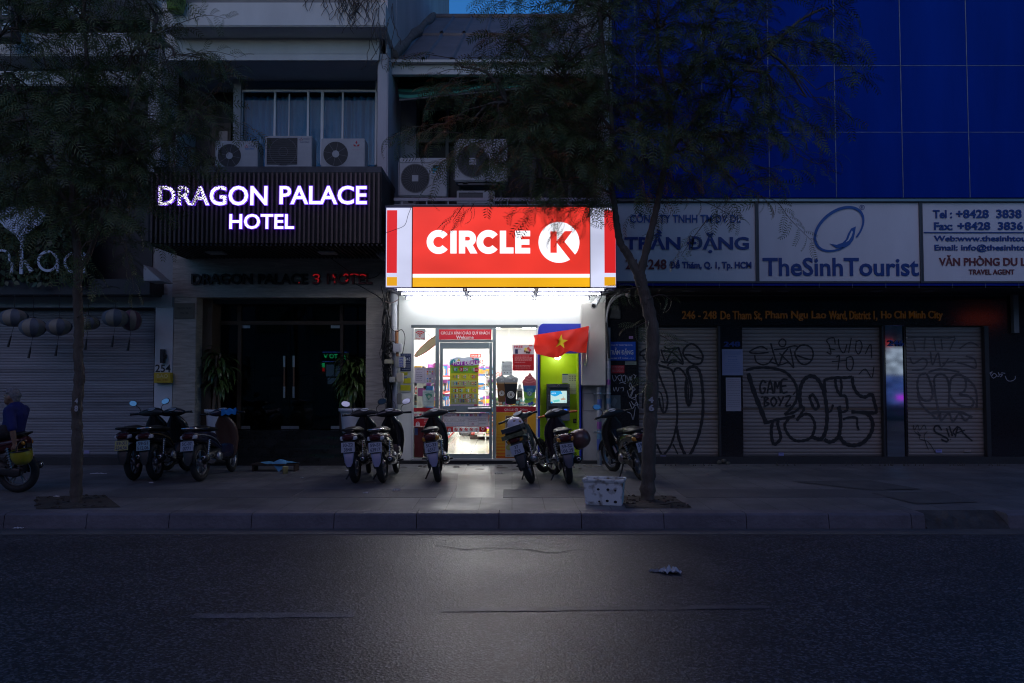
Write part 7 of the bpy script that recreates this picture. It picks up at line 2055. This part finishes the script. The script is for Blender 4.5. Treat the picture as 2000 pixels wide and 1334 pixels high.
def frond_template(n, L, droop, lw, ll_):
    """a drooping midrib with n pairs of narrow leaflets; quads"""
    V = []
    ang, p = 0.25, np.array([0.0, 0.0])
    for i in range(n):
        ang -= droop / n
        d = np.array([math.cos(ang), math.sin(ang)])
        p = p + d * L / n
        c = np.array([0, p[0], p[1]])
        size = ll_ * math.sin(math.pi * (i + 1.2) / (n + 1.6)) ** .5
        for s_ in (-1, 1):
            out = np.array([s_ * .86, .42 * d[0], .42 * d[1] - .22])
            tip = c + out * size
            w = np.array([0, d[0], d[1]]) * lw
            mid = c + out * size * .5 + np.array([0, 0, .006])
            V += [c, mid + w, tip, mid - w]
    # the midrib itself
    p = np.array([0.0, 0.0]); ang = .25
    for i in range(n):
        a = p.copy(); ang -= droop / n; p = p + np.array([math.cos(ang), math.sin(ang)]) * L / n
        V += [np.array([-.002, a[0], a[1]]), np.array([-.002, p[0], p[1]]), np.array([.002, p[0], p[1]]), np.array([.002, a[0], a[1]])]
    return np.array(V)


TPL = [frond_template(8, .32, .9, .0082, .088), frond_template(7, .26, 1.3, .0082, .082), frond_template(9, .36, 1.6, .0078, .08)]


def crown_mesh(name, parent, frames, loc):
    """frames: list of (origin, outward direction, scale)"""
    VV = []
    for o, d, s_ in frames:
        T = TPL[nrng.integers(0, 3)] * s_
        d = np.array(d); d = d / (np.linalg.norm(d) + 1e-9)
        up = np.array([0, 0, 1.0]) + nrng.normal(0, .45, 3)
        x = np.cross(d, up); x /= np.linalg.norm(x) + 1e-9
        z = np.cross(x, d)
        VV.append(T[:, :1] * x + T[:, 1:2] * d + T[:, 2:3] * z + np.array(o))
    V = np.concatenate(VV) - np.array(loc)
    n = len(V)
    me = bpy.data.meshes.new(name)
    me.vertices.add(n); me.vertices.foreach_set('co', V.astype(np.float32).ravel())
    me.loops.add(n); me.loops.foreach_set('vertex_index', np.arange(n, dtype=np.int32))
    me.polygons.add(n // 4); me.polygons.foreach_set('loop_start', np.arange(0, n, 4, dtype=np.int32))
    me.update(calc_edges=True); me.materials.append(leafm)
    o = bpy.data.objects.new(name, me); COL.objects.link(o); o.parent = parent
    return o


def tree(label, base, limbs, blobs, sprigs=(), number=None, dens=1.0):
    """limbs: ([(px, py, Y)...], r0, r1); blobs: (px, py, rx, ry, Y, depth, twigs)"""
    t = thing('tree', label, 'tree', base)
    m = MB(); ends = []
    for pts, r0, r1 in limbs:
        q = [P(*p) for p in pts]
        c = catmull(q, 7)
        k = len(c)
        rr = [(r0 + (r1 - r0) * (i / (k - 1)) ** .8) * (1 + .09 * math.sin(i * 1.9) + .07 * rnd.uniform(-1, 1)) for i in range(k)]
        m.tube(c, rr, bark, 12 if r0 > .05 else 7)
        ends += c
    frames = []
    for bx, by, rx, ry, Y, dep, n in blobs:
        c0 = P(bx, by, Y)
        kx, kz = rx * Y / FPX, ry * Y / FPX
        near = min(ends, key=lambda e: (e - c0).length + (2 if e.z > c0.z + .6 else 0))
        mid = near.lerp(c0, .5) + Vector((rnd.uniform(-.1, .1), rnd.uniform(-.1, .1), .12))
        br_ = catmull([near, mid, c0], 5)
        m.tube(br_, [.022 * (1 - .65 * i / (len(br_) - 1)) + .004 for i in range(len(br_))], bark, 6)
        for _ in range(max(2, round(n * dens))):
            while True:
                a = Vector((rnd.uniform(-1, 1), rnd.uniform(-1, 1), rnd.uniform(-1, 1)))
                if a.length < 1:
                    break
            o = c0 + Vector((a.x * kx, a.y * dep, a.z * kz))
            out = (o - c0)
            out = out.normalized() if out.length > .01 else Vector((1, 0, 0))
            d = (out * .7 + Vector((rnd.uniform(-.6, .6), rnd.uniform(-.6, .6), rnd.uniform(-.25, .35)))).normalized()
            L = rnd.uniform(.35, .75)
            p, pts = o.copy(), [o.copy()]
            k = 7
            for i in range(k):
                d = (d + Vector((rnd.uniform(-.16, .16), rnd.uniform(-.16, .16), -.07))).normalized()
                p = p + d * L / k; pts.append(p.copy())
                s_ = 1 if i % 2 else -1
                side = d.cross(Vector((0, 0, 1))).normalized() * s_
                fd = (d * .65 + side * .75 + Vector((0, 0, rnd.uniform(-.3, .15))))
                frames.append((tuple(p), tuple(fd), rnd.uniform(.7, 1.15)))
            frames.append((tuple(p), tuple(d), rnd.uniform(.8, 1.1)))
            m.tube([pts[0], pts[3], pts[-1]], [.006, .0045, .002], bark, 4, caps=False)
            if rnd.random() < .45:
                s0 = br_[rnd.randrange(3, len(br_))]
                m.tube([s0, s0.lerp(o, .5) + Vector((0, 0, .05)), o], [.009, .007, .005], bark, 4, caps=False)
    for pts, n in sprigs:
        c = catmull([P(*p) for p in pts], n)
        m.tube(c, [.007 * (1 - .7 * i / len(c)) for i in range(len(c))], bark, 5)
        for i in range(1, len(c)):
            d = (c[i] - c[i - 1]).normalized(); side = d.cross(Vector((0, 1, 0))).normalized() * (1 if i % 2 else -1)
            frames.append((tuple(c[i]), tuple(d * .6 + side * .7 + Vector((0, -.2, -.15))), rnd.uniform(.55, .85)))
    build(m, 'trunk', t, fix=False)
    crown_mesh('crown', t, frames, base)
    if number:
        m = MB(); nm = mat('tree_number_paint', (.42, .42, .44), .8, var=.3, vs=20)
        for s_, a, b, c, d_, Y in number:
            m.text(s_, a, b, c, d_, Y, nm, .04)
        build(m, 'painted_number', t)
    return t, len(frames)


b1 = G(148, 980, PAV); Y1 = b1.y
t1, n1 = tree('slim street tree with dense feathery crown before the cafe shutter', b1,
     [([(148, 990, Y1), (149, 930, Y1), (151, 860, Y1), (150, 800, Y1), (155, 735, Y1), (152, 690, Y1), (154, 640, Y1), (151, 580, Y1), (152, 530, Y1)], .074, .055),
      ([(152, 535, Y1), (150, 480, Y1), (140, 400, Y1), (150, 300, Y1 + .1), (170, 180, Y1 + .1), (165, 40, Y1 + .2), (160, -90, Y1)], .055, .02), ([(153, 530, Y1), (172, 500, Y1), (190, 450, Y1 - .1), (215, 380, Y1 - .2), (240, 280, Y1 - .3), (270, 160, Y1 - .3), (300, 60, Y1 - .2)], .04, .012),
      ([(142, 410, Y1), (100, 350, Y1 - .2), (60, 260, Y1 - .3), (20, 160, Y1 - .3), (-40, 60, Y1)], .03, .01), ([(155, 290, Y1), (110, 200, Y1 + .5), (80, 90, Y1 + .6)], .025, .01), ([(220, 370, Y1 - .2), (290, 300, Y1), (360, 260, Y1)], .018, .007)],
     [(60, 60, 120, 90, Y1, 1.0, 40), (170, 40, 100, 80, Y1, 1.0, 34), (255, 110, 80, 90, Y1 - .2, .8, 34), (40, 180, 110, 80, Y1, 1.0, 40), (140, 190, 90, 80, Y1, 1.0, 36), (230, 230, 70, 70, Y1 - .2, .8, 34), (60, 300, 110, 70, Y1, .9, 44), (160, 310, 90, 60, Y1, .9, 40), (240, 305, 62, 48, Y1 - .1, .7, 30), (100, 385, 90, 45, Y1, .7, 26), (190, 400, 70, 50, Y1 - .1, .7, 26), (330, 268, 50, 38, Y1 - .1, .6, 13), (375, 240, 40, 45, Y1, .5, 9), (340, 110, 50, 45, Y1 - .2, .5, 11), (300, 30, 50, 40, Y1, .6, 12), (-80, 100, 110, 140, Y1, 1.0, 36), (-90, 300, 90, 120, Y1, 1.0, 26), (210, -90, 130, 60, Y1, 1.0, 30), (30, -90, 130, 60, Y1, 1, 26), (170, 480, 50, 40, Y1, .5, 10)],
     [([(300, 70, Y1), (345, 48, Y1), (400, 30, Y1), (440, 36, Y1)], 5), ([(300, 150, Y1), (350, 120, Y1), (410, 100, Y1), (465, 112, Y1)], 5), ([(310, 250, Y1), (370, 222, Y1), (420, 250, Y1)], 5), ([(300, 330, Y1), (350, 345, Y1), (385, 330, Y1)], 5), ([(240, 480, Y1), (255, 530, Y1), (262, 570, Y1)], 5), ([(155, 575, Y1 - .06), (170, 560, Y1 - .1), (200, 568, Y1 - .1)], 4), ([(150, 620, Y1 - .06), (165, 612, Y1 - .1), (175, 620, Y1 - .1)], 3), ([(395, 110, Y1), (425, 140, Y1), (440, 165, Y1)], 4)],
     [('4', 145.5, 778, 152, 788, Y1 - .088), ('8', 145, 792, 152, 804, Y1 - .088)], dens=.92)
b2 = G(1264, 976, PAV); Y2 = b2.y
t2, n2 = tree('thick forked street tree with feathery crown hanging over the lightbox', b2,
     [([(1264, 984, Y2), (1266, 930, Y2), (1268, 860, Y2), (1272, 790, Y2), (1274, 720, Y2), (1275, 650, Y2), (1266, 600, Y2), (1255, 560, Y2), (1247, 530, Y2)], .098, .075),
      ([(1250, 545, Y2), (1228, 500, Y2), (1212, 475, Y2), (1205, 440, Y2), (1200, 400, Y2), (1192, 340, Y2), (1195, 240, Y2 - .1), (1180, 120, Y2 - .1), (1170, 0, Y2), (1165, -120, Y2)], .06, .02), ([(1250, 540, Y2), (1262, 490, Y2), (1277, 430, Y2), (1290, 370, Y2 + .1), (1302, 300, Y2 + .1), (1310, 220, Y2 + .2), (1285, 100, Y2 + .2), (1290, -60, Y2 + .2)], .058, .02),
      ([(1196, 330, Y2), (1150, 280, Y2 - .2), (1080, 230, Y2 - .3), (990, 200, Y2 - .3)], .03, .008), ([(1193, 250, Y2), (1120, 170, Y2 + .3), (1040, 110, Y2 + .4)], .025, .008), ([(1300, 310, Y2 + .1), (1350, 240, Y2), (1420, 170, Y2 - .1), (1500, 100, Y2 - .2)], .028, .008), ([(1300, 300, Y2 + .1), (1340, 290, Y2 + .3), (1400, 250, Y2 + .4)], .02, .008), ([(1199, 380, Y2), (1150, 360, Y2 - .2), (1080, 350, Y2 - .3), (1000, 340, Y2 - .3)], .018, .006), ([(1312, 200, Y2 + .2), (1360, 120, Y2 + .3), (1390, 30, Y2 + .3)], .02, .008)],
     [(1110, 20, 90, 60, Y2, .9, 30), (1200, 40, 80, 80, Y2, .9, 32), (1300, 60, 90, 80, Y2, .9, 36), (1400, 60, 80, 70, Y2 - .1, .8, 30), (1470, 100, 70, 60, Y2 - .1, .7, 26), (1545, 90, 55, 60, Y2 - .1, .5, 12), (1120, 120, 100, 60, Y2, .9, 44), (1220, 160, 80, 70, Y2, .9, 36), (1330, 170, 90, 70, Y2, .8, 38), (1430, 190, 80, 60, Y2, .7, 26), (1060, 190, 90, 55, Y2 - .1, .8, 36), (1150, 240, 90, 55, Y2, .8, 40), (1250, 270, 70, 60, Y2, .7, 30), (1350, 290, 70, 60, Y2, .6, 26), (1430, 290, 60, 50, Y2, .5, 14), (1070, 280, 80, 50, Y2 - .1, .7, 32), (1125, 318, 80, 42, Y2 - .1, .6, 30), (1200, 325, 60, 40, Y2, .5, 14), (1060, 340, 60, 20, Y2 - .2, .4, 6), (960, 160, 80, 45, Y2 - .2, .6, 20), (920, 240, 70, 40, Y2 - .2, .5, 14), (980, 250, 60, 40, Y2 - .2, .5, 16), (900, 130, 50, 30, Y2 - .2, .4, 6), (1340, 335, 50, 26, Y2, .4, 7), (1510, 200, 60, 50, Y2 - .1, .5, 10), (1575, 190, 40, 38, Y2 - .1, .4, 5), (1250, -90, 150, 60, Y2, 1, 30), (1420, -70, 120, 60, Y2, .9, 24), (1100, -80, 110, 60, Y2, .9, 20), (1150, 352, 40, 14, Y2 - .2, .3, 3), (1440, 360, 40, 25, Y2, .3, 6), (990, 80, 45, 30, Y2, .5, 6), (1610, 15, 40, 25, Y2, .4, 4)],
     [([(900, 260, Y2), (860, 258, Y2), (815, 262, Y2), (775, 285, Y2)], 5), ([(930, 140, Y2), (880, 135, Y2), (840, 150, Y2)], 5), ([(1100, 395, Y2 - .1), (1060, 400, Y2 - .1), (1025, 402, Y2 - .1), (1000, 407, Y2 - .1)], 6), ([(1150, 385, Y2 - .1), (1130, 405, Y2 - .1), (1100, 418, Y2 - .1), (1082, 436, Y2 - .1)], 6), ([(1150, 390, Y2 - .1), (1152, 415, Y2 - .1), (1138, 438, Y2 - .1)], 5), ([(1110, 420, Y2 - .15), (1095, 440, Y2 - .15), (1085, 460, Y2 - .15)], 5), ([(905, 400, Y2), (893, 418, Y2), (884, 432, Y2)], 5), ([(925, 398, Y2), (918, 412, Y2)], 4), ([(1485, 250, Y2), (1560, 290, Y2), (1620, 340, Y2 + .1)], 6), ([(1440, 380, Y2), (1510, 390, Y2), (1545, 430, Y2), (1585, 470, Y2)], 6), ([(1320, 380, Y2), (1390, 400, Y2), (1440, 430, Y2)], 6), ([(1380, 430, Y2), (1350, 470, Y2), (1330, 500, Y2)], 5), ([(1265, 585, Y2 - .1), (1290, 575, Y2 - .1), (1310, 585, Y2 - .1)], 4), ([(1250, 560, Y2 - .1), (1225, 565, Y2 - .1), (1200, 580, Y2 - .1)], 4), ([(1270, 625, Y2 - .11), (1255, 632, Y2 - .15), (1240, 640, Y2 - .15)], 4), ([(1276, 745, Y2 - .11), (1266, 748, Y2 - .14), (1258, 752, Y2 - .14)], 3), ([(1280, 650, Y2 + .1), (1300, 660, Y2 + .1), (1318, 672, Y2 + .1)], 4), ([(1555, 300, Y2), (1600, 320, Y2), (1640, 300, Y2)], 5)],
     [('4', 1265, 775, 1277, 787, Y2 - .104), ('6', 1267, 790, 1278, 803, Y2 - .104)], dens=.84)
print('fronds', n1, n2)
# ================================================================== small things on the pavement and road
foam = mat('dirty_foam', (.46, .5, .5), .8, var=.0)
nn, ll, bb = nodes_of(foam)
tc = nn.new('ShaderNodeTexCoord'); n1_ = nn.new('ShaderNodeTexNoise'); n1_.inputs['Scale'].default_value = 9; n1_.inputs['Detail'].default_value = 8
rp = nn.new('ShaderNodeValToRGB'); rp.color_ramp.elements[0].position = .34; rp.color_ramp.elements[1].position = .5; rp.color_ramp.elements[0].color = (.14, .12, .09, 1); rp.color_ramp.elements[1].color = (.66, .7, .7, 1)
ll.new(tc.outputs['Object'], n1_.inputs['Vector']); ll.new(n1_.outputs[0], rp.inputs[0]); ll.new(rp.outputs[0], bb.inputs['Base Color'])
o = G(1180, 988, PAV)
M = Matrix.Translation(o + Vector((.02, .14, 0))) @ Matrix.Rotation(RAD(-13), 4, 'Z')
t = thing('foam_box', 'dirty white open foam box standing beside the thick tree trunk', 'box', M=M)
m = MB()
def ringbox(hx, hy, z):
    return [(-hx, -hy, z), (hx, -hy, z), (hx, hy, z), (-hx, hy, z)]
L = [ringbox(.225, .125, 0), ringbox(.245, .145, .29), ringbox(.26, .16, .292), ringbox(.265, .165, .325), ringbox(.225, .125, .326), ringbox(.205, .105, .05)]
v = [p for r in L for p in r]
f = [(4 * i + j, 4 * i + (j + 1) % 4, 4 * i + 4 + (j + 1) % 4, 4 * i + 4 + j) for i in range(5) for j in range(4)] + [(3, 2, 1, 0), (20, 21, 22, 23)]
m.add(v, f, foam); build(m, 'body', t, bevel=.012, local=True)
m = MB(); hole = mat('foam_hole', (.02, .02, .02), .9)
for x, z, r in ((-.06, .2, .018), (.06, .2, .02), (.15, .19, .014), (.05, .06, .02), (.15, .05, .022), (-.05, .05, .014)):
    y = -.125 - .02 * z / .29 - .003
    m.add([(x + r * math.cos(a * .7), y - .0005 * (a % 2), z + r * .8 * math.sin(a * .7)) for a in range(9)], [tuple(range(9))], hole)
m.add([(.18, -.06, .327), (.2, .02, .3265), (.26, .0, .328), (.255, -.05, .328)], [(0, 1, 2, 3)], hole)
build(m, 'hole', t, local=True)
# cup, blue cloth on a low stool before the hotel steps
o = G(557, 925, PAV)
t = thing('paper_cup', 'small pale yellow cup standing on the pavement before the hotel steps', 'cup', o)
m = MB(); m.lathe([(0, 0), (.04, 0), (.045, .11), (.048, .115), (.042, .115), (.038, .02), (0, .02)], o, (0, 0, 1), mat('cup_yellow', (.5, .46, .2), .5, var=.1), 18); build(m, 'body', t)
m = MB(); m.lathe([(.0425, .03), (.0458, .095)], o + Vector((0, -.001, 0)), (0, 0, 1), flat(.6, .6, .5), 18, arc=(0, 150)); build(m, 'label', t)
o = G(545, 921, PAV)
t = thing('low_stool', 'low dark wooden stool at the foot of the hotel steps', 'stool', o)
m = MB(); st_ = mat('stool_wood', (.045, .03, .022), .6, var=.3)
m.box(o.x - .48, o.x + .28, o.y - .02, o.y + .26, PAV + .1, PAV + .125, st_); build(m, 'seat', t, bevel=.006)
for x in (-.46, .24):
    m = MB(); m.box(o.x + x, o.x + x + .03, o.y, o.y + .24, PAV, PAV + .0995, st_); build(m, 'leg', t)
x0, y0, zz_ = o.x, o.y, PAV + .126
m = MB()
def clo(u, v):
    a = (u - .5) * .62; b = v * .26
    z = zz_ + .012 + .012 * math.sin(u * 11 + v * 4) + .05 * math.exp(-((u - .5) ** 2) * 30) * math.exp(-((v - .35) ** 2) * 14)
    y = y0 + .2 - b
    if v > .62:
        k = (v - .62) / .38; drop = .14 * k * max(0, 1 - abs(u - .55) * 3)
        z -= drop
        y = y0 + .2 - .62 * .26 - .06 * k
        a *= 1 - .75 * k * .5
    return (x0 - .02 + a, y, z)
m.grid(clo, 22, 16, mat('cloth_blue', (.1, .3, .5), .85, var=.2)); solo(m, 'cloth', 'crumpled light blue cloth lying on the low dark stool', 'cloth')
# litter
white = mat('litter_white', (.6, .6, .62), .6, var=.15)
def crumple(px, py, z, sx, sy, sz, name, lab, cat, mt=white, seed=1):
    o = G(px, py, z); r = random.Random(seed); m = MB()
    ph = [r.uniform(0, 6) for _ in range(6)]
    def fn(u, v):
        a, b = (u - .5) * 2, (v - .5) * 2
        x = o.x + sx * a * (1 + .25 * math.sin(b * 5 + ph[0])); y = o.y + sy * b * (1 + .25 * math.sin(a * 6 + ph[1]))
        return (x, y, z + .006 + sz * abs(math.sin(a * 5 + ph[2]) * math.cos(b * 4 + ph[3])) * (1 - .6 * max(abs(a), abs(b))) + .004 * math.sin(a * 19 + b * 13))
    m.grid(fn, 14, 14, mt, False); return solo(m, name, lab, cat)
crumple(1309, 1119, 0, .085, .06, .075, 'plastic_bag', 'crumpled white plastic bag lying alone on the road', 'litter', mat('bag_film', (.52, .52, .56), .3, var=.2), 3)
crumple(1284, 1117, 0, .06, .03, .03, 'paper_scrap', 'grey scrap trailing beside the plastic bag on the road', 'litter', mat('scrap_grey', (.3, .29, .3), .6, var=.2), 5)
for k, (px, py, sx, sy, lab) in enumerate(((971, 925.5, .035, .02, 'white paper scrap on the pavement before the shop door, one of a close pair'), (979, 925.5, .035, .02, 'white paper scrap close to the sage green motorbike, second of its pair'), (715, 964, .035, .02, 'white scrap on the pavement behind the two motorbikes with silver mudguards'), (774, 958.5, .05, .015, 'flat white scrap on the dark paving band'), (681, 920, .05, .04, 'white scrap at the corner of the hotel steps'), (295, 944, .03, .02, 'white scrap beneath the pair of motorbikes by the cafe'), (110, 971, .03, .02, 'white scrap on the soil of the slim tree pit'), (192, 926, .11, .012, 'long pale stick of litter near the cafe step'), (1084, 1030, .05, .02, 'white scrap lying against the foot of the kerb'), (590, 934, .02, .015, 'tiny pale scrap in front of the paper cup'), (1897, 1026, .1, .03, 'pale bottle scrap near the drain inlet'), (35, 1033, .05, .02, 'pale scrap in the gutter near the slim tree'))):
    crumple(px, py, PAV if py < 1000 else .006, sx, sy, .02, 'paper_scrap', lab, 'litter', white, 20 + k)
crumple(1975, 1013, .02, .17, .1, .1, 'plastic_bag', 'clear crumpled plastic bag beside the drain inlet', 'litter', mat('bag_clear', (.2, .22, .26), .2, var=.3), 9)
m = MB(); o = G(1290, 985, PAV + .012); m.tube([o, o + Vector((.2, .05, .02)), o + Vector((.32, .02, .01))], [.012, .01, .006], bark, 6); solo(m, 'stick', 'short broken branch on the soil beside the thick trunk', 'stick')
